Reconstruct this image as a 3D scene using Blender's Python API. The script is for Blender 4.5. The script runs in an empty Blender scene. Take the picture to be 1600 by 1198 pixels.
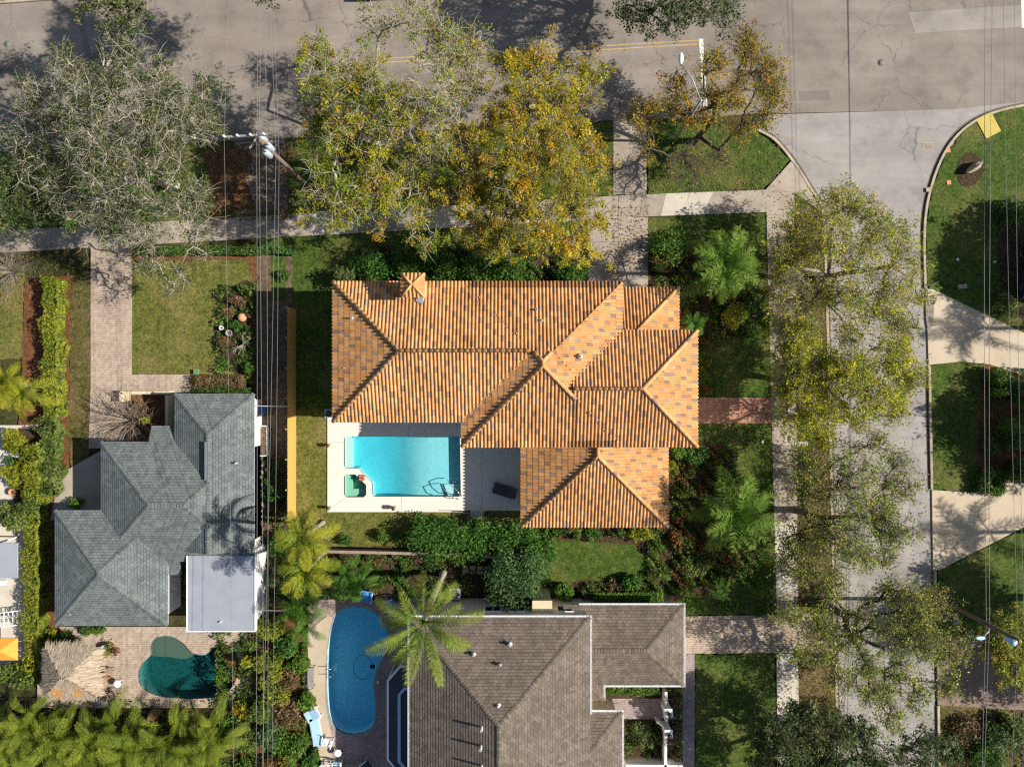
import bpy, bmesh, math, random
import numpy as np
from mathutils import Vector, Matrix
from mathutils.geometry import tessellate_polygon

# ------------------------------------------------------------------ camera, world, sun, exposure
scene = bpy.context.scene
COL = scene.collection
rng = np.random.default_rng(7)
random.seed(7)
CAM_H = 50.0
SCL = 21.5                      # metres -> photograph pixels at ground level
cam_d = bpy.data.cameras.new('camera'); cam = bpy.data.objects.new('camera', cam_d); COL.objects.link(cam)
cam.location = (0, 0, CAM_H); cam.rotation_euler = (0, 0, 0)
cam_d.sensor_width = 36.0; cam_d.lens = 36.0 * CAM_H / (1600 / SCL); cam_d.clip_end = 2000
scene.camera = cam
SUN_EL = math.radians(36.5); SUN_AZ = math.radians(-1.0)      # azimuth from +X
sdir = Vector((math.cos(SUN_EL) * math.cos(SUN_AZ), math.cos(SUN_EL) * math.sin(SUN_AZ), math.sin(SUN_EL)))
world = bpy.data.worlds.new('World'); scene.world = world; world.use_nodes = True
wn = world.node_tree.nodes; wl = world.node_tree.links
bg = wn['Background']; sky = wn.new('ShaderNodeTexSky'); sky.sky_type = 'NISHITA'; sky.sun_disc = False
sky.sun_elevation = SUN_EL; sky.sun_rotation = math.radians(90) - SUN_AZ
sky.air_density = 1.0; sky.dust_density = 1.0; sky.ozone_density = 1.0
wl.new(sky.outputs[0], bg.inputs[0]); bg.inputs[1].default_value = 0.065
sun_d = bpy.data.lights.new('sun', 'SUN'); sun = bpy.data.objects.new('sun', sun_d); COL.objects.link(sun)
sun.location = (60, -5, 60); sun_d.energy = 5.0; sun_d.angle = math.radians(0.5); sun_d.color = (1.0, 0.94, 0.845)
sun.rotation_euler = (-sdir).to_track_quat('-Z', 'Y').to_euler()
vs = scene.view_settings
scene.display_settings.display_device = 'sRGB'
vs.view_transform = 'Standard'; vs.look = 'None'; vs.exposure = 0.72; vs.gamma = 1.0; vs.use_curve_mapping = False
scene.render.engine = 'CYCLES'
scene.cycles.max_bounces = 6; scene.cycles.transparent_max_bounces = 8; scene.cycles.use_denoising = False; scene.cycles.filter_width = 1.3
scene.cycles.volume_bounces = 0

# ------------------------------------------------------------------ helpers
def P(px, py, z=0.0):
    k = (CAM_H - z) / CAM_H / SCL
    return ((px - 800) * k, (599 - py) * k, z)
def P2(px, py, z=0.0):
    return P(px, py, z)[:2]
def PP(pts, z=0.0):
    return [P2(a, b, z) for a, b in pts]

def tag(o, label=None, cat=None, group=None, kind=None):
    if label: o['label'] = label
    if cat: o['category'] = cat
    if group: o['group'] = group
    if kind: o['kind'] = kind
    return o

def empty(name, loc=(0, 0, 0), rz=0.0, label=None, cat=None, group=None, kind=None, parent=None):
    o = bpy.data.objects.new(name, None); COL.objects.link(o)
    o.empty_display_size = 0.2
    o.location = loc; o.rotation_euler = (0, 0, rz)
    if parent: o.parent = parent
    return tag(o, label, cat, group, kind)

def link(name, me, parent=None, m=None):
    o = bpy.data.objects.new(name, me); COL.objects.link(o)
    if m is not None and len(me.materials) == 0: me.materials.append(m)
    if parent: o.parent = parent
    return o

def wloc(o):
    v = Vector((0, 0, 0))
    while o is not None:
        v += o.location; o = o.parent
    return v

class MB:
    """collects geometry; build() makes one mesh object"""
    def __init__(s): s.v = []; s.f = []; s.sm = []; s.c = []; s.col = (1, 1, 1); s.mi = []; s.m = 0
    def add(s, vs_, fs, smooth=False):
        b = len(s.v); s.v += [tuple(p) for p in vs_]
        for f in fs:
            s.f.append([b + i for i in f]); s.sm.append(smooth); s.c.append(s.col); s.mi.append(s.m)
        return s
    def box(s, c, size, rz=0.0, ry=0.0, rx=0.0):
        hx, hy, hz = size[0] / 2, size[1] / 2, size[2] / 2
        M = Matrix.Rotation(rz, 3, 'Z') @ Matrix.Rotation(ry, 3, 'Y') @ Matrix.Rotation(rx, 3, 'X')
        vs_ = [Vector(c) + M @ Vector((x, y, z)) for x in (-hx, hx) for y in (-hy, hy) for z in (-hz, hz)]
        return s.add(vs_, [(0, 1, 3, 2), (4, 6, 7, 5), (0, 4, 5, 1), (2, 3, 7, 6), (0, 2, 6, 4), (1, 5, 7, 3)])
    def tube(s, pts, rad, n=6, cap=True, smooth=True):
        pts = [Vector(p) for p in pts]
        if not hasattr(rad, '__len__'): rad = [rad] * len(pts)
        rings = []
        for i, p in enumerate(pts):
            d = (pts[min(i + 1, len(pts) - 1)] - pts[max(i - 1, 0)])
            if d.length < 1e-9: d = Vector((0, 0, 1))
            d.normalize()
            a = d.orthogonal().normalized() if i == 0 else (pa - d * pa.dot(d)).normalized()
            pa = a; b = d.cross(a)
            rings.append([p + (a * math.cos(2 * math.pi * k / n) + b * math.sin(2 * math.pi * k / n)) * rad[i] for k in range(n)])
        vs_ = [q for r in rings for q in r]; fs = []
        for i in range(len(pts) - 1):
            for k in range(n):
                k2 = (k + 1) % n
                fs.append((i * n + k, i * n + k2, (i + 1) * n + k2, (i + 1) * n + k))
        if cap:
            fs.append(tuple(range(n - 1, -1, -1))); fs.append(tuple((len(pts) - 1) * n + k for k in range(n)))
        return s.add(vs_, fs, smooth)
    def lathe(s, c, prof, n=14, smooth=True):
        vs_ = []; fs = []
        for r, z in prof:
            for k in range(n):
                a = 2 * math.pi * k / n
                vs_.append((c[0] + r * math.cos(a), c[1] + r * math.sin(a), c[2] + z))
        for i in range(len(prof) - 1):
            for k in range(n):
                k2 = (k + 1) % n
                fs.append((i * n + k, i * n + k2, (i + 1) * n + k2, (i + 1) * n + k))
        fs.append(tuple(range(n - 1, -1, -1))); fs.append(tuple((len(prof) - 1) * n + k for k in range(n)))
        return s.add(vs_, fs, smooth)
    def prism(s, pts, z0, z1, holes=(), bottom=False, sides=True):
        """vertical-sided slab from plan polygon with optional holes"""
        loops = [[Vector((p[0], p[1], 0)) for p in pts]] + [[Vector((p[0], p[1], 0)) for p in h] for h in holes]
        flat = [p for l in loops for p in l]
        tris = tessellate_polygon(loops)
        vs_ = [(p.x, p.y, z1) for p in flat]; fs = []
        for t in tris:
            a, b, c = (flat[i] for i in t)
            if (b - a).cross(c - a).z < 0: t = (t[0], t[2], t[1])
            fs.append(tuple(t))
        s.add(vs_, fs)
        if bottom: s.add([(p.x, p.y, z0) for p in flat], [tuple(reversed(f)) for f in fs])
        if sides:
            for li, l in enumerate(loops):
                area = sum(l[i].x * l[(i + 1) % len(l)].y - l[(i + 1) % len(l)].x * l[i].y for i in range(len(l)))
                ll = l if (area > 0) == (li == 0) else list(reversed(l))
                n = len(ll)
                vs2 = [(p.x, p.y, z0) for p in ll] + [(p.x, p.y, z1) for p in ll]
                s.add(vs2, [(i, (i + 1) % n, n + (i + 1) % n, n + i) for i in range(n)])
        return s
    def mesh(s, name, mats, off=(0, 0, 0), colour=False):
        me = bpy.data.meshes.new(name)
        ox, oy, oz = off
        me.from_pydata([(x - ox, y - oy, z - oz) for x, y, z in s.v], [], s.f)
        me.polygons.foreach_set('use_smooth', s.sm)
        if not isinstance(mats, (list, tuple)): mats = [mats]
        for m in mats: me.materials.append(m)
        if len(mats) > 1: me.polygons.foreach_set('material_index', s.mi)
        if colour:
            at = me.attributes.new('Col', 'FLOAT_COLOR', 'FACE')
            at.data.foreach_set('color', np.array([(c[0], c[1], c[2], 1) for c in s.c], dtype=np.float32).ravel())
        me.update()
        return me
    def build(s, name, mats, parent=None, colour=False):
        off = wloc(parent) if parent else Vector((0, 0, 0))
        return link(name, s.mesh(name, mats, off, colour), parent)

def np_mesh(name, verts, faces, mats, cols=None, nv=4, smooth=False):
    me = bpy.data.meshes.new(name)
    verts = np.asarray(verts, dtype=np.float32); faces = np.asarray(faces, dtype=np.int32)
    me.vertices.add(len(verts)); me.vertices.foreach_set('co', verts.ravel())
    me.loops.add(faces.size); me.loops.foreach_set('vertex_index', faces.ravel())
    me.polygons.add(len(faces)); me.polygons.foreach_set('loop_start', np.arange(0, faces.size, nv, dtype=np.int32))
    me.polygons.foreach_set('loop_total', np.full(len(faces), nv, dtype=np.int32))
    if smooth: me.polygons.foreach_set('use_smooth', np.ones(len(faces), dtype=bool))
    for m in (mats if isinstance(mats, (list, tuple)) else [mats]): me.materials.append(m)
    me.update(calc_edges=True)
    if cols is not None:
        at = me.attributes.new('Col', 'FLOAT_COLOR', 'FACE')
        at.data.foreach_set('color', np.concatenate([cols, np.ones((len(cols), 1))], 1).astype(np.float32).ravel())
    return me

def smooth_loop(pts, n=6, closed=True):
    out = []; m = len(pts)
    for i in range(m if closed else m - 1):
        if closed: p0, p1, p2, p3 = pts[i - 1], pts[i], pts[(i + 1) % m], pts[(i + 2) % m]
        else: p0, p1, p2, p3 = pts[max(i - 1, 0)], pts[i], pts[i + 1], pts[min(i + 2, m - 1)]
        for k in range(n):
            t = k / n
            out.append(tuple(0.5 * (2 * p1[d] + (p2[d] - p0[d]) * t + (2 * p0[d] - 5 * p1[d] + 4 * p2[d] - p3[d]) * t * t
                       + (3 * p1[d] - p0[d] - 3 * p2[d] + p3[d]) * t ** 3) for d in range(2)))
    if not closed: out.append(pts[-1])
    return out

def jag(pts, step=0.35, amp=0.05):
    out = []
    for i in range(len(pts)):
        a = Vector(pts[i]); b = Vector(pts[(i + 1) % len(pts)]); L = (b - a).length
        n = max(1, min(140, int(L / step))); d = (b - a).normalized() if L > 0 else Vector((1, 0)); nn = Vector((-d.y, d.x))
        for k in range(n):
            q = a + (b - a) * (k / n)
            if k: q = q + nn * random.gauss(0, amp)
            out.append((q.x, q.y))
    return out

def offset_line(pts, w):
    L = []; R = []
    for i, p in enumerate(pts):
        p = Vector(p)
        d = (Vector(pts[min(i + 1, len(pts) - 1)]) - Vector(pts[max(i - 1, 0)])).normalized()
        n = Vector((-d.y, d.x)) * w / 2
        L.append(tuple(p + n)); R.append(tuple(p - n))
    return L + R[::-1]

def copy_tree(o, parent=None):
    c = o.copy(); COL.objects.link(c)
    if parent is not None: c.parent = parent
    for ch in list(o.children): copy_tree(ch, c)
    return c

# ------------------------------------------------------------------ materials
def nodes_of(name):
    m = bpy.data.materials.new(name); m.use_nodes = True
    nt = m.node_tree; b = nt.nodes['Principled BSDF']
    return m, nt, nt.nodes, nt.links, b

def N(nt, t, **kw):
    n = nt.nodes.new(t)
    for k, v in kw.items():
        if k in n.inputs: n.inputs[k].default_value = v
        else: setattr(n, k, v)
    return n

def ramp(nt, fac, stops):
    r = nt.nodes.new('ShaderNodeValToRGB'); e = r.color_ramp.elements
    e[0].position, e[0].color = stops[0][0], (*stops[0][1], 1)
    e[1].position, e[1].color = stops[-1][0], (*stops[-1][1], 1)
    for p, c in stops[1:-1]:
        x = e.new(p); x.color = (*c, 1)
    nt.links.new(fac, r.inputs[0]); return r.outputs[0]

def mix(nt, fac, a, b, mode='MIX'):
    n = nt.nodes.new('ShaderNodeMix'); n.data_type = 'RGBA'; n.blend_type = mode
    for s, v in ((n.inputs[0], fac), (n.inputs[6], a), (n.inputs[7], b)):
        if isinstance(v, (int, float)): s.default_value = v
        elif isinstance(v, tuple): s.default_value = (*v[:3], 1)
        else: nt.links.new(v, s)
    return n.outputs[2]

def coords(nt, kind='Object'):
    return nt.nodes.new('ShaderNodeTexCoord').outputs[kind]

def noise(nt, co, scale, detail=4, rough=0.6, w=0):
    n = N(nt, 'ShaderNodeTexNoise', Scale=scale, Detail=detail, Roughness=rough)
    nt.links.new(co, n.inputs['Vector']); return n.outputs[0]

def bump(nt, b, h, dist, strength=1.0):
    n = N(nt, 'ShaderNodeBump', Strength=strength, Distance=dist)
    nt.links.new(h, n.inputs['Height']); nt.links.new(n.outputs[0], b.inputs['Normal'])

def plain(name, c, rough=0.7, metal=0.0, var=0.12, scale=3.0, bmp=0.0, spec=0.4):
    m, nt, nd, lk, b = nodes_of(name)
    co = coords(nt)
    f = noise(nt, co, scale)
    col = ramp(nt, f, [(0.25, tuple(x * (1 - var) for x in c)), (0.75, tuple(min(1, x * (1 + var)) for x in c))])
    lk.new(col, b.inputs['Base Color']); b.inputs['Roughness'].default_value = rough; b.inputs['Metallic'].default_value = metal
    b.inputs['Specular IOR Level'].default_value = spec
    if bmp: bump(nt, b, noise(nt, co, scale * 8), bmp)
    return m

def grass_mat(name, cols, dry=None, dryamt=0.5):
    m, nt, nd, lk, b = nodes_of(name)
    co = coords(nt)
    big = noise(nt, co, 0.35, 5, 0.6); mid = noise(nt, co, 2.2, 6, 0.75); fine = noise(nt, co, 7, 6, 0.85)
    c1 = ramp(nt, mid, [(0.3, cols[0]), (0.5, cols[1]), (0.72, cols[2])])
    if dry:
        f = ramp(nt, big, [(0.48, (0, 0, 0)), (0.70, (dryamt,) * 3)])
        c1 = mix(nt, f, c1, dry)
    f2 = ramp(nt, fine, [(0.35, (0.3,) * 3), (0.65, (1.55,) * 3)])
    c2 = mix(nt, 1.0, c1, f2, 'MULTIPLY')
    lk.new(c2, b.inputs['Base Color']); b.inputs['Roughness'].default_value = 0.9; b.inputs['Specular IOR Level'].default_value = 0.15
    bump(nt, b, noise(nt, co, 8, 6, 0.85), 0.14)
    return m

def asphalt_mat(name, c0, c1, crack=0.5, crack_scale=0.28):
    m, nt, nd, lk, b = nodes_of(name)
    co = coords(nt)
    mp = N(nt, 'ShaderNodeMapping'); mp.inputs['Scale'].default_value = (0.25, 1.4, 1); lk.new(co, mp.inputs[0])
    big = noise(nt, co, 0.14, 5, 0.6); streak = noise(nt, mp.outputs[0], 0.5, 5, 0.6); fine = noise(nt, co, 22, 3, 0.7)
    base = ramp(nt, big, [(0.3, c0), (0.7, c1)])
    base = mix(nt, 0.8, base, ramp(nt, streak, [(0.3, (0.82,) * 3), (0.7, (1.12,) * 3)]), 'MULTIPLY')
    base = mix(nt, 1.0, base, ramp(nt, fine, [(0.3, (0.86,) * 3), (0.7, (1.12,) * 3)]), 'MULTIPLY')
    base = mix(nt, 1.0, base, ramp(nt, noise(nt, co, 0.42, 7, 0.75), [(0.36, (0.8,) * 3), (0.5, (1.0,) * 3), (0.7, (1.1,) * 3)]), 'MULTIPLY')
    if crack:
        ds = N(nt, 'ShaderNodeTexNoise', Scale=0.7, Detail=6, Roughness=0.7); lk.new(co, ds.inputs['Vector'])
        va = N(nt, 'ShaderNodeVectorMath', operation='MULTIPLY_ADD'); va.inputs[1].default_value = (1.9, 1.9, 0)
        lk.new(ds.outputs['Color'], va.inputs[0]); lk.new(co, va.inputs[2])
        vo = N(nt, 'ShaderNodeTexVoronoi', Scale=crack_scale); vo.feature = 'DISTANCE_TO_EDGE'; lk.new(va.outputs[0], vo.inputs['Vector'])
        cr = ramp(nt, vo.outputs['Distance'], [(0.0, (1,) * 3), (0.009, (0,) * 3)])
        mask = ramp(nt, noise(nt, co, 0.11, 3), [(0.42, (0,) * 3), (0.50, (crack,) * 3)])
        f = mix(nt, 1.0, cr, mask, 'MULTIPLY')
        base = mix(nt, f, base, (0.06, 0.055, 0.05))
    lk.new(base, b.inputs['Base Color']); b.inputs['Roughness'].default_value = 0.92; b.inputs['Specular IOR Level'].default_value = 0.2
    bump(nt, b, fine, 0.01)
    return m

def concrete_mat(name, c, stain=(0.6, 0.55, 0.5), per_obj=0.12, scale=0.9):
    m, nt, nd, lk, b = nodes_of(name)
    co = coords(nt); oi = nt.nodes.new('ShaderNodeObjectInfo')
    col = mix(nt, ramp(nt, noise(nt, co, scale, 6, 0.65), [(0.4, (0,) * 3), (0.75, (0.75,) * 3)]), c, tuple(x * s for x, s in zip(c, stain)))
    col = mix(nt, 1.0, col, ramp(nt, noise(nt, co, 16, 3, 0.7), [(0.3, (0.9,) * 3), (0.7, (1.08,) * 3)]), 'MULTIPLY')
    col = mix(nt, 1.0, col, ramp(nt, oi.outputs['Random'], [(0, (1 - per_obj,) * 3), (1, (1 + per_obj,) * 3)]), 'MULTIPLY')
    lk.new(col, b.inputs['Base Color']); b.inputs['Roughness'].default_value = 0.85; b.inputs['Specular IOR Level'].default_value = 0.25
    bump(nt, b, noise(nt, co, 30, 3), 0.006)
    return m

def paver_mat(name, cs, mortar, w=0.22, h=0.11, rot=0.0, bmp=0.012):
    m, nt, nd, lk, b = nodes_of(name)
    co = coords(nt)
    mp = N(nt, 'ShaderNodeMapping'); mp.inputs['Rotation'].default_value = (0, 0, rot); lk.new(co, mp.inputs[0])
    br = N(nt, 'ShaderNodeTexBrick', Scale=1.0); lk.new(mp.outputs[0], br.inputs['Vector'])
    br.inputs['Color1'].default_value = (*cs[0], 1); br.inputs['Color2'].default_value = (*cs[1], 1); br.inputs['Mortar'].default_value = (*mortar, 1)
    br.inputs['Brick Width'].default_value = w; br.inputs['Row Height'].default_value = h; br.inputs['Mortar Size'].default_value = 0.012
    br.inputs['Bias'].default_value = -0.1
    vo = N(nt, 'ShaderNodeTexVoronoi', Scale=5.0); lk.new(co, vo.inputs['Vector'])
    col = mix(nt, 0.55, br.outputs['Color'], ramp(nt, noise(nt, co, 2.7, 6, 0.8), [(0.3, cs[2]), (0.7, cs[1])]))
    col = mix(nt, 0.5, col, ramp(nt, vo.outputs['Color'], [(0.2, (0.7,) * 3), (0.8, (1.25,) * 3)]), 'MULTIPLY')
    col = mix(nt, 1.0, col, ramp(nt, noise(nt, co, 0.6, 4), [(0.3, (0.88,) * 3), (0.7, (1.1,) * 3)]), 'MULTIPLY')
    lk.new(col, b.inputs['Base Color']); b.inputs['Roughness'].default_value = 0.88; b.inputs['Specular IOR Level'].default_value = 0.2
    bump(nt, b, br.outputs['Fac'], -bmp)
    return m

def soil_mat(name, cs, scale=5):
    m, nt, nd, lk, b = nodes_of(name)
    co = coords(nt)
    vo = N(nt, 'ShaderNodeTexVoronoi', Scale=scale * 1.6); lk.new(co, vo.inputs['Vector'])
    col = ramp(nt, noise(nt, co, scale, 6, 0.8), [(0.3, cs[0]), (0.5, cs[1]), (0.7, cs[2])])
    col = mix(nt, 0.5, col, ramp(nt, vo.outputs['Color'], [(0.1, cs[0]), (0.9, cs[2])]))
    lk.new(col, b.inputs['Base Color']); b.inputs['Roughness'].default_value = 0.95; b.inputs['Specular IOR Level'].default_value = 0.1
    bump(nt, b, noise(nt, co, scale * 2, 5, 0.8), 0.08)
    return m

def leaf_mat(name, trans=0.42, rough=0.55):
    m, nt, nd, lk, b = nodes_of(name)
    at = N(nt, 'ShaderNodeAttribute', attribute_name='Col')
    lk.new(at.outputs['Color'], b.inputs['Base Color']); b.inputs['Roughness'].default_value = rough; b.inputs['Specular IOR Level'].default_value = 0.3
    tr = N(nt, 'ShaderNodeBsdfTranslucent'); lk.new(at.outputs['Color'], tr.inputs[0])
    mx = N(nt, 'ShaderNodeMixShader'); mx.inputs[0].default_value = trans
    lk.new(b.outputs[0], mx.inputs[1]); lk.new(tr.outputs[0], mx.inputs[2])
    lk.new(mx.outputs[0], nd['Material Output'].inputs[0])
    return m

def frond_mat(name, c0, c1, tip, trans=0.3):
    m, nt, nd, lk, b = nodes_of(name)
    oi = nt.nodes.new('ShaderNodeObjectInfo'); co = coords(nt)
    col = ramp(nt, oi.outputs['Random'], [(0, c0), (1, c1)])
    sp = N(nt, 'ShaderNodeSeparateXYZ'); lk.new(co, sp.inputs[0])
    mr = N(nt, 'ShaderNodeMapRange'); mr.inputs[1].default_value = 0.6; mr.inputs[2].default_value = 3.2; lk.new(sp.outputs[0], mr.inputs[0])
    col = mix(nt, mr.outputs[0], col, tip)
    col = mix(nt, 1.0, col, ramp(nt, noise(nt, co, 6, 3), [(0.3, (0.7,) * 3), (0.7, (1.3,) * 3)]), 'MULTIPLY')
    lk.new(col, b.inputs['Base Color']); b.inputs['Roughness'].default_value = 0.6; b.inputs['Specular IOR Level'].default_value = 0.15
    tr = N(nt, 'ShaderNodeBsdfTranslucent'); lk.new(col, tr.inputs[0])
    mx = N(nt, 'ShaderNodeMixShader'); mx.inputs[0].default_value = trans
    lk.new(b.outputs[0], mx.inputs[1]); lk.new(tr.outputs[0], mx.inputs[2]); lk.new(mx.outputs[0], nd['Material Output'].inputs[0])
    return m

def tile_mat(name):
    m, nt, nd, lk, b = nodes_of(name)
    at = N(nt, 'ShaderNodeAttribute', attribute_name='Col'); co = coords(nt)
    col = mix(nt, 1.0, at.outputs['Color'], ramp(nt, noise(nt, co, 7, 4, 0.7), [(0.3, (0.82,) * 3), (0.7, (1.15,) * 3)]), 'MULTIPLY')
    col = mix(nt, 1.0, col, ramp(nt, noise(nt, co, 0.55, 6, 0.7), [(0.32, (0.76, 0.73, 0.70)), (0.5, (1.0,) * 3), (0.7, (1.12, 1.13, 1.18))]), 'MULTIPLY')
    lk.new(col, b.inputs['Base Color']); b.inputs['Roughness'].default_value = 0.8; b.inputs['Specular IOR Level'].default_value = 0.2
    return m

def shingle_mat(name, cs, gap, w=0.30, h=0.19):
    m, nt, nd, lk, b = nodes_of(name)
    uv = N(nt, 'ShaderNodeUVMap', uv_map='UVMap')
    ds = N(nt, 'ShaderNodeTexNoise', Scale=1.6, Detail=3); lk.new(uv.outputs[0], ds.inputs['Vector'])
    va = N(nt, 'ShaderNodeVectorMath', operation='MULTIPLY_ADD'); va.inputs[1].default_value = (0.10, 0.08, 0)
    lk.new(ds.outputs['Color'], va.inputs[0]); lk.new(uv.outputs[0], va.inputs[2])
    br = N(nt, 'ShaderNodeTexBrick', Scale=1.0); lk.new(va.outputs[0], br.inputs['Vector'])
    br.inputs['Color1'].default_value = (*cs[0], 1); br.inputs['Color2'].default_value = (*cs[1], 1); br.inputs['Mortar'].default_value = (*gap, 1)
    br.inputs['Brick Width'].default_value = w; br.inputs['Row Height'].default_value = h; br.inputs['Mortar Size'].default_value = 0.02
    br.inputs['Mortar Smooth'].default_value = 0.4
    vo = N(nt, 'ShaderNodeTexVoronoi', Scale=3.2); lk.new(uv.outputs[0], vo.inputs['Vector'])
    col = mix(nt, 0.6, br.outputs['Color'], ramp(nt, vo.outputs['Color'], [(0.1, (0.62,) * 3), (0.9, (1.3,) * 3)]), 'MULTIPLY')
    col = mix(nt, 0.8, col, ramp(nt, noise(nt, uv.outputs[0], 0.5, 5), [(0.3, (0.8,) * 3), (0.7, (1.15,) * 3)]), 'MULTIPLY')
    lk.new(col, b.inputs['Base Color']); b.inputs['Roughness'].default_value = 0.95; b.inputs['Specular IOR Level'].default_value = 0.1
    bump(nt, b, noise(nt, uv.outputs[0], 25, 3), 0.01)
    return m

def water_mat(name, tint, absorb, density):
    m, nt, nd, lk, b = nodes_of(name); nd.remove(b); out = nd['Material Output']
    tr = N(nt, 'ShaderNodeBsdfTransparent'); tr.inputs[0].default_value = (*tint, 1)
    gl = N(nt, 'ShaderNodeBsdfGlossy', Roughness=0.04)
    lw = N(nt, 'ShaderNodeLayerWeight'); fr = N(nt, 'ShaderNodeMath', operation='POWER'); fr.inputs[1].default_value = 5.0
    lk.new(lw.outputs['Facing'], fr.inputs[0]); fa = N(nt, 'ShaderNodeMath', operation='MULTIPLY_ADD'); fa.inputs[1].default_value = 0.6; fa.inputs[2].default_value = 0.02
    lk.new(fr.outputs[0], fa.inputs[0])
    co = coords(nt); bp = N(nt, 'ShaderNodeBump', Strength=0.7, Distance=0.05); lk.new(noise(nt, co, 5.5, 3), bp.inputs['Height'])
    lk.new(bp.outputs[0], gl.inputs['Normal'])
    mx = N(nt, 'ShaderNodeMixShader'); lk.new(fa.outputs[0], mx.inputs[0]); lk.new(tr.outputs[0], mx.inputs[1]); lk.new(gl.outputs[0], mx.inputs[2])
    lk.new(mx.outputs[0], out.inputs['Surface'])
    va = N(nt, 'ShaderNodeVolumeAbsorption', Density=density); va.inputs[0].default_value = (*absorb, 1)
    lk.new(va.outputs[0], out.inputs['Volume'])
    return m

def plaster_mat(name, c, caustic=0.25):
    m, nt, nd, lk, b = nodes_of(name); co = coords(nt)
    col = mix(nt, 1.0, c, ramp(nt, noise(nt, co, 5, 5, 0.75), [(0.3, (1 - caustic,) * 3), (0.7, (1 + caustic * 0.6,) * 3)]), 'MULTIPLY')  # caustic-like light speckle painted into the plaster colour
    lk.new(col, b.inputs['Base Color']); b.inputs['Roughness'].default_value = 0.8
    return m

def thatch_mat(name):
    m, nt, nd, lk, b = nodes_of(name)
    at = N(nt, 'ShaderNodeAttribute', attribute_name='Col'); lk.new(at.outputs['Color'], b.inputs['Base Color'])
    b.inputs['Roughness'].default_value = 0.95; b.inputs['Specular IOR Level'].default_value = 0.1
    return m

M = {}
M['lawn'] = grass_mat('lawn', [(0.027, 0.054, 0.009), (0.064, 0.108, 0.016), (0.135, 0.172, 0.032)], (0.21, 0.18, 0.06), 0.6)
M['lawn_dry'] = grass_mat('lawn_dry', [(0.07, 0.085, 0.016), (0.135, 0.145, 0.03), (0.23, 0.215, 0.06)], (0.28, 0.215, 0.08), 0.75)
M['lawn_brown'] = grass_mat('lawn_brown', [(0.05, 0.055, 0.014), (0.11, 0.10, 0.028), (0.20, 0.16, 0.06)], (0.23, 0.155, 0.08), 0.8)
M['ground'] = grass_mat('ground', [(0.02, 0.03, 0.008), (0.05, 0.06, 0.018), (0.1, 0.09, 0.03)], (0.13, 0.085, 0.04), 0.8)
M['asphalt'] = asphalt_mat('asphalt', (0.185, 0.158, 0.136), (0.265, 0.23, 0.198), 0.7, 0.22)
M['street'] = asphalt_mat('street', (0.255, 0.235, 0.22), (0.33, 0.305, 0.285), 0.6, 0.2)
M['concrete'] = concrete_mat('concrete', (0.34, 0.29, 0.235))
M['concrete_new'] = concrete_mat('concrete_new', (0.52, 0.47, 0.39), (0.75, 0.73, 0.7), 0.05)
M['concrete_drive'] = concrete_mat('concrete_drive', (0.47, 0.39, 0.29), (0.75, 0.7, 0.6), 0.04, 0.5)
M['joint'] = plain('joint', (0.3, 0.28, 0.25), 0.9)
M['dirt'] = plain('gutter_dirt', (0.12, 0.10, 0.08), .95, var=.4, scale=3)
M['patch'] = asphalt_mat('patch', (0.15, 0.13, 0.115), (0.20, 0.175, 0.155), 0)
M['patch_pale'] = asphalt_mat('patch_pale', (0.25, 0.225, 0.20), (0.31, 0.28, 0.25), 0)
M['patch_street'] = asphalt_mat('patch_street', (0.225, 0.205, 0.19), (0.28, 0.258, 0.24), 0)
M['kerb'] = concrete_mat('kerb', (0.42, 0.36, 0.26), (0.4, 0.38, 0.35), 0.05, 1.2)
M['deck'] = concrete_mat('deck', (0.63, 0.585, 0.52), (0.93, 0.92, 0.9), 0.03, 0.6)
M['paver_tan'] = paver_mat('paver_tan', [(0.46, 0.37, 0.29), (0.40, 0.31, 0.24), (0.34, 0.27, 0.21)], (0.22, 0.17, 0.12), 0.24, 0.16)
M['paver_red'] = paver_mat('paver_red', [(0.50, 0.25, 0.17), (0.36, 0.15, 0.09), (0.5, 0.33, 0.24)], (0.14, 0.08, 0.05), 0.24, 0.12, 0.0)
M['paver_grey'] = paver_mat('paver_grey', [(0.30, 0.24, 0.23), (0.38, 0.30, 0.27), (0.22, 0.19, 0.2)], (0.12, 0.1, 0.09), 0.22, 0.15)
M['paver_pool'] = paver_mat('paver_pool', [(0.35, 0.25, 0.22), (0.26, 0.2, 0.2), (0.42, 0.3, 0.26)], (0.15, 0.11, 0.1), 0.3, 0.2, 0.78)
M['drive_brown'] = concrete_mat('drive_brown', (0.215, 0.155, 0.12), (0.7, 0.68, 0.65), 0.05, 0.8)
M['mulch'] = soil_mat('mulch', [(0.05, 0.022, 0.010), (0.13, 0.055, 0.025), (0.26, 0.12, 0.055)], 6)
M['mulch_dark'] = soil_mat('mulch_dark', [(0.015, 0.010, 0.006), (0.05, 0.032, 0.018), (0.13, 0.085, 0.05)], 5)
M['soil'] = soil_mat('soil', [(0.05, 0.035, 0.02), (0.12, 0.085, 0.05), (0.22, 0.16, 0.10)], 3)
M['leaf'] = leaf_mat('leaf'); M['tile'] = tile_mat('tile'); M['thatch'] = thatch_mat('thatch')
M['bark'] = plain('bark', (0.27, 0.23, 0.18), 0.9, var=0.35, scale=6, bmp=0.03)
M['bark_pale'] = plain('bark_pale', (0.40, 0.36, 0.28), 0.9, var=0.3, scale=6, bmp=0.02)
M['bark_dark'] = plain('bark_dark', (0.10, 0.085, 0.06), 0.9, var=0.35, scale=6, bmp=0.03)
M['palm_bark'] = plain('palm_bark', (0.30, 0.27, 0.23), 0.9, var=0.3, scale=5, bmp=0.02)
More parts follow.
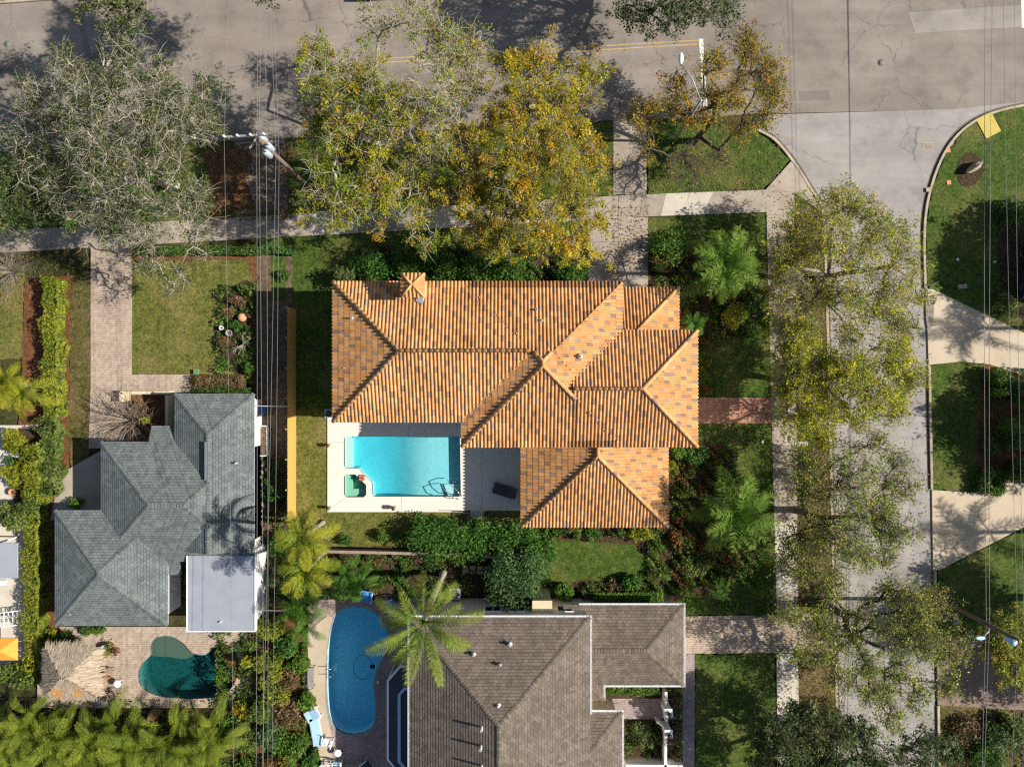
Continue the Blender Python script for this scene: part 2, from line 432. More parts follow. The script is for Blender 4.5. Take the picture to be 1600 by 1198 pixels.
M['stucco'] = plain('stucco', (0.62, 0.53, 0.40), 0.85, var=0.06, scale=2, bmp=0.004)
M['stucco_white'] = plain('stucco_white', (0.72, 0.70, 0.66), 0.85, var=0.05, scale=2)
M['white'] = plain('white_paint', (0.76, 0.76, 0.74), 0.5, var=0.04)
M['vent_grey'] = plain('vent_grey', (0.15, 0.17, 0.165), 0.9, var=.15, scale=4)
M['vent_white'] = plain('vent_white', (0.52, 0.52, 0.5), .6)
M['can'] = plain('can_paint', (0.36, 0.39, 0.41), 0.5, var=.1)
M['white_metal'] = plain('white_metal', (0.8, 0.8, 0.8), 0.35, var=0.03)
M['flat_roof'] = concrete_mat('flat_roof', (0.29, 0.31, 0.35), (0.72, 0.74, 0.78), 0.02, 0.7)
M['grey_metal'] = plain('grey_metal', (0.35, 0.36, 0.38), 0.5, 0.3, var=0.1)
M['steel'] = plain('steel', (0.75, 0.76, 0.78), 0.18, 0.9, var=0.03)
M['black'] = plain('black', (0.02, 0.02, 0.022), 0.5, var=0.2)
M['dark_glass'] = plain('dark_glass', (0.012, 0.016, 0.02), 0.12, var=0.1, spec=0.6)
M['screen'] = plain('dark_screen', (0.045, 0.05, 0.06), 0.6, var=0.25, scale=1.5)
M['wood'] = plain('fence_wood', (0.48, 0.29, 0.07), 0.8, var=0.14, scale=4)
M['pole_wood'] = plain('pole_wood', (0.16, 0.11, 0.08), 0.9, var=0.25, scale=4, bmp=0.01)
M['old_wood'] = plain('old_wood', (0.26, 0.2, 0.15), 0.9, var=0.3, scale=6)
M['timber'] = plain('timber', (0.42, 0.23, 0.10), 0.75, var=0.2, scale=5)
M['fascia'] = plain('fascia', (0.30, 0.18, 0.10), 0.7)
M['underlay'] = plain('underlay', (0.20, 0.075, 0.03), 0.9)
M['terracotta'] = plain('terracotta', (0.52, 0.24, 0.13), 0.8, var=0.12)
M['brick_red'] = plain('brick_red', (0.42, 0.13, 0.09), 0.85, var=0.2, scale=8)
M['blue'] = plain('blue_plastic', (0.02, 0.22, 0.55), 0.4)
M['blue_dark'] = plain('blue_dark', (0.012, 0.02, 0.07), 0.5)
M['sling_blue'] = plain('sling_blue', (0.36, 0.55, 0.75), 0.6, var=0.06)
M['sling_deep'] = plain('sling_deep', (0.05, 0.24, 0.5), 0.6, var=0.06)
M['orange'] = plain('orange_canvas', (0.72, 0.30, 0.04), 0.7, var=0.08)
M['green_plastic'] = plain('green_plastic', (0.10, 0.22, 0.10), 0.5)
M['yellow_pad'] = plain('yellow_pad', (0.50, 0.38, 0.07), 0.7, var=0.15, scale=6)
M['stone'] = plain('stone', (0.36, 0.30, 0.21), 0.9, var=0.25, scale=4, bmp=0.03)
M['stone_grey'] = plain('stone_grey', (0.26, 0.245, 0.22), 0.9, var=0.25, scale=4, bmp=0.03)
M['line_white'] = plain('line_white', (0.62, 0.60, 0.55), 0.8, var=0.2, scale=5)
M['line_yellow'] = plain('line_yellow', (0.42, 0.29, 0.13), 0.8, var=0.4, scale=5)
M['wire'] = plain('wire', (0.20, 0.20, 0.20), 0.6, 0.0)
M['charcoal'] = plain('charcoal', (0.05, 0.05, 0.055), 0.7, var=0.1)
M['grey_cloth'] = plain('grey_cloth', (0.3, 0.3, 0.31), 0.8)
M['tan_paint'] = plain('tan_paint', (0.55, 0.46, 0.30), 0.8, var=0.06)
M['lid'] = plain('iron_lid', (0.15, 0.145, 0.13), 0.7, var=0.2, scale=8)
M['shingle_green'] = shingle_mat('shingle_green', [(0.158, 0.178, 0.172), (0.130, 0.149, 0.144)], (0.075, 0.087, 0.084))
M['shingle_brown'] = shingle_mat('shingle_brown', [(0.168, 0.138, 0.110), (0.135, 0.110, 0.088)], (0.088, 0.071, 0.056), 0.32, 0.2)
M['water_main'] = water_mat('water_main', (0.97, 1.0, 1.0), (0.05, 0.82, 0.92), 0.85)
M['water_spa'] = water_mat('water_spa', (0.9, 1.0, 0.97), (0.35, 0.85, 0.75), 0.9)
M['water_green'] = water_mat('water_green', (0.8, 0.97, 0.96), (0.10, 0.60, 0.62), 0.8)
M['water_blue'] = water_mat('water_blue', (0.85, 0.97, 1.0), (0.03, 0.74, 0.88), 0.42)
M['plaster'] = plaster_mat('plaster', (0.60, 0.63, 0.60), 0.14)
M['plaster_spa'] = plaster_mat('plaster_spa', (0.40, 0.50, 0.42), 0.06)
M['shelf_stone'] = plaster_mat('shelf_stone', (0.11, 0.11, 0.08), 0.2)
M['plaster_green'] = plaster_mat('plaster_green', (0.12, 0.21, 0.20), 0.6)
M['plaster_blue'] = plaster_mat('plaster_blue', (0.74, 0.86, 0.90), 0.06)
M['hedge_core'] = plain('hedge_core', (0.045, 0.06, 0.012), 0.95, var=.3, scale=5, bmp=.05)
M['frond_green'] = frond_mat('frond_green', (0.035, 0.11, 0.010), (0.08, 0.20, 0.018), (0.16, 0.23, 0.04))
M['frond_queen'] = frond_mat('frond_queen', (0.05, 0.15, 0.012), (0.09, 0.19, 0.018), (0.17, 0.24, 0.035))
M['frond_tall'] = frond_mat('frond_tall', (0.08, 0.17, 0.012), (0.14, 0.23, 0.02), (0.22, 0.26, 0.04))
M['frond_yellow'] = frond_mat('frond_yellow', (0.08, 0.16, 0.015), (0.26, 0.28, 0.02), (0.42, 0.33, 0.03))
M['frond_areca'] = frond_mat('frond_areca', (0.05, 0.11, 0.010), (0.20, 0.25, 0.022), (0.24, 0.27, 0.035))
M['frond_dead'] = frond_mat('frond_dead', (0.22, 0.12, 0.06), (0.32, 0.18, 0.09), (0.34, 0.22, 0.13))

PAL = {
 'oak': [(0.065, 0.09, 0.024), (0.095, 0.115, 0.034), (0.14, 0.15, 0.05), (0.055, 0.11, 0.018), (0.16, 0.15, 0.06)],
 'dark': [(0.045, 0.085, 0.018), (0.065, 0.105, 0.024), (0.095, 0.13, 0.035), (0.12, 0.14, 0.045)],
 'yellowgreen': [(0.24, 0.28, 0.016), (0.35, 0.33, 0.016), (0.17, 0.24, 0.018), (0.42, 0.34, 0.018), (0.11, 0.19, 0.018), (0.40, 0.24, 0.025), (0.20, 0.25, 0.02)],
 'gold': [(0.44, 0.33, 0.02), (0.38, 0.32, 0.022), (0.50, 0.39, 0.022), (0.28, 0.29, 0.024), (0.46, 0.26, 0.02), (0.20, 0.25, 0.022), (0.33, 0.32, 0.022)],
 'rust': [(0.42, 0.26, 0.022), (0.36, 0.28, 0.026), (0.46, 0.34, 0.025), (0.40, 0.18, 0.02), (0.30, 0.27, 0.035), (0.24, 0.24, 0.03)],
 'street': [(0.26, 0.31, 0.026), (0.36, 0.37, 0.03), (0.42, 0.38, 0.032), (0.18, 0.26, 0.026), (0.42, 0.33, 0.04)],
 'street_yellow': [(0.30, 0.34, 0.018), (0.40, 0.40, 0.02), (0.22, 0.28, 0.02), (0.46, 0.40, 0.022)],
 'street_green': [(0.19, 0.26, 0.03), (0.26, 0.31, 0.04), (0.33, 0.33, 0.055), (0.15, 0.24, 0.024), (0.35, 0.27, 0.06)],
 'shrub': [(0.042, 0.12, 0.012), (0.062, 0.16, 0.016), (0.10, 0.20, 0.022), (0.03, 0.08, 0.010)],
 'shrub_bright': [(0.08, 0.17, 0.015), (0.12, 0.22, 0.02), (0.16, 0.26, 0.03), (0.05, 0.11, 0.012)],
 'hedge_yellow': [(0.17, 0.21, 0.018), (0.24, 0.26, 0.02), (0.30, 0.30, 0.025), (0.11, 0.15, 0.015)],
 'hedge_olive': [(0.09, 0.14, 0.02), (0.14, 0.19, 0.035), (0.20, 0.24, 0.055), (0.06, 0.09, 0.015)],
 'lime': [(0.25, 0.27, 0.015), (0.33, 0.31, 0.02), (0.19, 0.22, 0.015)],
 'rusty': [(0.14, 0.08, 0.035), (0.2, 0.11, 0.05), (0.09, 0.10, 0.03), (0.26, 0.17, 0.09)],
 'croton': [(0.10, 0.14, 0.018), (0.22, 0.05, 0.02), (0.06, 0.12, 0.013), (0.22, 0.20, 0.03), (0.05, 0.08, 0.013)],
 'grey': [(0.055, 0.125, 0.03), (0.085, 0.155, 0.045), (0.04, 0.09, 0.02), (0.12, 0.18, 0.06)],
 'litter': [(0.20, 0.10, 0.045), (0.28, 0.17, 0.08), (0.13, 0.07, 0.035), (0.30, 0.22, 0.09)],
}

# ------------------------------------------------------------------ vegetation builders
def leaf_quads(cen, size, up=0.6, aspect=0.5, seed_cols=None, outward=None):
    n = len(cen)
    nrm = rng.normal(size=(n, 3)); nrm /= np.linalg.norm(nrm, axis=1, keepdims=True)
    nrm[:, 2] = np.abs(nrm[:, 2]) + up
    if outward is not None: nrm += outward
    nrm /= np.linalg.norm(nrm, axis=1, keepdims=True)
    a = rng.normal(size=(n, 3)); a -= nrm * (a * nrm).sum(1, keepdims=True); a /= np.linalg.norm(a, axis=1, keepdims=True)
    b = np.cross(nrm, a)
    s = np.asarray(size).reshape(-1, 1)
    v = np.stack([cen - a * s, cen - b * s * aspect - a * s * 0.1, cen + a * s, cen + b * s * aspect - a * s * 0.1], 1).reshape(-1, 3)
    return v, np.arange(n * 4, dtype=np.int32).reshape(-1, 4)

def pick_cols(n, pal, base_idx=None, jitter=0.18):
    pal = np.array(pal)
    idx = rng.integers(0, len(pal), n) if base_idx is None else base_idx
    c = pal[idx] * (1 + rng.normal(0, jitter, (n, 1)))
    return np.clip(c, 0.004, 0.9)

def blob_points(lobes, n):
    """lobes: (x,y,z,rx,ry,rz) -> points spread through the union, biased outward"""
    lobes = np.array(lobes); w = lobes[:, 3] * lobes[:, 4]; w = w / w.sum()
    k = rng.choice(len(lobes), n, p=w)
    d = rng.normal(size=(n, 3)); d /= np.linalg.norm(d, axis=1, keepdims=True)
    r = rng.random((n, 1)) ** 0.42
    return lobes[k, :3] + d * r * lobes[k, 3:6], d, k

def tree(name, label, cat, base, fork, lobes, pal, n_clump=260, leaves=55, leaf=0.10, spread=0.45, twigs=6, twig_len=0.9, trunk_r=0.3,
         bark='bark', flat=0.45, group=None, bare=(), trunk_lean=None, branch_min=0.012, bare_div=3):
    """base px at ground; fork height; lobes [(px,py,r_px,z)] as seen at height z."""
    bx, by = P2(*base)
    root = empty(name, (bx, by, 0), 0, label, cat, group)
    L = []
    for (px, py, r, z) in lobes:
        x, y, _ = P(px, py, z); rr = r / SCL * (CAM_H - z) / CAM_H
        L.append((x, y, z, rr, rr, max(0.6, rr * flat)))
    pts, d, k = blob_points(L, n_clump)
    pts[:, 2] = np.maximum(pts[:, 2], 1.6)
    barelobe = np.isin(k, list(bare)) if len(bare) else np.zeros(n_clump, bool)
    fk = np.array([bx, by, fork]) if trunk_lean is None else np.array([*P2(*trunk_lean, fork), fork])
    order = np.argsort(np.linalg.norm(pts - fk, axis=1))
    pts = pts[order]; k = k[order]; barelobe = barelobe[order]
    nodes = [np.array([bx, by, 0.0]), fk]; par = [-1, 0]; plen = [0.0, 0.0]
    for p in pts:
        arr = np.array(nodes[1:]); dd = np.linalg.norm(arr - p, axis=1)
        cost = dd + 0.35 * np.array(plen[1:]) + 0.9 * np.maximum(0, arr[:, 2] - p[2] + 0.2)
        j = int(np.argmin(cost)) + 1
        nodes.append(p); par.append(j); plen.append(plen[j] + dd[j - 1])
    n = len(nodes); w = np.zeros(n); w[2:] = 1.0
    kids = np.zeros(n, int)
    for i in range(n - 1, 0, -1): w[par[i]] += w[i]; kids[par[i]] += 1
    rad = trunk_r * np.sqrt(w / w[1]) * 0.92 + branch_min
    mb = MB()
    t0 = np.array([bx, by, 0.0]); tm = (t0 + fk) / 2 + np.array([random.uniform(-.1, .1), random.uniform(-.1, .1), 0])
    mb.tube([t0 + (0, 0, -0.1), t0 + (0, 0, 0.25), tm, fk], [trunk_r * 1.6, trunk_r * 1.15, trunk_r * 1.0, trunk_r * 0.92], 9)
    for i in range(2, n):
        a = nodes[par[i]]; b = nodes[i]; dl = np.linalg.norm(b - a)
        ra = min(rad[par[i]], rad[i] * 1.35); rb = rad[i] * 0.75
        m1 = a + (b - a) * 0.35 + rng.normal(0, 0.07 * dl, 3); m2 = a + (b - a) * 0.7 + rng.normal(0, 0.07 * dl, 3) + np.array([0, 0, 0.06 * dl])
        sides = 6 if rad[i] > 0.06 else (4 if rad[i] > 0.03 else 3)
        mb.tube([a, m1, m2, b], [ra, ra * 0.7 + rb * 0.3, ra * 0.35 + rb * 0.65, rb], sides, cap=False)
    # twigs: thin three-sided spikes round every clump
    if twigs:
        nt_ = n_clump * twigs
        c0 = np.repeat(pts, twigs, 0)
        dv = rng.normal(size=(nt_, 3)); dv[:, 2] = dv[:, 2] * 0.6 + 0.25; dv /= np.linalg.norm(dv, axis=1, keepdims=True)
        ln = twig_len * (0.5 + rng.random((nt_, 1)))
        e = c0 + dv * ln; mid = c0 + dv * ln * 0.5 + rng.normal(0, 0.08, (nt_, 3))
        s = np.cross(dv, rng.normal(size=(nt_, 3))); s /= np.linalg.norm(s, axis=1, keepdims=True); t = np.cross(dv, s); r = 0.013
        for q, rr in ((0, 0),): pass
        V = np.stack([c0 + s * r, c0 - s * r * .5 + t * r, c0 - s * r * .5 - t * r, mid + s * r * .7, mid - s * r * .4 + t * r * .6, mid - s * r * .4 - t * r * .6, e], 1)
        F = []
        base_i = np.arange(nt_) * 7
        for (a, b, c) in ((0, 1, 4), (0, 4, 3), (1, 2, 5), (1, 5, 4), (2, 0, 3), (2, 3, 5), (3, 4, 6), (4, 5, 6), (5, 3, 6)):
            F.append(np.stack([base_i + a, base_i + b, base_i + c], 1))
        V = V.reshape(-1, 3) - np.array([bx, by, 0]); F = np.concatenate(F)
        tm_ = np_mesh('twigs', V, F, M[bark], None, 3)
        to = link('twigs', tm_, root)
    tr = mb.build('trunk', M[bark], root)
    if twigs: to.parent = tr; to.location = (0, 0, 0); to['kind'] = 'stuff'
    # foliage
    lv = np.where(barelobe, max(2, leaves // bare_div), (leaves * 1.65 * rng.uniform(0.45, 1.5, n_clump)).astype(int))
    rep = np.repeat(np.arange(n_clump), lv)
    sub = rng.normal(0, 1, (n_clump, 5, 3)) * spread * np.array([1, 1, 0.6])      # sub-sprays
    sub = sub[rep, rng.integers(0, 5, len(rep))]
    cen = pts[rep] + sub + rng.normal(0, spread * 0.38, (len(rep), 3)) * np.array([1, 1, 0.7])
    cen[:, 2] = np.maximum(cen[:, 2], 0.6)
    ci = rng.integers(0, len(pal), n_clump)[rep]
    alt = rng.random(len(rep)) < 0.28
    ci = np.where(alt, rng.integers(0, len(pal), len(rep)), ci)
    cols = pick_cols(len(rep), pal, ci) * np.clip(rng.normal(1.0, .2, (n_clump, 1)), .55, 1.5)[rep]
    csz = np.clip(rng.normal(1.0, .22, n_clump), .6, 1.5)[rep]
    cen -= np.array([bx, by, 0])
    V, F = leaf_quads(cen, leaf * 0.78 * csz * rng.uniform(0.65, 1.4, len(rep)), 0.5, 0.55)
    link('crown', np_mesh('crown', V, F, M['leaf'], cols), root)
    return root

def shrub(name, label, cat, px, py, r_px, h, pal, n=900, leaf=0.09, group=None, ry_px=None, stem='bark_dark', lumps=5, z0=0.1, aspect=0.5):
    x, y = P2(px, py, h * 0.6); k = (CAM_H - h * .6) / CAM_H / SCL
    rx = r_px * k; ry = (ry_px or r_px) * k
    root = empty(name, (x, y, 0), 0, label, cat, group)
    lob = []
    for i in range(lumps):
        a = i * 2.4 + random.uniform(-.5, .5); q = random.uniform(0.15, 0.72)
        lob.append((math.cos(a) * rx * q, math.sin(a) * ry * q, h * random.uniform(0.34, 0.58), rx * random.uniform(0.34, 0.62), ry * random.uniform(0.34, 0.62), h * random.uniform(0.34, 0.5)))
    pts, d, kk = blob_points(lob, n); pts[:, 2] = np.maximum(pts[:, 2], z0)
    V, F = leaf_quads(pts, leaf * rng.uniform(0.6, 1.5, n), 0.35, aspect, outward=d * 0.6)
    ci = np.where(rng.random(n) < 0.5, kk % len(pal), rng.integers(0, len(pal), n))
    mb = MB()
    for i in range(7):
        l = lob[i % lumps]
        mb.tube([(0, 0, 0), (l[0] * .4 + random.uniform(-.1, .1), l[1] * .4, l[2] * .6), (l[0] * 1.3, l[1] * 1.3, l[2] * 1.35)], [0.04, 0.025, 0.01], 4, cap=False)
    link('stem', mb.mesh('stem', M[stem]), root)
    link('foliage', np_mesh('foliage', V, F, M['leaf'], pick_cols(n, pal, ci)), root)
    return root

def hedge(name, label, px0, py0, px1, py1, h, pal, n, leaf=0.09, group=None, round_=0.25, z0=0.1, aspect=0.5, cat='hedge', wob=0.15):
    """trimmed or loose hedge filling the plan rectangle seen at its top"""
    xa, ya = P2(px0, py1, h); xb, yb = P2(px1, py0, h)
    cx, cy = (xa + xb) / 2, (ya + yb) / 2; hx, hy = (xb - xa) / 2, (yb - ya) / 2
    root = empty(name, (cx, cy, 0), 0, label, cat, group)
    # points: mostly shell
    p = rng.uniform(-1, 1, (n, 3)); face = rng.random(n)
    wtop = hx * hy * 4; wx = hy * h * 2 * 2; wy = hx * h * 2 * 2; tot = wtop * 1.5 + wx + wy
    top = face < wtop * 1.5 / tot; sx = (~top) & (face < (wtop * 1.5 + wx) / tot); sy = ~(top | sx)
    p[top, 2] = 1 - rng.random(top.sum()) ** 2 * 0.5; p[sx, 0] = np.sign(p[sx, 0]) * (1 - rng.random(sx.sum()) ** 2 * 0.3); p[sy, 1] = np.sign(p[sy, 1]) * (1 - rng.random(sy.sum()) ** 2 * 0.3)
    q = np.stack([p[:, 0] * hx, p[:, 1] * hy, (p[:, 2] * 0.5 + 0.5) * h], 1)
    out = p * np.array([(np.abs(p[:, 0]) > .8), (np.abs(p[:, 1]) > .8), (p[:, 2] > .6)]).T
    # lumpy surface
    ph = rng.uniform(0, 6.28, 6)
    wv = np.sin(q[:, 0] * 2.1 + ph[0]) * np.sin(q[:, 1] * 1.7 + ph[1]) + 0.6 * np.sin(q[:, 1] * 4.3 + ph[2] + q[:, 0]) + 0.5 * np.sin(q[:, 2] * 3 + ph[3] + q[:, 1] * 2.6)
    q += out * (wv * wob)[:, None] * np.array([1, 1, 0.7])
    q[:, 2] = np.maximum(q[:, 2], z0)
    V, F = leaf_quads(q, leaf * rng.uniform(0.6, 1.5, n), 0.35, aspect, outward=out * 0.8)
    ci = (np.floor(q[:, 1] * 0.9 + q[:, 0] * 0.5 + wv).astype(int)) % len(pal)
    ci = np.where(rng.random(n) < 0.55, rng.integers(0, len(pal), n), ci)
    mb = MB()
    m = max(2, int(max(hx, hy) * 2 / 0.9))
    for i in range(m):
        t = (i + .5) / m * 2 - 1
        bx, by = (t * hx, 0) if hx > hy else (0, t * hy)
        for s in range(3):
            mb.tube([(bx, by, 0), (bx + random.uniform(-.15, .15), by + random.uniform(-.15, .15), h * .45), (bx + random.uniform(-.3, .3), by + random.uniform(-.3, .3), h * .85)], [0.035, 0.022, 0.01], 4, cap=False)
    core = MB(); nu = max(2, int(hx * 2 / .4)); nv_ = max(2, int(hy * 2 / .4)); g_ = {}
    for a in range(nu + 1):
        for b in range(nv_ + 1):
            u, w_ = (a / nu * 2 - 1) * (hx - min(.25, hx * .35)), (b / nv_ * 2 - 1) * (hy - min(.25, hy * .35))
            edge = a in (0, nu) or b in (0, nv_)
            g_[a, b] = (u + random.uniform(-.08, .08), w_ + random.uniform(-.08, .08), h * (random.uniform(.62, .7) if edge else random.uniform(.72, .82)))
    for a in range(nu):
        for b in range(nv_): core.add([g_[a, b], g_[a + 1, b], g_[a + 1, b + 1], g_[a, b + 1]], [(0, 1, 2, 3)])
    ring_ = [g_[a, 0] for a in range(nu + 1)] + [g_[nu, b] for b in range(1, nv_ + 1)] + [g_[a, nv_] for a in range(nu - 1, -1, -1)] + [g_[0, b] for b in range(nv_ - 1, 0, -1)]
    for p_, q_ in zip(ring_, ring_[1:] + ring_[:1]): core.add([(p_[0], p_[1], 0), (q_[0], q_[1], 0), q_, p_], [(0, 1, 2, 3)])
    link('blocking_core', core.mesh('blocking_core', M['hedge_core']), root)  # solid core added inside the leaf shell to stop sun passing through
    mb.tube([(-hx * .95, 0, .02), (hx * .95, 0, .02)] if hx > hy else [(0, -hy * .95, .02), (0, hy * .95, .02)], .04, 4)
    link('stem', mb.mesh('stem', M['bark_dark']), root)
    link('foliage', np_mesh('foliage', V, F, M['leaf'], pick_cols(n, pal, ci)), root)
    return root

def frond_mesh(name, mat, length=3.0, rise=0.5, droop=1.1, leaflet=0.55, n=42, width=0.05, plume=0.3, start=0.16):
    """pinnate palm leaf lying along +X, rachis arcs up then droops"""
    mb = MB()
    def pt(t): return Vector((length * (t - 0.12 * t * t * droop), 0, rise * math.sin(min(1, t * 1.35) * math.pi * 0.5) * 1.0 - droop * t ** 2.6))
    pts = [pt(i / 9) for i in range(10)]
    mb.tube(pts, [0.035 * (1 - 0.85 * i / 9) + 0.004 for i in range(10)], 4, cap=False)
    for i in range(n):
        t = start + (1 - start) * (i + 0.5) / n
        p = pt(t); tg = (pt(min(1, t + .03)) - pt(t - .03)).normalized()
        L = leaflet * (math.sin(math.pi * (0.12 + 0.82 * (i + .5) / n)) ** 0.6) * random.uniform(0.85, 1.1)
        for sgn in (-1, 1):
            dirv = (tg * 0.55 + Vector((0, sgn, 0)) * 0.9 + Vector((0, 0, random.uniform(-plume, plume)))).normalized()
            m1 = p + dirv * L * 0.55 + Vector((0, 0, 0.02)); e = p + dirv * L + Vector((0, 0, -L * 0.28)) + tg * L * 0.12
            wv = tg * width
            mb.add([p - wv * .5, p + wv * .5, m1 + wv * .7, m1 - wv * .6, e], [(0, 1, 2, 3), (3, 2, 4)])
    me = mb.mesh(name, mat)
    return me

FR = {}
def fr(kind):
    if kind in FR: return FR[kind]
    if kind == 'queen': FR[kind] = [frond_mesh('frond', M['frond_queen'], 3.1, r, d, 0.66, 74, 0.024, 0.75) for r, d in ((0.9, 1.3), (0.6, 1.9), (1.1, 0.7))]
    if kind == 'tall': FR[kind] = [frond_mesh('frond', M['frond_tall'], 4.4, r, d, 0.62, 84, 0.024, 0.5) for r, d in ((0.7, 1.5), (0.5, 2.2), (1.0, 0.8))]
    if kind == 'yellow': FR[kind] = [frond_mesh('frond', M['frond_yellow'], 1.9, r, d, 0.52, 44, 0.024, 0.4) for r, d in ((0.6, 0.9), (0.4, 1.4), (0.8, 0.5))]
    if kind == 'areca': FR[kind] = [frond_mesh('frond', M['frond_areca'], 2.6, r, d, 0.5, 30, 0.03, 0.1) for r, d in ((1.3, 0.8), (0.9, 1.3), (1.7, 0.6), (0.7, 1.8))]
    if kind == 'green': FR[kind] = [frond_mesh('frond', M['frond_green'], 1.8, r, d, 0.42, 38, 0.022, 0.25) for r, d in ((0.9, 0.7), (0.6, 1.1), (1.2, 0.4))]
    if kind == 'dead': FR[kind] = [frond_mesh('frond', M['frond_dead'], 1.8, 0.1, 2.2, 0.4, 30, 0.04, 0.3)]
    return FR[kind]

def palm(label, base, crown, h, kind, n=15, scale=1.0, name='palm_tree', cat='palm', group=None, r=0.16, spread=(0.0, 1.1), dead=0, clump=1, bark='palm_bark'):
    bx, by = P2(*base); cx, cy, _ = P(*crown, h)
    root = empty(name, (bx, by, 0), 0, label, cat, group)
    mb = MB(); ends = []
    for c in range(clump):
        ox, oy = (0, 0) if clump == 1 else (random.uniform(-.5, .5), random.uniform(-.5, .5))
        hh = h * (1 if clump == 1 else random.uniform(0.7, 1.0))
        e = Vector((cx - bx + ox * 1.8, cy - by + oy * 1.8, hh)); ends.append(e)
        pts = []; rr = []
        m = 14 if h > 4 else 6
        for i in range(m + 1):
            t = i / m
            pts.append(Vector((ox, oy, -0.05)) * (1 - t) + e * t + Vector((0, 0, 0)) + Vector((e.x - ox, e.y - oy, 0)) * (-0.25 * math.sin(math.pi * t)))
            rr.append(r * (1.5 - 0.5 * min(1, t * 6)) * (1 - 0.25 * t) * (1.0 + 0.06 * (i % 2)))
        mb.tube(pts, rr, 9)
    link('trunk', mb.mesh('trunk', M[bark]), root)
    ms = fr(kind)
    for c, e in enumerate(ends):
        a0 = random.uniform(0, 6.28)
        for i in range(n):
            q = i / n
            o = link('frond', ms[0] if q > 0.6 else ms[1] if q < 0.35 else ms[min(2, len(ms) - 1)] if i % 2 else ms[0], root)
            o.location = e
            pitch = spread[0] + (spread[1] - spread[0]) * q + random.uniform(-.08, .08)
            o.rotation_euler = (random.uniform(-.25, .25), -pitch, a0 + i * 2.399963)
            s = scale * random.uniform(0.85, 1.1); o.scale = (s, s, s)
        for i in range(dead):
            o = link('dead_frond', fr('dead')[0], root); o.location = e - Vector((0, 0, .15)); o.rotation_euler = (0, 0.25, random.uniform(0, 6.28)); o['label'] = 'brown dry hanging frond'
            o.scale = (scale, scale, scale)
    return root

# ------------------------------------------------------------------ ground, roads, paths
def pad(name, pts_px, z, mat, holes=(), kind='structure', jagged=False, z0=-0.06, zref=0.0, parent=None, amp=0.05):
    pts = PP(pts_px, zref)
    if jagged: pts = jag(pts, 0.35, amp)
    o = MB().prism(pts, z0, z, [PP(h, zref) for h in holes]).build(name, mat, parent)
    if kind: o['kind'] = kind
    return o

def ribbon(name, pts_px, w, z0, z1, mat, parent=None, kind='structure', zref=0.0):
    pts = PP(pts_px, zref)
    o = MB().prism(offset_line(pts, w), z0, z1).build(name, mat, parent)
    if kind: o['kind'] = kind
    return o

# pools first (their outlines cut the sheets)
pool_main = [(540, 681.5), (716, 681.5), (719, 684), (720.5, 772), (718, 775), (585, 775), (582, 771), (582, 754), (560, 731), (541, 731), (538.5, 728), (538.5, 684)]
spa_main = [(541, 740.5), (556, 740.5), (573, 757), (573, 772), (569, 776), (542, 776), (538.5, 772), (538.5, 744)]
pool_green = smooth_loop([(247, 994), (270, 993), (288, 1004), (302, 1018), (322, 1021), (338, 1008), (352, 1004), (368, 1014), (374, 1040), (366, 1068), (345, 1086), (300, 1090),
                          (250, 1086), (224, 1073), (217, 1055), (222, 1037), (236, 1022), (237, 1006)], 5)
pool_blue = smooth_loop([(540, 949), (562, 947), (585, 956), (601, 975), (607, 997), (600, 1021), (588, 1047), (584, 1070), (587, 1096), (586, 1122), (575, 1140), (552, 1146),
                         (530, 1140), (517, 1122), (512, 1092), (511, 1045), (514, 1000), (521, 970), (529, 957)], 5)
def grow(pts, d):
    out = []; n = len(pts); cw = sum(pts[i][0] * pts[(i + 1) % n][1] - pts[(i + 1) % n][0] * pts[i][1] for i in range(n))
    for i in range(n):
        a = Vector(pts[i - 1]); b = Vector(pts[(i + 1) % n]); t = (b - a).normalized(); nn = Vector((t.y, -t.x)) * (1 if cw > 0 else -1)
        out.append((pts[i][0] + nn.x * d, pts[i][1] + nn.y * d))
    return out
mid_spa = [((a[0]), (a[1])) for a in spa_main]
W = 200.0
g = MB().prism([(-W, -W), (W, -W), (W, W), (-W, W)], -0.5, -0.05, [PP(grow(h, 3)) for h in (pool_main, spa_main, pool_green, pool_blue)], sides=False).build('ground', M['ground']); g['kind'] = 'structure'

# streets
pad('road', [(-900, 288), (0, 240), (1180, 178), (1500, 171), (1600, 158), (2600, 105), (2600, -180), (1600, -105), (0, 7), (-900, 55)], 0.0, M['asphalt'])
pad('side_street', [(1192, 179.5), (1500, 170.5), (1600, 158.5), (1640, 158), (1600, 165.5), (1545, 179.5), (1530, 186), (1478, 240), (1448, 310), (1443, 400), (1450, 455), (1454, 700), (1462, 1198), (1475, 2000), (1330, 2000),
                    (1310, 1198), (1302, 900), (1296, 620), (1290, 420), (1286, 330), (1264, 290), (1238, 250), (1200, 205)], 0.004, M['street'])
# far verge beyond the road
pad('verge', [(-900, 54), (0, 6), (700, -43), (1600, -106), (1600, -400), (-900, -400)], 0.09, M['lawn_brown'], jagged=False)
for k, s in enumerate(((-300, 23), (1595, -108))): pass
ribbon('kerb', [(-300, 25), (0, 5), (700, -44), (1590, -106)], 0.16, -0.05, 0.13, M['kerb'])
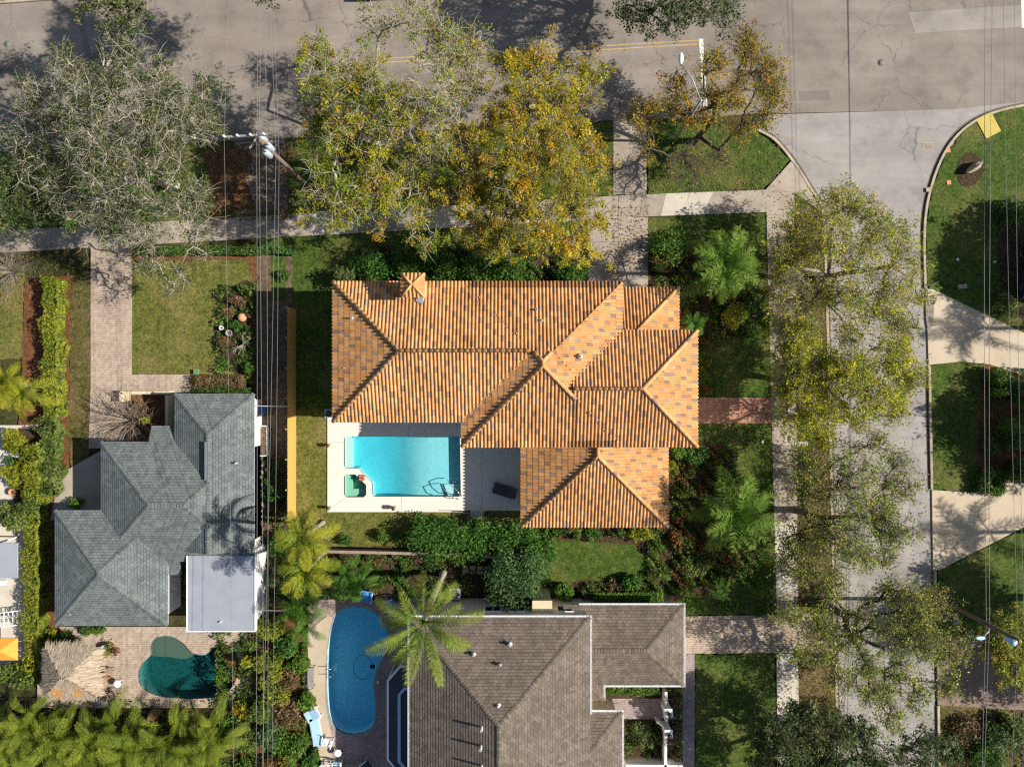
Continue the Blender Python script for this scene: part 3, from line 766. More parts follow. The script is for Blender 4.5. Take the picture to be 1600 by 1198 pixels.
# lawns and beds ------------------------------------------------ (z rises a few mm where sheets overlap)
LZ = 0.085
pad('verge', [(-900, 288), (0, 241), (960, 190), (962, 305), (700, 319), (400, 340), (0, 362), (-900, 410)], LZ, M['lawn'], jagged=True)
pad('verge', [(1010, 188), (1180, 204), (1234, 250), (1192, 296), (1012, 304)], LZ, M['lawn'], jagged=True)
lawn_front = pad('front_lawn', [(405, 370), (700, 356), (918, 345), (918, 660), (405, 660)], LZ, M['lawn'], jagged=True)
pad('front_lawn', [(1012, 341), (1194, 333), (1210, 640), (1216, 960), (848, 960), (848, 826), (900, 826), (900, 500), (1012, 500)], LZ + .004, M['lawn'], jagged=True)
pad('back_lawn', [(462, 640), (905, 640), (905, 960), (420, 930), (450, 790)], LZ + .002, M['lawn_dry'], [grow(pool_main, 2), grow(spa_main, 2)], jagged=True)
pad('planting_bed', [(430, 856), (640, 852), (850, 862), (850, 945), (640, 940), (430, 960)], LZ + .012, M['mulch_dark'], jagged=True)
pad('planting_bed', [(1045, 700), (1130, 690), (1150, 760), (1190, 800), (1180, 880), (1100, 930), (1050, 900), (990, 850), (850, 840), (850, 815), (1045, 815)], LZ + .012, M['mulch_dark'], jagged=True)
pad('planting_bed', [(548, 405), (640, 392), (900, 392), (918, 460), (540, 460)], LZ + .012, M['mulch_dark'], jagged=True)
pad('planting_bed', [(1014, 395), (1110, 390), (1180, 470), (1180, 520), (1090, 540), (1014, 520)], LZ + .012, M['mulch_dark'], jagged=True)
pad('grass_strip', [(1236, 300), (1284, 335), (1288, 420), (1294, 620), (1300, 900), (1308, 1198), (1312, 1500), (1255, 1500), (1248, 1198), (1243, 640)], LZ, M['lawn_brown'], jagged=True)
pad('side_lawn', [(1086, 1021), (1210, 1020), (1212, 1500), (1084, 1500)], LZ, M['lawn'], jagged=True)
pad('corner_lawn', [(1600, 166), (1545, 180), (1505, 205), (1475, 245), (1455, 300), (1446, 360), (1448, 440), (1452, 460), (1600, 530), (1900, 660), (2300, 660), (2300, 130)], LZ, M['lawn'], jagged=True)
pad('island_lawn', [(1452, 571), (1500, 566), (1545, 570), (1600, 590), (1760, 640), (1760, 720), (1600, 755), (1575, 748), (1520, 768), (1458, 764)], LZ, M['lawn'], jagged=True)
pad('corner_lawn', [(1464, 892), (1600, 824), (1900, 690), (2300, 690), (2300, 1000), (1466, 1000)], LZ + .002, M['lawn'], jagged=True)
pad('corner_lawn', [(1466, 1100), (1900, 1110), (1900, 1500), (1472, 1500)], LZ, M['lawn_brown'], jagged=True)
pad('front_lawn', [(207, 405), (400, 403), (400, 600), (290, 586), (206, 585)], LZ, M['lawn_dry'], jagged=True)
pad('side_lawn', [(112, 430), (145, 425), (141, 660), (138, 735), (118, 760), (108, 700)], LZ, M['lawn_brown'], jagged=True)
pad('planting_bed', [(40, 440), (112, 430), (107, 740), (95, 1060), (20, 1060), (30, 700)], LZ + .004, M['mulch'], jagged=True)
pad('front_lawn', [(-200, 400), (38, 415), (36, 560), (-200, 560)], LZ, M['lawn_dry'], jagged=True)
pad('planting_bed', [(340, 470), (378, 440), (402, 440), (402, 600), (378, 590), (345, 560), (334, 520)], LZ + .006, M['mulch_dark'], jagged=True)
pad('planting_bed', [(180, 392), (402, 388), (402, 470), (396, 440), (385, 406), (206, 408)], LZ + .008, M['mulch'], jagged=True)
pad('planting_bed', [(150, 640), (200, 612), (275, 612), (275, 700), (150, 700)], LZ + .004, M['mulch'], jagged=True)
pad('side_yard', [(403, 390), (458, 380), (456, 990), (403, 990)], LZ + .006, M['soil'], jagged=True)
pad('grass_verge', [(424, 384), (446, 380), (447, 470), (425, 474)], LZ + .014, M['lawn'], jagged=True)
pad('planting_bed', [(330, 985), (480, 930), (484, 1500), (330, 1500), (385, 1100)], LZ + .010, M['mulch'], jagged=True)
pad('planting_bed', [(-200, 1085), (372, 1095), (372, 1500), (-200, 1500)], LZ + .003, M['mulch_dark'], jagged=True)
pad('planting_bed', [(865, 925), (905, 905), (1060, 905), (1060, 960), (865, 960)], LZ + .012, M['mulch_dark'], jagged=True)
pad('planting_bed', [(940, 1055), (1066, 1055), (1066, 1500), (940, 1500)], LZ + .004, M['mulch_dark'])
pad('mulch_ring', smooth_loop([(1494, 262), (1502, 246), (1516, 239), (1530, 248), (1535, 266), (1526, 285), (1511, 293), (1498, 286)], 3), LZ + .02, M['mulch_dark'], jagged=True, amp=0.03)
pad('planting_bed', smooth_loop([(1536, 570), (1575, 572), (1640, 600), (1680, 680), (1600, 752), (1560, 766), (1530, 740), (1528, 640)], 3), LZ + .006, M['mulch'], jagged=True)
pad('planting_bed', [(1556, 350), (1600, 335), (1700, 380), (1700, 540), (1600, 510), (1560, 440)], LZ + .004, M['mulch_dark'], jagged=True)

# driveways
pad('driveway', [(1446, 452), (1456, 452), (1600, 521), (1900, 640), (1900, 710), (1600, 822), (1466, 890), (1457, 890), (1455, 765), (1520, 769), (1575, 749), (1600, 753), (1700, 730),
                 (1700, 630), (1600, 588), (1545, 569), (1500, 565), (1450, 570)], 0.075 + 0.02, M['concrete_drive'])
pad('driveway', [(1462, 995), (1600, 1000), (1900, 1010), (1900, 1115), (1600, 1108), (1464, 1100)], 0.10, M['drive_brown'])
pad('driveway', [(143, 236), (208, 232), (207, 585), (300, 585), (300, 617), (206, 617), (206, 700), (140, 700), (143, 600)], 0.10, M['paver_tan'])
pad('driveway', [(368, 223), (446, 219), (450, 329), (372, 334)], 0.101, M['paver_grey'])
pad('mulch_bed', [(322, 232), (372, 228), (392, 245), (388, 290), (400, 325), (330, 336)], 0.105, M['mulch'], jagged=True, amp=.12)
pad('pathway', [(95, 740), (165, 700), (165, 812), (80, 812)], 0.101, M['concrete'])
dr = empty('driveway', (*P2(965, 300), 0), kind='structure')
ys = [186, 225, 264, 303]; 
for x0, x1, yy in ((958, 1010, [187, 226, 265, 304.5]), (918, 965.6, [343, 378, 414, 452]), (966, 1012, [339.5, 376, 413, 452])):
    for a, b in zip(yy[:-1], yy[1:]):
        MB().prism(PP([(x0, a + .4), (x1, a + .4), (x1, b), (x0, b)]), -0.05, 0.105 + random.uniform(-.004, .004)).build('slab', M['concrete'], dr)

def sidewalk(name, a0, a1, b0, b1, n, news=(), z=0.11):
    """slabs between edge lines a (a0->a1) and b (b0->b1) in px"""
    root = empty(name, (*P2((a0[0] + b0[0]) / 2, (a0[1] + b0[1]) / 2), 0), kind='structure')
    gap = 0.35
    L = math.hypot(a1[0] - a0[0], a1[1] - a0[1])
    for i in range(n):
        t0 = i / n + gap / L / 2; t1 = (i + 1) / n - gap / L / 2
        q = lambda p0, p1, t: (p0[0] + (p1[0] - p0[0]) * t, p0[1] + (p1[1] - p0[1]) * t)
        MB().prism(PP([q(a0, a1, t0), q(a0, a1, t1), q(b0, b1, t1), q(b0, b1, t0)]), -0.05, z + random.uniform(-.006, .006)).build('slab', M['concrete_new'] if i in news else M['concrete'], root)
    return root
sidewalk('sidewalk', (-140, 369), (965.6, 306.6), (-140, 403), (965.6, 342), 30, (17, 18, 22, 23, 24, 26))
sidewalk('sidewalk', (966, 306), (1226, 296), (966, 340.5), (1196, 332), 7, (2, 3))
sidewalk('sidewalk', (1196, 300), (1213, 960), (1240, 300), (1246, 960), 18, (14, 15, 16))
sidewalk('sidewalk', (1213, 1020), (1215, 1500), (1246, 1020), (1252, 1500), 13, (0, 1, 2, 3, 4))
pad('pathway', [(1092, 621), (1206, 621), (1206, 661), (1090, 661)], 0.102, M['paver_red'])
pad('pathway', [(1066, 962), (1296, 958), (1300, 1018), (1066, 1020)], 0.108, M['paver_tan'])
pad('pathway', [(1066, 1020.5), (1085, 1020.5), (1083, 1500), (1066, 1500)], 0.106, M['paver_grey'])
pad('courtyard', [(930, 1090), (1065, 1090), (1065, 1122), (930, 1122)], 0.108, M['paver_grey'])
pad('courtyard', [(960, 1186), (1065, 1186), (1065, 1400), (960, 1400)], 0.107, M['paver_grey'])
# corner ramp
pad('kerb_ramp', [(1195, 298), (1236, 252), (1262, 292), (1284, 332), (1238, 300)], 0.098, M['concrete'])
# kerbs along the side street
for pts in ([(1182, 203), (1210, 219), (1238, 252), (1264, 292), (1285, 332), (1289.5, 420), (1295, 620), (1301, 900), (1309, 1198), (1315, 1500)],
            [(1640, 158), (1600, 165), (1545, 179), (1503, 204), (1473, 243), (1452, 300), (1443.5, 360), (1445, 452)],
            [(1451, 571), (1455, 764)], [(1460, 891), (1463, 994)], [(1465, 1101), (1472, 1500)]):
    ribbon('kerb', smooth_loop(pts, 5, closed=False) if len(pts) > 2 else pts, 0.17, -0.05, 0.125, M['kerb'])
# gutter shade strip is the real kerb height; apron of the upper drive
pad('pavement_patch', smooth_loop([(1446, 470), (1455, 462), (1458, 480), (1456, 505), (1450, 515), (1446, 500)], 3), 0.1, M['asphalt'])

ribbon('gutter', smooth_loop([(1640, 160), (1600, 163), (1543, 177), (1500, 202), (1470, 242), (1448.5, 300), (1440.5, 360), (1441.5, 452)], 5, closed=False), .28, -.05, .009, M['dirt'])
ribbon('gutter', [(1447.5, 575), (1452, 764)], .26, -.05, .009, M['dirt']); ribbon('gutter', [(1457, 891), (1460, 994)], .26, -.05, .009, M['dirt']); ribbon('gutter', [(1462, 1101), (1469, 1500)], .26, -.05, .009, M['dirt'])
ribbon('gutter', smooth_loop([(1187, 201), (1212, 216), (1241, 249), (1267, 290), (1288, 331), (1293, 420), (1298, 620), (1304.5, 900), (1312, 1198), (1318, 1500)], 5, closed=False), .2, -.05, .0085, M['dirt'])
pad('asphalt_patch', [(1248, 143), (1296, 141), (1297, 156), (1250, 158)], .0045, M['patch']); pad('asphalt_patch', [(1420, 20), (1600, 8), (1600, 42), (1430, 52)], .0045, M['patch_pale']); pad('asphalt_patch', [(120, 20), (128, 20), (150, 120), (140, 121)], .0045, M['patch'])
pad('asphalt_patch', [(1340, 700), (1352, 700), (1356, 1198), (1343, 1198)], .0065, M['patch_street'], jagged=True)
# pool decks
pad('pool_deck', [(512.5, 640), (905, 640), (905, 700), (813, 700), (813, 797), (725, 797), (725, 799), (512.5, 799)], 0.16, M['deck'], [pool_main, spa_main])
for pts in ([(513, 691), (538, 690.5)], [(513, 798), (541, 776)], [(628, 775.5), (628, 799)], [(753, 698), (753, 796)], [(721, 700), (812, 748)][:0], [(562, 660), (562, 681)], [(640, 659), (640, 681)]):
    if pts: ribbon('deck_joint', pts, .03, .15, .1625, M['joint'])
gp_deck = [(95, 978), (400, 978), (403, 1104), (60, 1104), (60, 1000), (95, 1000)]
pad('pool_deck', gp_deck, 0.122, M['paver_tan'], [pool_green])
pad('pool_deck', [(480, 960), (500, 930), (690, 926), (690, 1500), (512, 1500), (505, 1198), (483, 1110)], 0.122, M['paver_pool'], [pool_blue])
pad('pool_terrace', [(481.5, 985), (512.5, 960), (520, 962), (512.5, 1000), (508.5, 1045), (509, 1100), (515, 1130), (519, 1148), (519, 1300), (503, 1300), (503, 1190), (484, 1115)], 0.17, M['concrete_drive'])
# copings
def coping(outline, w_px, z, mat):
    o = MB().prism(PP(grow(outline, w_px)), z - 0.05, z, [PP(outline)]).build('pool_coping', mat); o['kind'] = 'structure'
coping(pool_green, 6, 0.135, M['paver_tan']); coping(pool_blue, 5, 0.14, M['stone_grey'])

def basin(name, label, outline, floor_fn, mat, wz, wmat, top, nsub=10, steps=(), smat=None):
    """swimming pool: walls + floor mesh, a closed water body and steps"""
    pts = PP(outline); cx = sum(p[0] for p in pts) / len(pts); cy = sum(p[1] for p in pts) / len(pts)
    root = empty(name, (cx, cy, 0), 0, label, 'pool')
    mb = MB(); n = len(pts)
    ar = sum(pts[i][0] * pts[(i + 1) % n][1] - pts[(i + 1) % n][0] * pts[i][1] for i in range(n))
    if ar < 0: pts = pts[::-1]
    # wall (faces inward) + floor as grid cells
    dz = [floor_fn(*p) for p in pts]
    mb.add([(p[0], p[1], top) for p in pts] + [(p[0], p[1], d) for p, d in zip(pts, dz)], [(i, n + i, n + (i + 1) % n, (i + 1) % n) for i in range(n)])
    tris = tessellate_polygon([[Vector((*p, 0)) for p in pts]])
    bm = bmesh.new(); vv = [bm.verts.new((*p, 0)) for p in pts]
    for t in tris:
        try: bm.faces.new([vv[i] for i in t])
        except ValueError: pass
    for s in range(3): bmesh.ops.subdivide_edges(bm, edges=[e for e in bm.edges if e.calc_length() > 0.7], cuts=1, use_grid_fill=True)
    bmesh.ops.triangulate(bm, faces=bm.faces)
    bm.verts.ensure_lookup_table()
    for v in bm.verts: v.co.z = floor_fn(v.co.x, v.co.y)
    for f in bm.faces:
        f.normal_update()
        ff = [l.index for l in f.verts]
    bm.verts.index_update()
    mb.add([v.co[:] for v in bm.verts], [[v.index for v in (f.verts if f.normal.z > 0 else reversed(f.verts))] for f in bm.faces], True)
    bm.free()
    mb.build('basin', mat, root)
    lo = min(dz) - 0.6
    for sp in steps:
        MB().prism(PP(sp[0]), sp[2], sp[1]).build('step', smat or mat, root)
    MB().prism(PP(grow(outline, 0.4)), -3.2, wz, bottom=True).build('water', wmat, root)
    return root
def fl_main(x, y):
    px = x * SCL + 800
    t = min(1, max(0, (px - 605) / 55)); t = t * t * (3 - 2 * t)
    return -1.12 + 0.62 * t
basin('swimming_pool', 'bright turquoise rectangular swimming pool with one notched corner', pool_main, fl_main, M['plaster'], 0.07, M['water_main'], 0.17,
      steps=[([(538, 681), (549.5, 681), (549.5, 731.5), (538, 731.5)], -0.12, -1.9), ([(693, 757), (701, 757), (722, 757), (722, 776), (700, 776)], -0.25, -1.2)])
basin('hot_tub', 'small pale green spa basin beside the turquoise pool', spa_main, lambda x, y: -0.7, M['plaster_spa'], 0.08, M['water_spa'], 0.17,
      steps=[([(538, 740), (549, 740), (549, 764.5), (574, 764.5), (574, 777), (538, 777)], -0.3, -0.9)])
def fl_green(x, y):
    px, py = x * SCL + 800, 599 - y * SCL
    return -0.22 if py < 1022 - 0.05 * (px - 240) and px < 305 else -1.25
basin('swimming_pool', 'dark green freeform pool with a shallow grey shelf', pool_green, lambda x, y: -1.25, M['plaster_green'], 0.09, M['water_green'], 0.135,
      steps=[(smooth_loop([(247, 993), (270, 992), (288, 1003), (302, 1017), (308, 1019), (290, 1029), (265, 1026), (235, 1023), (236, 1006)], 4), -0.02, -1.3)], smat=M['shelf_stone'])
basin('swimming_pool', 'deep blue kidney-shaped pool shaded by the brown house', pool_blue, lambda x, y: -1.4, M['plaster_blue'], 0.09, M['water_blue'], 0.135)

# road markings, lids
def mark(name, pts, mat, z, label, cat): return tag(MB().prism(PP(pts), z - 0.003, z).build(name, mat), label, cat)
mark('stop_line', [(1092, 61), (1098.5, 61), (1106, 170), (1099, 170)], M['line_white'], 0.006, 'long white stop bar painted across the lane by the orange-leaved tree', 'road marking')
mark('stop_line', [(1594, -60), (1600, -60), (1604, 44), (1596.5, 44)], M['line_white'], 0.006, 'white bar painted at the far corner of the crossing asphalt', 'road marking')
yl = empty('centre_line', (*P2(900, 72), 0), 0, 'double yellow centre line on the upper road', 'road marking')
for o in (0, 6): MB().prism(PP([(585, 92 + o), (1091, 62.5 + o), (1091, 64.2 + o), (585, 93.7 + o)]), 0.003, 0.006).build('stripe', M['line_yellow'], yl)
def lid(px, py, r, label, z=0.004, mat='lid'):
    x, y = P2(px, py); t = empty('manhole_cover', (x, y, z), 0, label, 'manhole')
    MB().lathe((x, y, z), [(r, -0.02), (r, 0.006), (r * .86, 0.008), (r * .84, 0.003)], 18).build('frame', M['lid'], t)
    mb = MB().lathe((x, y, z), [(r * .82, -0.01), (r * .82, 0.007)], 18)
    for k in range(-2, 3): mb.box((x, y + k * r * .25, z + 0.009), (r * 1.0, r * .08, 0.006))
    mb.build('lid', M[mat], t)
lid(11, 69, 0.24, 'round dark manhole cover on the upper road'); lid(1377, 98, 0.28, 'round greenish manhole cover in the crossing', 0.0, 'lid')
for (px, py, w, l, label) in ((1230, 216, 1.1, 0.3, 'long shallow drain grate beside the lawn corner'), (1450, 228, 0.9, 0.45, 'drain grate beside the curved kerb')):
    x, y = P2(px, py); t = empty('drain_grate', (x, y, 0.008), 0, label, 'drain')
    MB().box((x, y, 0.01), (w, l, 0.006)).build('frame', M['kerb'], t)
    mb = MB()
    for k in range(9): mb.box((x - w * .42 + k * w * .105, y, 0.016), (0.035, l * .8, 0.008))
    mb.build('grate', M['lid'], t)

# leaf litter on verge, road edge and drive
def litter(name, polys, n, pal, z):
    cen = []
    for (x0, y0, x1, y1, w) in polys:
        m = int(n * w); q = np.stack([rng.uniform(x0, x1, m), rng.uniform(y0, y1, m)], 1)
        cen.append(np.stack([(q[:, 0] - 800) / SCL, (599 - q[:, 1]) / SCL, np.full(m, z)], 1))
    cen = np.concatenate(cen); cen[:, 2] += rng.random(len(cen)) * 0.03
    V, F = leaf_quads(cen, rng.uniform(0.03, 0.085, len(cen)), 3.0, 0.6)
    o = link(name, np_mesh(name, V, F, M['leaf'], pick_cols(len(cen), pal))); o['kind'] = 'stuff'
litter('leaf_litter', [(0, 236, 960, 262, .26), (330, 225, 450, 340, .2), (940, 320, 1014, 420, .05), (1010, 190, 1220, 300, .06), (1246, 320, 1300, 1150, .22), (1250, 620, 1300, 960, .06), (0, 380, 130, 520, .06), (1285, 330, 1320, 1198, .10), (1290, 330, 1460, 1198, .06), (1190, 300, 1250, 1198, .10), (330, 225, 460, 345, .2)], 13000, PAL['litter'], 0.115)

def ground_cover(polys, n, pal, leaf=.07, h=.45):
    cen = []; 
    for (x0, y0, x1, y1, w) in polys:
        m = int(n * w); q = np.stack([rng.uniform(x0, x1, m), rng.uniform(y0, y1, m)], 1)
        f = np.sin(q[:, 0] * .13 + 1) + np.sin(q[:, 1] * .17 + q[:, 0] * .05) + .8 * np.sin(q[:, 0] * .31 - q[:, 1] * .27)
        keep = f > rng.uniform(-1.6, 1.0, m); q = q[keep]; f = f[keep]
        cen.append(np.stack([(q[:, 0] - 800) / SCL, (599 - q[:, 1]) / SCL, .1 + rng.random(len(q)) * h * np.clip(.4 + .4 * f, .15, 1)], 1))
    cen = np.concatenate(cen)
    V, F = leaf_quads(cen, leaf * rng.uniform(.6, 1.5, len(cen)), .4)
    ci = (np.floor(cen[:, 0] * 1.1 + np.sin(cen[:, 1] * 1.7) * 1.5).astype(int)) % len(pal)
    ci = np.where(rng.random(len(cen)) < .5, ci, rng.integers(0, len(pal), len(cen)))
    o = link('ground_cover', np_mesh('ground_cover', V, F, M['leaf'], pick_cols(len(cen), pal, ci))); o['kind'] = 'stuff'
GC = PAL['croton'] + PAL['shrub'] + PAL['hedge_olive']
ground_cover([(1048, 700, 1150, 900, .5), (860, 815, 1045, 836, .1), (1010, 830, 1190, 915, .3), (1062, 520, 1110, 620, .12), (1020, 390, 1180, 530, .3)], 46000, GC, .085, .6)
ground_cover([(550, 385, 918, 442, .45), (430, 862, 640, 935, .5), (860, 908, 1062, 930, .16), (640, 855, 860, 930, .25)], 36000, PAL['shrub'] + PAL['dark'] + PAL['rusty'][:2], .085, .6)
ground_cover([(1530, 575, 1640, 750, .3), (1545, 330, 1640, 470, .14), (1470, 1108, 1640, 1230, .35)], 22000, PAL['dark'] + PAL['hedge_olive'] + PAL['rusty'])
ground_cover([(340, 985, 482, 1230, .8), (0, 1090, 370, 1230, .2), (410, 715, 448, 985, .2), (342, 445, 400, 590, .12), (945, 1125, 1034, 1180, .08), (1044, 1070, 1064, 1190, .05)], 34000, PAL['rusty'][:2] + PAL['hedge_olive'] + PAL['shrub'], .085, .6)
ground_cover([(1246, 330, 1290, 1190, .4), (1100, 335, 1200, 615, .25), (1100, 665, 1205, 950, .2)], 9000, PAL['hedge_olive'] + PAL['litter'], .05, .12)

# ------------------------------------------------------------------ roofs
PITCH = 0.39
def hip_faces(x0, y0, x1, y1, h, p=PITCH, gable=''):
    """faces of a hip roof on a plan rectangle: list of (origin, U, V, poly(u,v plan))"""
    w, d = x1 - x0, y1 - y0; r = min(w, d) / 2; f = []
    def tri_or_trap(L, cutL, cutR):           # eave length L, run r
        return [(0, 0), (L, 0), (L - (0 if cutR else r), r), ((0 if cutL else r), r)]
    if w >= d:
        f.append(((x0, y0), (1, 0), (0, 1), tri_or_trap(w, 'W' in gable, 'E' in gable), 'S'))
        f.append(((x1, y1), (-1, 0), (0, -1), tri_or_trap(w, 'E' in gable, 'W' in gable), 'N'))
        if 'E' not in gable: f.append(((x1, y0), (0, 1), (-1, 0), [(0, 0), (d, 0), (r, r)], 'E'))
        if 'W' not in gable: f.append(((x0, y1), (0, -1), (1, 0), [(0, 0), (d, 0), (r, r)], 'W'))
    else:
        f.append(((x1, y0), (0, 1), (-1, 0), tri_or_trap(d, 'S' in gable, 'N' in gable), 'E'))
        f.append(((x0, y1), (0, -1), (1, 0), tri_or_trap(d, 'N' in gable, 'S' in gable), 'W'))
        if 'S' not in gable: f.append(((x0, y0), (1, 0), (0, 1), [(0, 0), (w, 0), (r, r)], 'S'))
        if 'N' not in gable: f.append(((x1, y1), (-1, 0), (0, -1), [(0, 0), (w, 0), (r, r)], 'N'))
    return f
def hip_z(R, x, y):
    x0, y0, x1, y1, h, p, gable = R
    if x < x0 or x > x1 or y < y0 or y > y1: return -9
    ds = []
    w, d = x1 - x0, y1 - y0
    if 'W' not in gable: ds.append(x - x0)
    if 'E' not in gable: ds.append(x1 - x)
    if 'S' not in gable: ds.append(y - y0)
    if 'N' not in gable: ds.append(y1 - y)
    return h + p * min(ds)
def rect_px(xa, ya, xb, yb, h, p=PITCH, gable=''):
    x0, y1 = P2(xa, ya, h); x1, y0 = P2(xb, yb, h)
    return (x0, y0, x1, y1, h, p, gable)
def hidden(rects, i, x, y, z, tol=0.03):
    for j, R in enumerate(rects):
        if j == i: continue
        zz = hip_z(R, x, y)
        if zz > z + tol or (abs(zz - z) <= tol and j > i): return True
    return False
def clip_poly(poly, a, b, c):
    """keep a*u+b*v+c>=0"""
    out = []
    for i in range(len(poly)):
        p, q = poly[i], poly[(i + 1) % len(poly)]
        dp = a * p[0] + b * p[1] + c; dq = a * q[0] + b * q[1] + c
        if dp >= 0: out.append(p)
        if (dp >= 0) != (dq >= 0):
            t = dp / (dp - dq); out.append((p[0] + (q[0] - p[0]) * t, p[1] + (q[1] - p[1]) * t))
    return out
def vrange(poly, u):
    lo, hi = 1e9, -1e9
    for i in range(len(poly)):
        (u0, v0), (u1, v1) = poly[i], poly[(i + 1) % len(poly)]
        if abs(u1 - u0) < 1e-9: continue
        t = (u - u0) / (u1 - u0)
        if -1e-6 <= t <= 1 + 1e-6:
            v = v0 + (v1 - v0) * t; lo = min(lo, v); hi = max(hi, v)
    return lo, hi
def hips_of(R):
    x0, y0, x1, y1, h, p, gable = R; w, d = x1 - x0, y1 - y0; r = min(w, d) / 2; z = h + p * r; L = []
    if w >= d:
        a = (x0 if 'W' in gable else x0 + r, y0 + r, z); b = (x1 if 'E' in gable else x1 - r, y0 + r, z)
        if 'W' not in gable: L += [((x0, y0, h), a), ((x0, y1, h), a)]
        if 'E' not in gable: L += [((x1, y0, h), b), ((x1, y1, h), b)]
    else:
        a = (x0 + r, y0 if 'S' in gable else y0 + r, z); b = (x0 + r, y1 if 'N' in gable else y1 - r, z)
        if 'S' not in gable: L += [((x0, y0, h), a), ((x1, y0, h), a)]
        if 'N' not in gable: L += [((x0, y1, h), b), ((x1, y1, h), b)]
    if (Vector(b) - Vector(a)).length > 0.05: L.append((a, b))
    return L

# ---- the orange tiled house
ORANGE = [(0.51, 0.267, 0.104), (0.53, 0.282, 0.114), (0.49, 0.250, 0.094), (0.55, 0.300, 0.126), (0.50, 0.238, 0.084)]
DARKT = [(0.27, 0.175, 0.125), (0.30, 0.20, 0.145), (0.24, 0.155, 0.11), (0.33, 0.225, 0.165)]
TP, TE = 0.235, 0.41
PROF = [(0.0, 0.0), (0.05, 0.04), (0.17, 0.07), (0.32, 0.08), (0.47, 0.07), (0.6, 0.035), (0.65, 0.0), (0.82, -0.02), (1.0, 0.0)]
def tile_geo(u0, pitch, v0, v1fn, v0fn, sl, p, lift=0.014):
    """tile verts in (u, vplan, n) -> list; front row then back row"""
    fr_, bk = [], []
    for t, hgt in PROF:
        u = u0 + t * pitch
        a = max(v0, v0fn(u)); b = min(v0 + TE / sl + 0.05, v1fn(u))
        if b < a: b = a
        ta = (a - v0) / (TE / sl); tb = (b - v0) / (TE / sl)
        fr_.append((u, a, hgt * 1.0 + lift * (1 - ta))); bk.append((u, b, hgt * 0.95 + lift * (1 - tb)))
    return fr_, bk

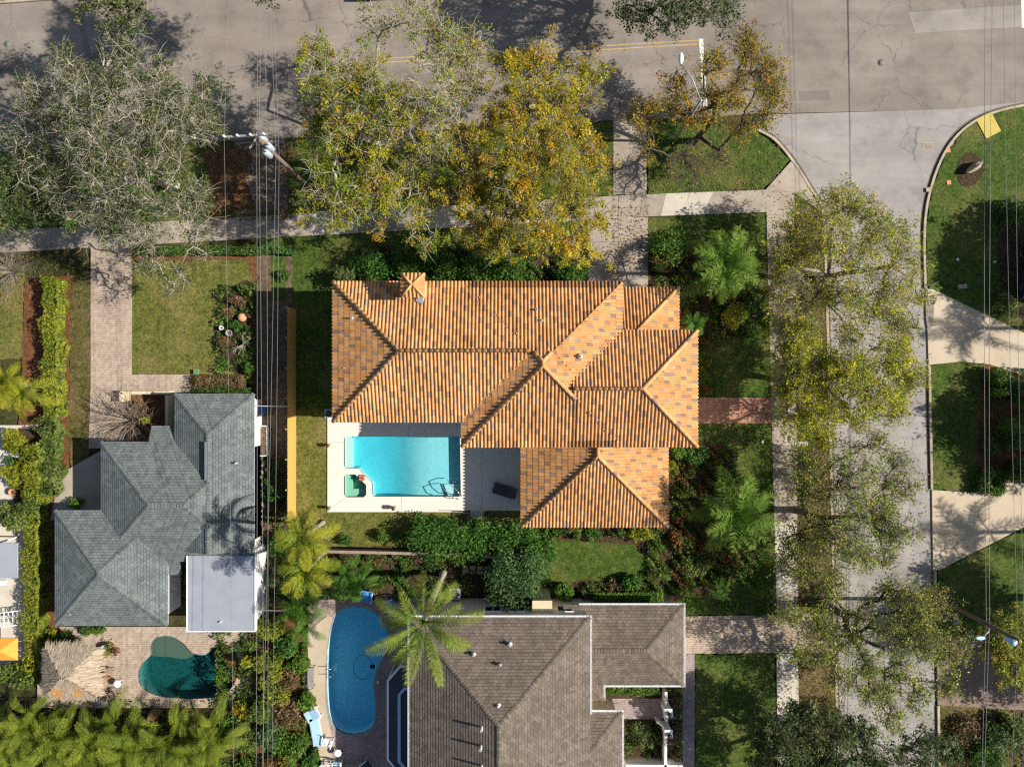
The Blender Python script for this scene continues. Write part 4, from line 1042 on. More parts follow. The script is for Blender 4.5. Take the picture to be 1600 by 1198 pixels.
def tiled_roof(parent, rects, pref_individual):
    base = wloc(parent)
    sheet = MB()
    for i, R in enumerate(rects):
        x0, y0, x1, y1, h, p, gable = R; sl = math.sqrt(1 + p * p); e = 0.003 * i
        for (O, U, V, poly, side) in hip_faces(*R):
            sheet.m = 1
            sheet.add([(O[0] + U[0] * u + V[0] * v, O[1] + U[1] * u + V[1] * v, h + p * v - 0.03 - e) for u, v in poly], [tuple(range(len(poly)))])
        sheet.m = 0
        o_ = 0.02 + e
        sheet.prism([(x0 + o_, y0 + o_), (x1 - o_, y0 + o_), (x1 - o_, y1 - o_), (x0 + o_, y1 - o_)], h - 0.2 - e, h - 0.045 - e, bottom=True)
    roof = sheet.build('roof', [M['fascia'], M['underlay']], parent)
    stuff = MB(); darks = []
    for i, R in enumerate(rects):
        x0, y0, x1, y1, h, p, gable = R; sl = math.sqrt(1 + p * p)
        for fi, (O, U, V, poly, side) in enumerate(hip_faces(*R)):
            L = max(q[0] for q in poly); D = max(q[1] for q in poly)
            nc = int(math.ceil(L / TP - 1e-4)); pit = TP; cg = int(round((O[0] * U[0] + O[1] * U[1]) / TP)) + (int(round(L / TP)) if side in 'NW' else 0) * 0
            nrow = int(math.ceil(D * sl / TE))
            Nn = Vector((-V[0] * p, -V[1] * p, 1)).normalized()
            def to3(q): return Vector((O[0] + U[0] * q[0] + V[0] * q[1], O[1] + U[1] * q[0] + V[1] * q[1], h + p * q[1])) + Nn * q[2]
            vmax = lambda u: vrange(poly, min(max(u, 1e-6), L - 1e-6))[1] if u <= L + .02 else -1
            for c in range(nc):
                for r_ in range(nrow):
                    u0 = c * pit; v0 = r_ * TE / sl - (0.06 if r_ == 0 else 0)
                    vm = vmax(u0 + pit * .5)
                    if v0 > max(vmax(u0), vmax(u0 + pit), vm) - 0.01: continue
                    cx_, cy_ = O[0] + U[0] * (u0 + pit / 2) + V[0] * (v0 + TE / sl / 2), O[1] + U[1] * (u0 + pit / 2) + V[1] * (v0 + TE / sl / 2)
                    zc = h + p * (v0 + TE / sl / 2)
                    if all(hidden(rects, i, cx_ + dx, cy_ + dy, h + p * (v0 + TE / sl / 2 + dx * V[0] + dy * V[1])) for dx, dy in ((0, 0), (.22, 0), (-.22, 0), (0, .22), (0, -.22))): continue
                    f_, b_ = tile_geo(u0, pit, v0, vmax, lambda u: -1, sl, p)
                    k = len(PROF)
                    V3 = [to3(q) for q in f_] + [to3(q) for q in b_] + [to3((q[0], q[1], -0.02)) for q in f_] + [to3(q) for q in f_]
                    F3 = [(a, a + 1, k + a + 1, k + a) for a in range(k - 1)] + [(2 * k + a, 2 * k + a + 1, 3 * k + a + 1, 3 * k + a) for a in range(k - 1)]
                    dark = ((c + cg + 2 * r_) % 5 == 0) if random.random() < 0.88 else random.random() < 0.08
                    full = all(vmax(u0 + t * pit) >= v0 + TE / sl for t in (0, 1))
                    col = Vector(random.choice(DARKT if dark else ORANGE)) * random.uniform(0.93, 1.07)
                    if dark and full: darks.append((V3, F3, tuple(col)))
                    else: stuff.col = tuple(col); stuff.add(V3, F3, True)
    random.shuffle(darks)
    off = wloc(roof)
    for q, (V3, F3, c_) in enumerate(darks):
        if q < 290:
            mb = MB(); mb.col = c_; mb.add(V3, F3, True)
            mb.build('roof_tile', M['tile'], roof, True)
        else: stuff.col = c_; stuff.add(V3, F3, True)
    st = stuff.build('roof_tiles', M['tile'], roof, True); st['kind'] = 'stuff'
    # hip and ridge caps
    for i, R in enumerate(rects):
        for a, b in hips_of(R):
            a = Vector(a); b = Vector(b); L = (b - a).length; d = (b - a).normalized(); n = max(1, int(L / 0.36))
            s = d.cross(Vector((0, 0, 1))).normalized(); up = s.cross(d).normalized()
            if up.z < 0: up = -up
            for k in range(n):
                m = a + d * L * (k + .5) / n
                if hidden(rects, i, m.x, m.y, m.z, 0.06) or any(abs(hip_z(Q, m.x, m.y) - m.z) < .05 for j_, Q in enumerate(rects) if j_ != i): continue
                mb = MB(); mb.col = tuple(Vector(random.choice(ORANGE[:4] if random.random() > 0.12 else DARKT)) * random.uniform(.92, 1.1))
                ring = []
                for t_, w_, e_ in ((k / n - 0.03 / L, 0.13, 0.085), ((k + 1) / n + 0.03 / L, 0.112, 0.065)):
                    c_ = a + d * L * t_ + up * e_
                    ring.append([c_ + s * w_ * math.cos(x) + up * (0.12 * math.sin(x) + 0.01) for x in [math.pi * j / 6 for j in range(7)]])
                V3 = ring[0] + ring[1]; F3 = [(j, j + 1, 7 + j + 1, 7 + j) for j in range(6)] + [tuple(range(6, -1, -1))]
                mb.add(V3, F3, True); mb.build('ridge_tile', M['tile'], roof, True)
    return roof

EH = 5.85
TPITCH = 0.345
R_A = [rect_px(521, 441, 971, 658, EH, TPITCH), rect_px(722, 441, 971, 697, EH, TPITCH), rect_px(893, 517, 1089, 697, EH, TPITCH, 'W')]
_k = round((R_A[2][0] - R_A[1][0]) / TP); R_A[2] = (R_A[1][0] + _k * TP,) + R_A[2][1:]
R_B = [rect_px(815, 585, 1043, 822, 3.15, TPITCH, 'N'), rect_px(905, 450, 1060, 610, 3.15, TPITCH, 'W')]
hx, hy = P2(800, 570)
house = empty('tiled_house', (hx, hy, 0), 0, 'large house with an orange barrel-tile hip roof beside the turquoise pool', 'house')
tiled_roof(house, R_A + R_B, 290)
wall = MB()
for R in R_A + R_B:
    x0, y0, x1, y1, h, p, gable = R; o = 0.5
    wall.prism([(x0 + o, y0 + o), (x1 - o, y0 + o), (x1 - o, y1 - o), (x0 + o, y1 - o)], 0.0, h - 0.12)
wall.build('wall', M['stucco'], house)
def window(parent, c, w, h, face, mat_f='white'):
    """window set in a wall; face is the outward plan direction"""
    fx, fy = face; t = Vector((-fy, fx, 0)); n = Vector((fx, fy, 0)); c = Vector(c)
    def bx(mb, cc, a, b, d): 
        ang = math.atan2(t.y, t.x); mb.box(cc, (a, d, b), ang)
    fr_ = MB()
    for s in (-1, 1): bx(fr_, c + t * s * (w / 2 - .04) + n * .03, .08, h, .1); bx(fr_, c + Vector((0, 0, s * (h / 2 - .04))) + n * .03, w - .16, .08, .1)
    bx(fr_, c + n * .02, .05, h - .16, .06)
    o = fr_.build('window', M[mat_f], parent)
    pn = MB(); bx(pn, c + n * .012, w - .16, h - .16, .02); pn.build('pane', M['dark_glass'], o)
    return o
x0, y0, x1, y1, *_ = R_A[0]
for px in (560, 600, 690, 760): window(house, (P2(px, 0, EH)[0], y1 - .5, 4.2), 1.2, 1.3, (0, 1))
for q in (0.3, 0.65): window(house, (x0 + .5, y0 + (y1 - y0) * q, 4.1), 1.2, 1.3, (-1, 0))
for px in (580, 660): window(house, (P2(px, 0, EH)[0], y0 + .5, 1.3), 2.2, 2.2, (0, -1))
x0, y0, x1, y1, *_ = R_A[2]
for q in (0.25, 0.75): window(house, (x1 - .5, y0 + (y1 - y0) * q, 4.1), 1.3, 1.4, (1, 0))
MB().box((x1 - .47, (y0 + y1) / 2 - .6, 1.15), (0.08, 1.1, 2.2)).build('front_door', M['timber'], house)
# chimney with its own small tiled cap
cxx, cyy = P2(645, 445.5, 7.9)
ch = MB().box((cxx, cyy - 0.06, 3.85), (1.15, 1.0, 7.7)).build('chimney', M['stucco'], house)
cap = [(cxx - .72, cyy - .72, cxx + .72, cyy + .72, 7.85, 0.5, '')]
cm = MB()
for (O, U, V, poly, side) in hip_faces(*cap[0]):
    sl = math.sqrt(1.25); Nn = Vector((-V[0] * .5, -V[1] * .5, 1)).normalized()
    for c in range(6):
        u0 = c * .24
        for r_ in range(2):
            v0 = r_ * .38; vm = lambda u: vrange(poly, min(max(u, 1e-6), 1.44 - 1e-6))[1]
            if v0 > max(vm(u0), vm(u0 + .24)): continue
            f_, b_ = tile_geo(u0, .24, v0, vm, lambda u: -1, sl, .5, .025)
            T3 = lambda q: Vector((O[0] + U[0] * q[0] + V[0] * q[1], O[1] + U[1] * q[0] + V[1] * q[1], 7.85 + .5 * q[1])) + Nn * q[2]
            k = len(PROF); cm.col = tuple(Vector(random.choice(ORANGE)) * random.uniform(.9, 1.1))
            cm.add([T3(q) for q in f_] + [T3(q) for q in b_] + [T3((q[0], q[1], -.02)) for q in f_] + [T3(q) for q in f_], [(a, a + 1, k + a + 1, k + a) for a in range(k - 1)] + [(2 * k + a, 2 * k + a + 1, 3 * k + a + 1, 3 * k + a) for a in range(k - 1)], True)
for a, b in hips_of(cap[0]):
    cm.col = ORANGE[3]; cm.tube([Vector(a) + Vector((0, 0, .05)), Vector(b) + Vector((0, 0, .05))], [0.09, 0.08], 8)
cm.add([(cxx - .7, cyy - .7, 7.82), (cxx + .7, cyy - .7, 7.82), (cxx + .7, cyy + .7, 7.82), (cxx - .7, cyy + .7, 7.82)], [(3, 2, 1, 0)])
cm.build('chimney_cap', M['tile'], ch, True)
# flashing cricket behind the chimney
x, y, z = P(657, 463, 6.3)
MB().add([(x - .35, y + .35, 6.12), (x + .4, y + .35, 6.12), (x + .15, y - .55, 6.5), (x + .2, y + .3, 6.5), (x - .3, y - .3, 6.45)], [(0, 3, 4), (0, 1, 3), (1, 2, 3), (3, 2, 4), (0, 4, 2, 1)]).build('chimney_flashing', M['grey_metal'], house)
def vent_pipe(parent, px, py, z, r=.06, h=.35, mat='vent_white', name='vent_pipe'):
    x, y, _ = P(px, py, z + h)
    mb = MB().lathe((x, y, z - 0.3), [(r, 0), (r, h + 0.3), (r * .7, h + 0.3), (r * .7, h + .1)], 10); mb.lathe((x, y, z), [(r * 2.2, -0.03), (r * 1.1, .06)], 10)
    return mb.build(name, M[mat], parent)
vent_pipe(house, 838, 483, 6.5, .07, .3, 'grey_metal'); vent_pipe(house, 847, 500, 6.8, .04, .2); vent_pipe(house, 907, 556, 7.0, .08, .25); vent_pipe(house, 888, 557, 7.0, .05, .2, 'grey_metal')
vent_pipe(house, 549, 497, 6.3, .07, .25); vent_pipe(house, 537, 575, 6.05, .04, .2)

# ---- shingled roofs
def shingle_roof(parent, rects, mat, extra_faces=(), exposure=0.19, lift=0.018, ridge_mat=None):
    mb = MB(); uvs = []
    def add_face(O, U, V, poly, h, p, i, uoff):
        sl = math.sqrt(1 + p * p); Nn = Vector((-V[0] * p, -V[1] * p, 1)).normalized()
        vmin = min(q[1] for q in poly); D = max(q[1] for q in poly); n = int(math.ceil((D - vmin) * sl / exposure)); e = exposure / sl
        for r_ in range(n):
            a = vmin + r_ * e; pl = clip_poly(clip_poly(poly, 0, 1, -a), 0, -1, a + e + .012)
            if len(pl) < 3: continue
            jj = random.uniform(-.006, .006)
            V3 = []; uv = []
            for (u, v) in pl:
                t = (v - a) / e
                q = Vector((O[0] + U[0] * u + V[0] * v, O[1] + U[1] * u + V[1] * v, h + p * v)) + Nn * (lift * (1 - t) + 0.002)
                V3.append(q); uv.append((u + uoff, v * sl))
            mb.add(V3, [tuple(range(len(pl)))]); uvs.append(uv)
            lo = [q for q in pl if abs(q[1] - a) < 1e-6]
            if len(lo) >= 2:
                ua, ub = min(q[0] for q in lo), max(q[0] for q in lo)
                f = lambda u, nn: Vector((O[0] + U[0] * u + V[0] * a, O[1] + U[1] * u + V[1] * a, h + p * a)) + Nn * nn
                mb.add([f(ua, -.004), f(ub, -.004), f(ub, lift + .002), f(ua, lift + .002)], [(0, 1, 2, 3)]); uvs.append([(ua + uoff, a * sl)] * 4)
    for i, R in enumerate(rects):
        for fi, (O, U, V, poly, side) in enumerate(hip_faces(*R)): add_face(O, U, V, poly, R[4] - 0.003 * i, R[5], i, 7.3 * i + 3.1 * fi)
    for k, (O, U, V, poly, h, p) in enumerate(extra_faces): add_face(O, U, V, poly, h, p, 99, 41.0 + 5 * k)
    nfaces = len(mb.f)
    # eave boxes / soffit
    eb = MB()
    for i, R in enumerate(rects):
        x0, y0, x1, y1, h, p, gable = R; o_ = 0.015 + .003 * i
        eb.prism([(x0 + o_, y0 + o_), (x1 - o_, y0 + o_), (x1 - o_, y1 - o_), (x0 + o_, y1 - o_)], h - .18 - .003 * i, h - .012 - .003 * i, bottom=True)
    off = wloc(parent)
    me = mb.mesh('roof', mat, off)
    ul = me.uv_layers.new(name='UVMap')
    ul.data.foreach_set('uv', np.array([c for f in uvs for c in f], dtype=np.float32).ravel())
    roof = link('roof', me, parent)
    eb.build('fascia', ridge_mat or M['white'], parent)
    # hip / ridge cap shingles
    for i, R in enumerate(rects):
        for a, b in hips_of(R):
            cb = MB(); cu = []
            def flush(cb, cu):
                if not cb.f: return
                me2 = cb.mesh('ridge_cap', mat, wloc(roof)); ul = me2.uv_layers.new(name='UVMap')
                ul.data.foreach_set('uv', np.array([c for f in cu for c in f], dtype=np.float32).ravel())
                link('ridge_cap', me2, roof)
            a = Vector(a); b = Vector(b); L = (b - a).length; d = (b - a).normalized(); n = max(1, int(L / .2))
            s = d.cross(Vector((0, 0, 1))).normalized(); up = s.cross(d).normalized(); up = up if up.z > 0 else -up
            for k in range(n):
                m = a + d * L * (k + .5) / n
                if hidden(rects, i, m.x, m.y, m.z, .05):
                    flush(cb, cu); cb = MB(); cu = []; continue
                p0 = a + d * L * k / n + up * .045; p1 = a + d * L * (k + 1.05) / n + up * .028
                w = .15; dn = -0.042
                cb.add([p0 - s * w + up * dn, p0, p0 + s * w + up * dn, p1 - s * w + up * dn, p1, p1 + s * w + up * dn], [(0, 1, 4, 3), (1, 2, 5, 4)])
                ru = random.uniform(0, 30)
                cu += [[(ru, 0), (ru + .15, 0), (ru + .15, .18), (ru, .18)]] * 2
            flush(cb, cu)
    return roof

GH = 2.8
G = [rect_px(158, 690, 397, 877, GH), rect_px(273, 615, 397, 860, GH, PITCH, 'S'), rect_px(86, 797, 262, 977, GH)]
gx, gy = P2(240, 800)
gh = empty('shingled_house', (gx, gy, 0), 0, 'low grey-green shingled house with a white flat roofed wing', 'house')
x0, y0, x1, y1, *_ = G[0]
xa = P2(232, 0, GH)[0]; xb = P2(276, 0, GH)[0]; dd = 1.06
xc = P2(258, 0, GH)[0]; xd = P2(281, 0, GH)[0]
extra = [((xb, y1), (-1, 0), (0, -1), [(0, -dd), (xb - xa, -dd), (xb - xa, 0.0), (0, 0.0)], GH, PITCH),
         ((xc, y0), (1, 0), (0, 1), [(0, -1.0), (xd - xc, -1.0), (xd - xc, 0.0), (0, 0.0)], GH, PITCH)]
shingle_roof(gh, G, M['shingle_green'], extra, ridge_mat=M['grey_metal'])
gw = MB()
for R in G:
    x0, y0, x1, y1, h, *_ = R; o = .45
    gw.prism([(x0 + o, y0 + o), (x1 - o, y0 + o), (x1 - o, y1 - o), (x0 + o, y1 - o)], 0, h - .1)
gw.build('wall', M['stucco_white'], gh)
gx0, gy1 = P2(293, 868, 3.0); gx1, gy0 = P2(398, 985, 3.0)
fr_ = MB().prism([(gx0, gy0), (gx1, gy0), (gx1, gy1), (gx0, gy1)], 2.78, 3.0, bottom=True).build('flat_roof', M['flat_roof'], gh)
eb = MB()
for (a, b, c, d) in ((gx0 - .06, gy0 - .06, gx1 + .06, gy0), (gx0 - .06, gy0, gx0, gy1), (gx1, gy0, gx1 + .06, gy1)): eb.prism([(a, b), (c, b), (c, d), (a, d)], 2.7, 3.05, bottom=True)
eb.build('roof_edge', M['white'], fr_)
MB().prism([(gx0 + .3, gy0 + .4), (gx1 - .25, gy0 + .4), (gx1 - .25, gy1 + .2), (gx0 + .3, gy1 + .2)], 0, 2.75).build('annex_wall', M['stucco_white'], gh)
vent_pipe(gh, 343, 972, 3.0, .07, .12, 'grey_metal'); vent_pipe(gh, 109, 960, 3.0, .05, .2, 'grey_metal'); vent_pipe(gh, 367, 724, 3.4, .06, .2, 'grey_metal'); vent_pipe(gh, 303, 861, 3.1, .06, .2, 'grey_metal')
# raised ridge vent
a = P(323, 690, 3.95); b = P(323, 750, 3.95)
MB().box(((a[0] + b[0]) / 2, (a[1] + b[1]) / 2, 3.98), (.24, abs(a[1] - b[1]), .07)).build('ridge_vent', M['vent_grey'], gh)
for c_, w, f in (((P2(300, 0, GH)[0], G[1][3] - .45, 1.5), 1.4, (0, 1)), ((P2(365, 0, GH)[0], G[1][3] - .45, 1.5), 1.6, (0, 1)), ((P2(190, 0, GH)[0], G[0][3] - .45, 1.5), 1.4, (0, 1)), ((G[2][0] + .45, P2(0, 880, GH)[1], 1.5), 1.2, (-1, 0))):
    window(gh, c_, w, 1.2, f)
# entry pergola of the green house
px_ = empty('entry_wall', (*P2(237, 635), 0), 0, 'low tan garden wall round the entry by the grey-green house', 'wall')
for seg in ([(199, 613), (273, 613)], [(200, 613), (200, 627)], [(270, 617), (270, 664)]):
    MB().prism(offset_line(PP(seg), .22), 0, 0.9).build('wall_run', M['tan_paint'], px_)

# ---- brown shingled house
BH = 4.5
B = [rect_px(640, 964, 922, 1420, BH, 0.43), rect_px(880, 945, 1068, 1070, 2.6, PITCH, 'W'), rect_px(820, 1112, 972, 1228, 3.0, PITCH, 'W'), rect_px(880, 1040, 943, 1094, 2.55, 0.2, 'W')]
bxx, byy = P2(800, 1080)
bh = empty('shingled_house', (bxx, byy, 0), 0, 'tall brown shingled house with white gutters next to the kidney pool', 'house')
shingle_roof(bh, B, M['shingle_brown'], (), .2)
bw = MB()
for i, R in enumerate(B):
    x0, y0, x1, y1, h, *_ = R; o = (.12, .4, .3, .3)[i]
    bw.prism([(x0 + o, y0 + o), (x1 - o, y0 + o), (x1 - o, y1 - o), (x0 + o, y1 - o)], 0, h - .1)
bw.build('wall', M['stucco'], bh)
def gutter(parent, pts, z, w=.085):
    mb = MB(); 
    for a, b in zip(pts[:-1], pts[1:]):
        a = Vector(a); b = Vector(b); d = (b - a); L = d.length; ang = math.atan2(d.y, d.x); n = Vector((-math.sin(ang), math.cos(ang)))
        for s in (-1, 1):
            c = (a + b) / 2 + n * s * w / 2
            mb.box((c.x, c.y, z), (L, .02, .11), ang)
        c = (a + b) / 2; mb.box((c.x, c.y, z - .045), (L, w - .02, .02), ang)
        for k in range(int(L / .6)): q = a + d * ((k + .5) / int(L / .6)); mb.box((q.x, q.y, z + .052), (.03, w, .012), ang)
    return mb.build('gutter', M['white_metal'], parent)
x0, y0, x1, y1, h, *_ = B[0]
gutter(bh, [(x0 - .02, y1 + .07), (x1 + .02, y1 + .07)], h - .05); gutter(bh, [(x1 + .07, y1 + .13), (x1 + .07, P2(0, 1116, h)[1])], h - .05); gutter(bh, [(x0 - .07, y1 + .02), (x0 - .07, y0)], h - .05)
x0, y0, x1, y1, h, *_ = B[1]
gutter(bh, [(P2(905, 0, h)[0], y1 + .07), (x1, y1 + .07)], h - .05); gutter(bh, [(x1 + .07, y1 + .13), (x1 + .07, y0 - .13)], h - .05); gutter(bh, [(P2(944, 0, h)[0], y0 - .07), (x1, y0 - .07)], h - .05)
x0, y0, x1, y1, h, *_ = B[2]
gutter(bh, [(P2(915, 0, h)[0], y1 + .07), (x1 + .13, y1 + .07)], h - .05); gutter(bh, [(x1 + .07, y1), (x1 + .07, y0)], h - .05)
x0, y0, x1, y1, h, *_ = B[3]
gutter(bh, [(x1 + .07, y1 - 1.0), (x1 + .07, y0)], h - .05)
yw = B[0][3] - .12
for px, w in ((770, 1.2), (808, 1.1), (882, 1.1)): window(bh, (P2(px, 0, 2.4)[0], yw, 2.5), w, 1.3, (0, 1))
cb_ = MB().box((P2(846, 0, 2)[0], yw + .35, 1.6), (1.25, .8, 3.2)).build('bump_out', M['tan_paint'], bh)
MB().box((P2(846, 0, 2)[0], yw + .38, 3.23), (1.35, .9, .07)).build('bump_out_roof', M['tan_paint'], cb_)
for px, py, z, r, hh, m in ((752, 1142, 6.3, .08, .85, 'vent_white'), (751, 1172, 6.3, .08, .85, 'vent_white'), (752, 1203, 6.3, .08, .85, 'vent_white'), (740, 1024, 5.6, .07, .22, 'vent_white'), (797, 1008, 5.4, .07, .22, 'white'), (781, 1040, 5.9, .06, .15, 'grey_metal'), (779, 1104, 6.6, .07, .22, 'white')):
    vent_pipe(bh, px, py, z, r, hh, m)
# screened lanai on its west side
lz = 2.7
out_ = PP([(641, 1041), (625, 1041), (606, 1063), (606, 1186), (622, 1204), (641, 1204)], lz)
lanai = empty('lanai', (*P2(625, 1120), 0), 0, 'dark screened lanai with white frame against the brown house', 'lanai')
MB().prism(out_, lz - .08, lz, bottom=True).build('screen_roof', M['screen'], lanai)
MB().prism(offset_line(out_[:5], .14), lz - .12, lz + .05, bottom=True).build('frame', M['white_metal'], lanai)
inn = PP([(641, 1074), (633, 1074), (624, 1084), (624, 1188), (634, 1200)], lz)
MB().prism(offset_line(inn, .2), lz + .002, lz + .14).build('beam', M['sling_blue'], lanai)
for p in out_[1:5]: MB().box((p[0], p[1], lz / 2), (.1, .1, lz)).build('post', M['white_metal'], lanai)
# entry porch steps and courtyard walls
pr = empty('entry_porch', (*P2(935, 1106), 0), 0, 'small white railed porch between two brown roofs', 'porch')
x, y = P2(934, 1106)
MB().box((x, y, .3), (1.5, .9, .55)).build('platform', M['stone_grey'], pr)
for k in range(2): MB().box((x + .95 + k * .35, y, .2 - k * .1), (.36, .9, .34 - k * .16)).build('step', M['stone_grey'], pr)
MB().box((x, y + .5, 1.0), (1.6, .06, .06)).build('rail', M['white'], pr); MB().box((x, y - .5, 1.0), (1.6, .06, .06)).build('rail', M['white'], pr)
for k in range(8):
    for s in (-1, 1): MB().box((x - .7 + k * .2, y + s * .5, .78), (.045, .045, .42)).build('baluster', M['white'], pr)
def lantern(px, py, label):
    x, y = P2(px, py); t = empty('gate_pillar', (x, y, 0), 0, label, 'pillar')
    MB().box((x, y, .75), (.45, .45, 1.5)).build('shaft', M['stucco_white'], t); MB().box((x, y, 1.55), (.58, .58, .1)).build('cap', M['white'], t)
    ln = MB().lathe((x, y, 1.6), [(.1, 0), (.13, .28), (.17, .3), (.03, .42)], 8).build('lantern', M['black'], t); 
lantern(1037, 1097, 'white gate pillar with black lantern nearer the upper roof wing'); lantern(1037, 1129, 'white gate pillar with black lantern beside the open white gate')
for seg, lab in (([(1036, 1071), (1036, 1091)], 'short white courtyard wall by the bright hedge'), ([(1037, 1102), (1037, 1117)], 'short white courtyard wall between the pillars'), ([(1036, 1135), (1035, 1186)], 'long white courtyard wall below the gate'), ([(975, 1184), (1062, 1185)], 'white front wall crossing the courtyard at its bottom edge')):
    tag(MB().prism(offset_line(PP(seg), .18), 0, 1.0).build('courtyard_wall', M['stucco_white']), lab, 'wall')
t = empty('garden_gate', (*P2(1030, 1126), 0), 0, 'white picket gate standing open by the pillar', 'gate')
a = Vector((*P2(1033, 1124), 0)); b = Vector((*P2(1021, 1117), 0))
d = (b - a).normalized(); ang = math.atan2(d.y, d.x)
for k in range(6): q = a + (b - a) * (k + .3) / 6; MB().box((q.x, q.y, .6), (.09, .03, 1.0), ang).build('picket', M['white'], t)
for z in (.3, .9): q = (a + b) / 2; MB().box((q.x, q.y - .03, z), ((b - a).length, .03, .08), ang).build('rail', M['white'], t)

# ------------------------------------------------------------------ wooden fence with boards
fn = empty('board_fence', (*P2(463, 645), 0), 0, 'tall yellow wooden board fence along the side lawn', 'fence')
ya, yb = P2(463, 484)[1], P2(463, 806)[1]; fx = P2(463, 600)[0]; nb = 106
bm_ = [MB().box((0, 0, 1.0), (.022, .136, 1.9 + q)).mesh('board', M['wood']) for q in (0, .03, -.02)]
for k in range(nb):
    o = link('board', bm_[k % 3], fn); o.location = (random.uniform(-.006, .006), ya + (yb - ya) * (k + .5) / nb - fn.location.y, 0)
for z in (.35, 1.0, 1.7): MB().box((fx - .045, (ya + yb) / 2, z), (.05, abs(ya - yb), .09)).build('rail', M['wood'], fn)
for k in range(8): MB().box((fx - .12, ya + (yb - ya) * (k + .02) / 7.05, .98), (.09, .09, 1.95)).build('post', M['wood'], fn)
# low back fences (timber rails between the two gardens)
for pts, lab, hh in (([(515, 856), (610, 858), (735, 862), (850, 870)], 'low grey timber fence behind the clipped shrubs', 1.2),):
    f2 = empty('timber_fence', (*P2(640, 860), 0), 0, lab, 'fence')
    P_ = PP(pts)
    for a, b in zip(P_[:-1], P_[1:]):
        a = Vector(a); b = Vector(b); L = (b - a).length; ang = math.atan2(b.y - a.y, b.x - a.x); n = int(L / .3)
        for k in range(n): q = a + (b - a) * (k + .5) / n; MB().box((q.x, q.y, hh / 2), (L / n - .015, .03, hh + random.uniform(-.03, .03)), ang).build('board', M['old_wood'], f2)
        q = (a + b) / 2; MB().box((q.x, q.y + .05, hh + .03), (L, .2, .05), ang).build('top_rail', M['old_wood'], f2)

# ------------------------------------------------------------------ poles and wires
def utility_pole(label, base, h, lean_px=None, arm=None, cans=(), arm_z=None):
    bx, by = P2(*base); t = empty('utility_pole', (bx, by, 0), 0, label, 'utility pole')
    MB().tube([(bx, by, -.1), (bx, by, h * .5), (bx, by, h)], [.17, .145, .11], 10).build('pole', M['pole_wood'], t)
    return t, bx, by
t, bx, by = utility_pole('tall wooden pole with white transformer cans by the paved gap', (492, 302), 11.0)
ax = MB(); ax.box((bx - .95, by + .35, 10.6), (2.5, .11, .13), .06); ax.box((bx - .55, by + .1, 10.35), (.9, .07, .07), 1.0)
arm = ax.build('crossarm', M['stone_grey'], t)
for k in range(4): MB().lathe((bx - 2.1 + k * .75, by + .28 + k * .045, 10.66), [(.05, 0), (.07, .06), (.05, .1), (.08, .14), (.04, .22)], 8).build('insulator', M['white'], t)
for (dx, dy, z) in ((-.12, .38, 9.7), (.25, -.1, 9.6), (.05, -.42, 9.4)):
    c = MB().lathe((bx + dx, by + dy, z), [(.17, 0), (.2, .05), (.2, .75), (.15, .84), (.05, .88)], 12); c.lathe((bx + dx + .1, by + dy, z + .86), [(.05, 0), (.06, .1), (.03, .2)], 8)
    c.build('transformer_can', M['can'], t)
left_top = (bx, by)
t2, bx2, by2 = utility_pole('leaning-looking brown pole with a street light above the brown driveway', (1468, 937), 7.9)
cm_ = MB().lathe((bx2 + .05, by2 - .3, 6.7), [(.2, 0), (.22, .05), (.22, .65), (.05, .75)], 12).build('transformer_can', M['sling_blue'], t2)
lm = MB().tube([(bx2, by2, 5.1), (bx2 - .3, by2 - .25, 5.6), (bx2 - .75, by2 - .6, 5.7)], .035, 6).build('lamp_arm', M['grey_metal'], t2)
MB().add([(bx2 - .75 + math.cos(a) * .3 - .2, by2 - .62 + math.sin(a) * .12, 5.72 + dz) for dz in (0, .1) for a in [2 * math.pi * k / 10 for k in range(10)]], [(k, (k + 1) % 10, 10 + (k + 1) % 10, 10 + k) for k in range(10)] + [tuple(range(10, 20)), tuple(range(9, -1, -1))]).build('lamp_head', M['sling_blue'], lm)
for k in range(2): MB().lathe((bx2 + .1 - k * .3, by2 - .05, 7.75), [(.04, 0), (.07, .05), (.04, .12)], 8).build('insulator', M['white'], t2)
def wire(pts, r, label, group, mat='wire'):
    """pts are world points, strung with sag between"""
    P_ = []
    for a, b in zip(pts[:-1], pts[1:]):
        a = Vector(a); b = Vector(b); n = 14; sag = 0.004 * (b - a).length
        for k in range(n): q = a + (b - a) * (k / n); q.z -= sag * 4 * (k / n) * (1 - k / n); P_.append(q)
    P_.append(Vector(pts[-1]))
    return tag(MB().tube(P_, r, 5).build('power_line', M[mat]), label, 'power line', group)
lx, ly = left_top
grp = 'overhead lines on the transformer pole'
for k, (z, xt, xb) in enumerate(((10.75, 404, 399), (10.72, 409, 412), (9.9, 412, 418), (8.6, 415, 405), (8.4, 420, 422))):
    wire([P(xt, -160, z), (lx + (k - 2) * .12, ly + .05, z), P(xb, 1360, z - .6)], .0095, ('brightest outer wire of the bundle over the side yard', 'second wire of the bundle above the side yard', 'middle wire of the bundle above the side yard', 'low fourth wire of the bundle above the side yard', 'lowest inner wire of the bundle nearest the fence')[k], grp)
wire([P(362, -160, 10.7), (lx - 2.1, ly + .3, 10.75), P(366, 1360, 10.2)], .008, 'lone wire from the crossarm tip over the grey-green roof', grp)
grp = 'overhead lines on the brown pole'
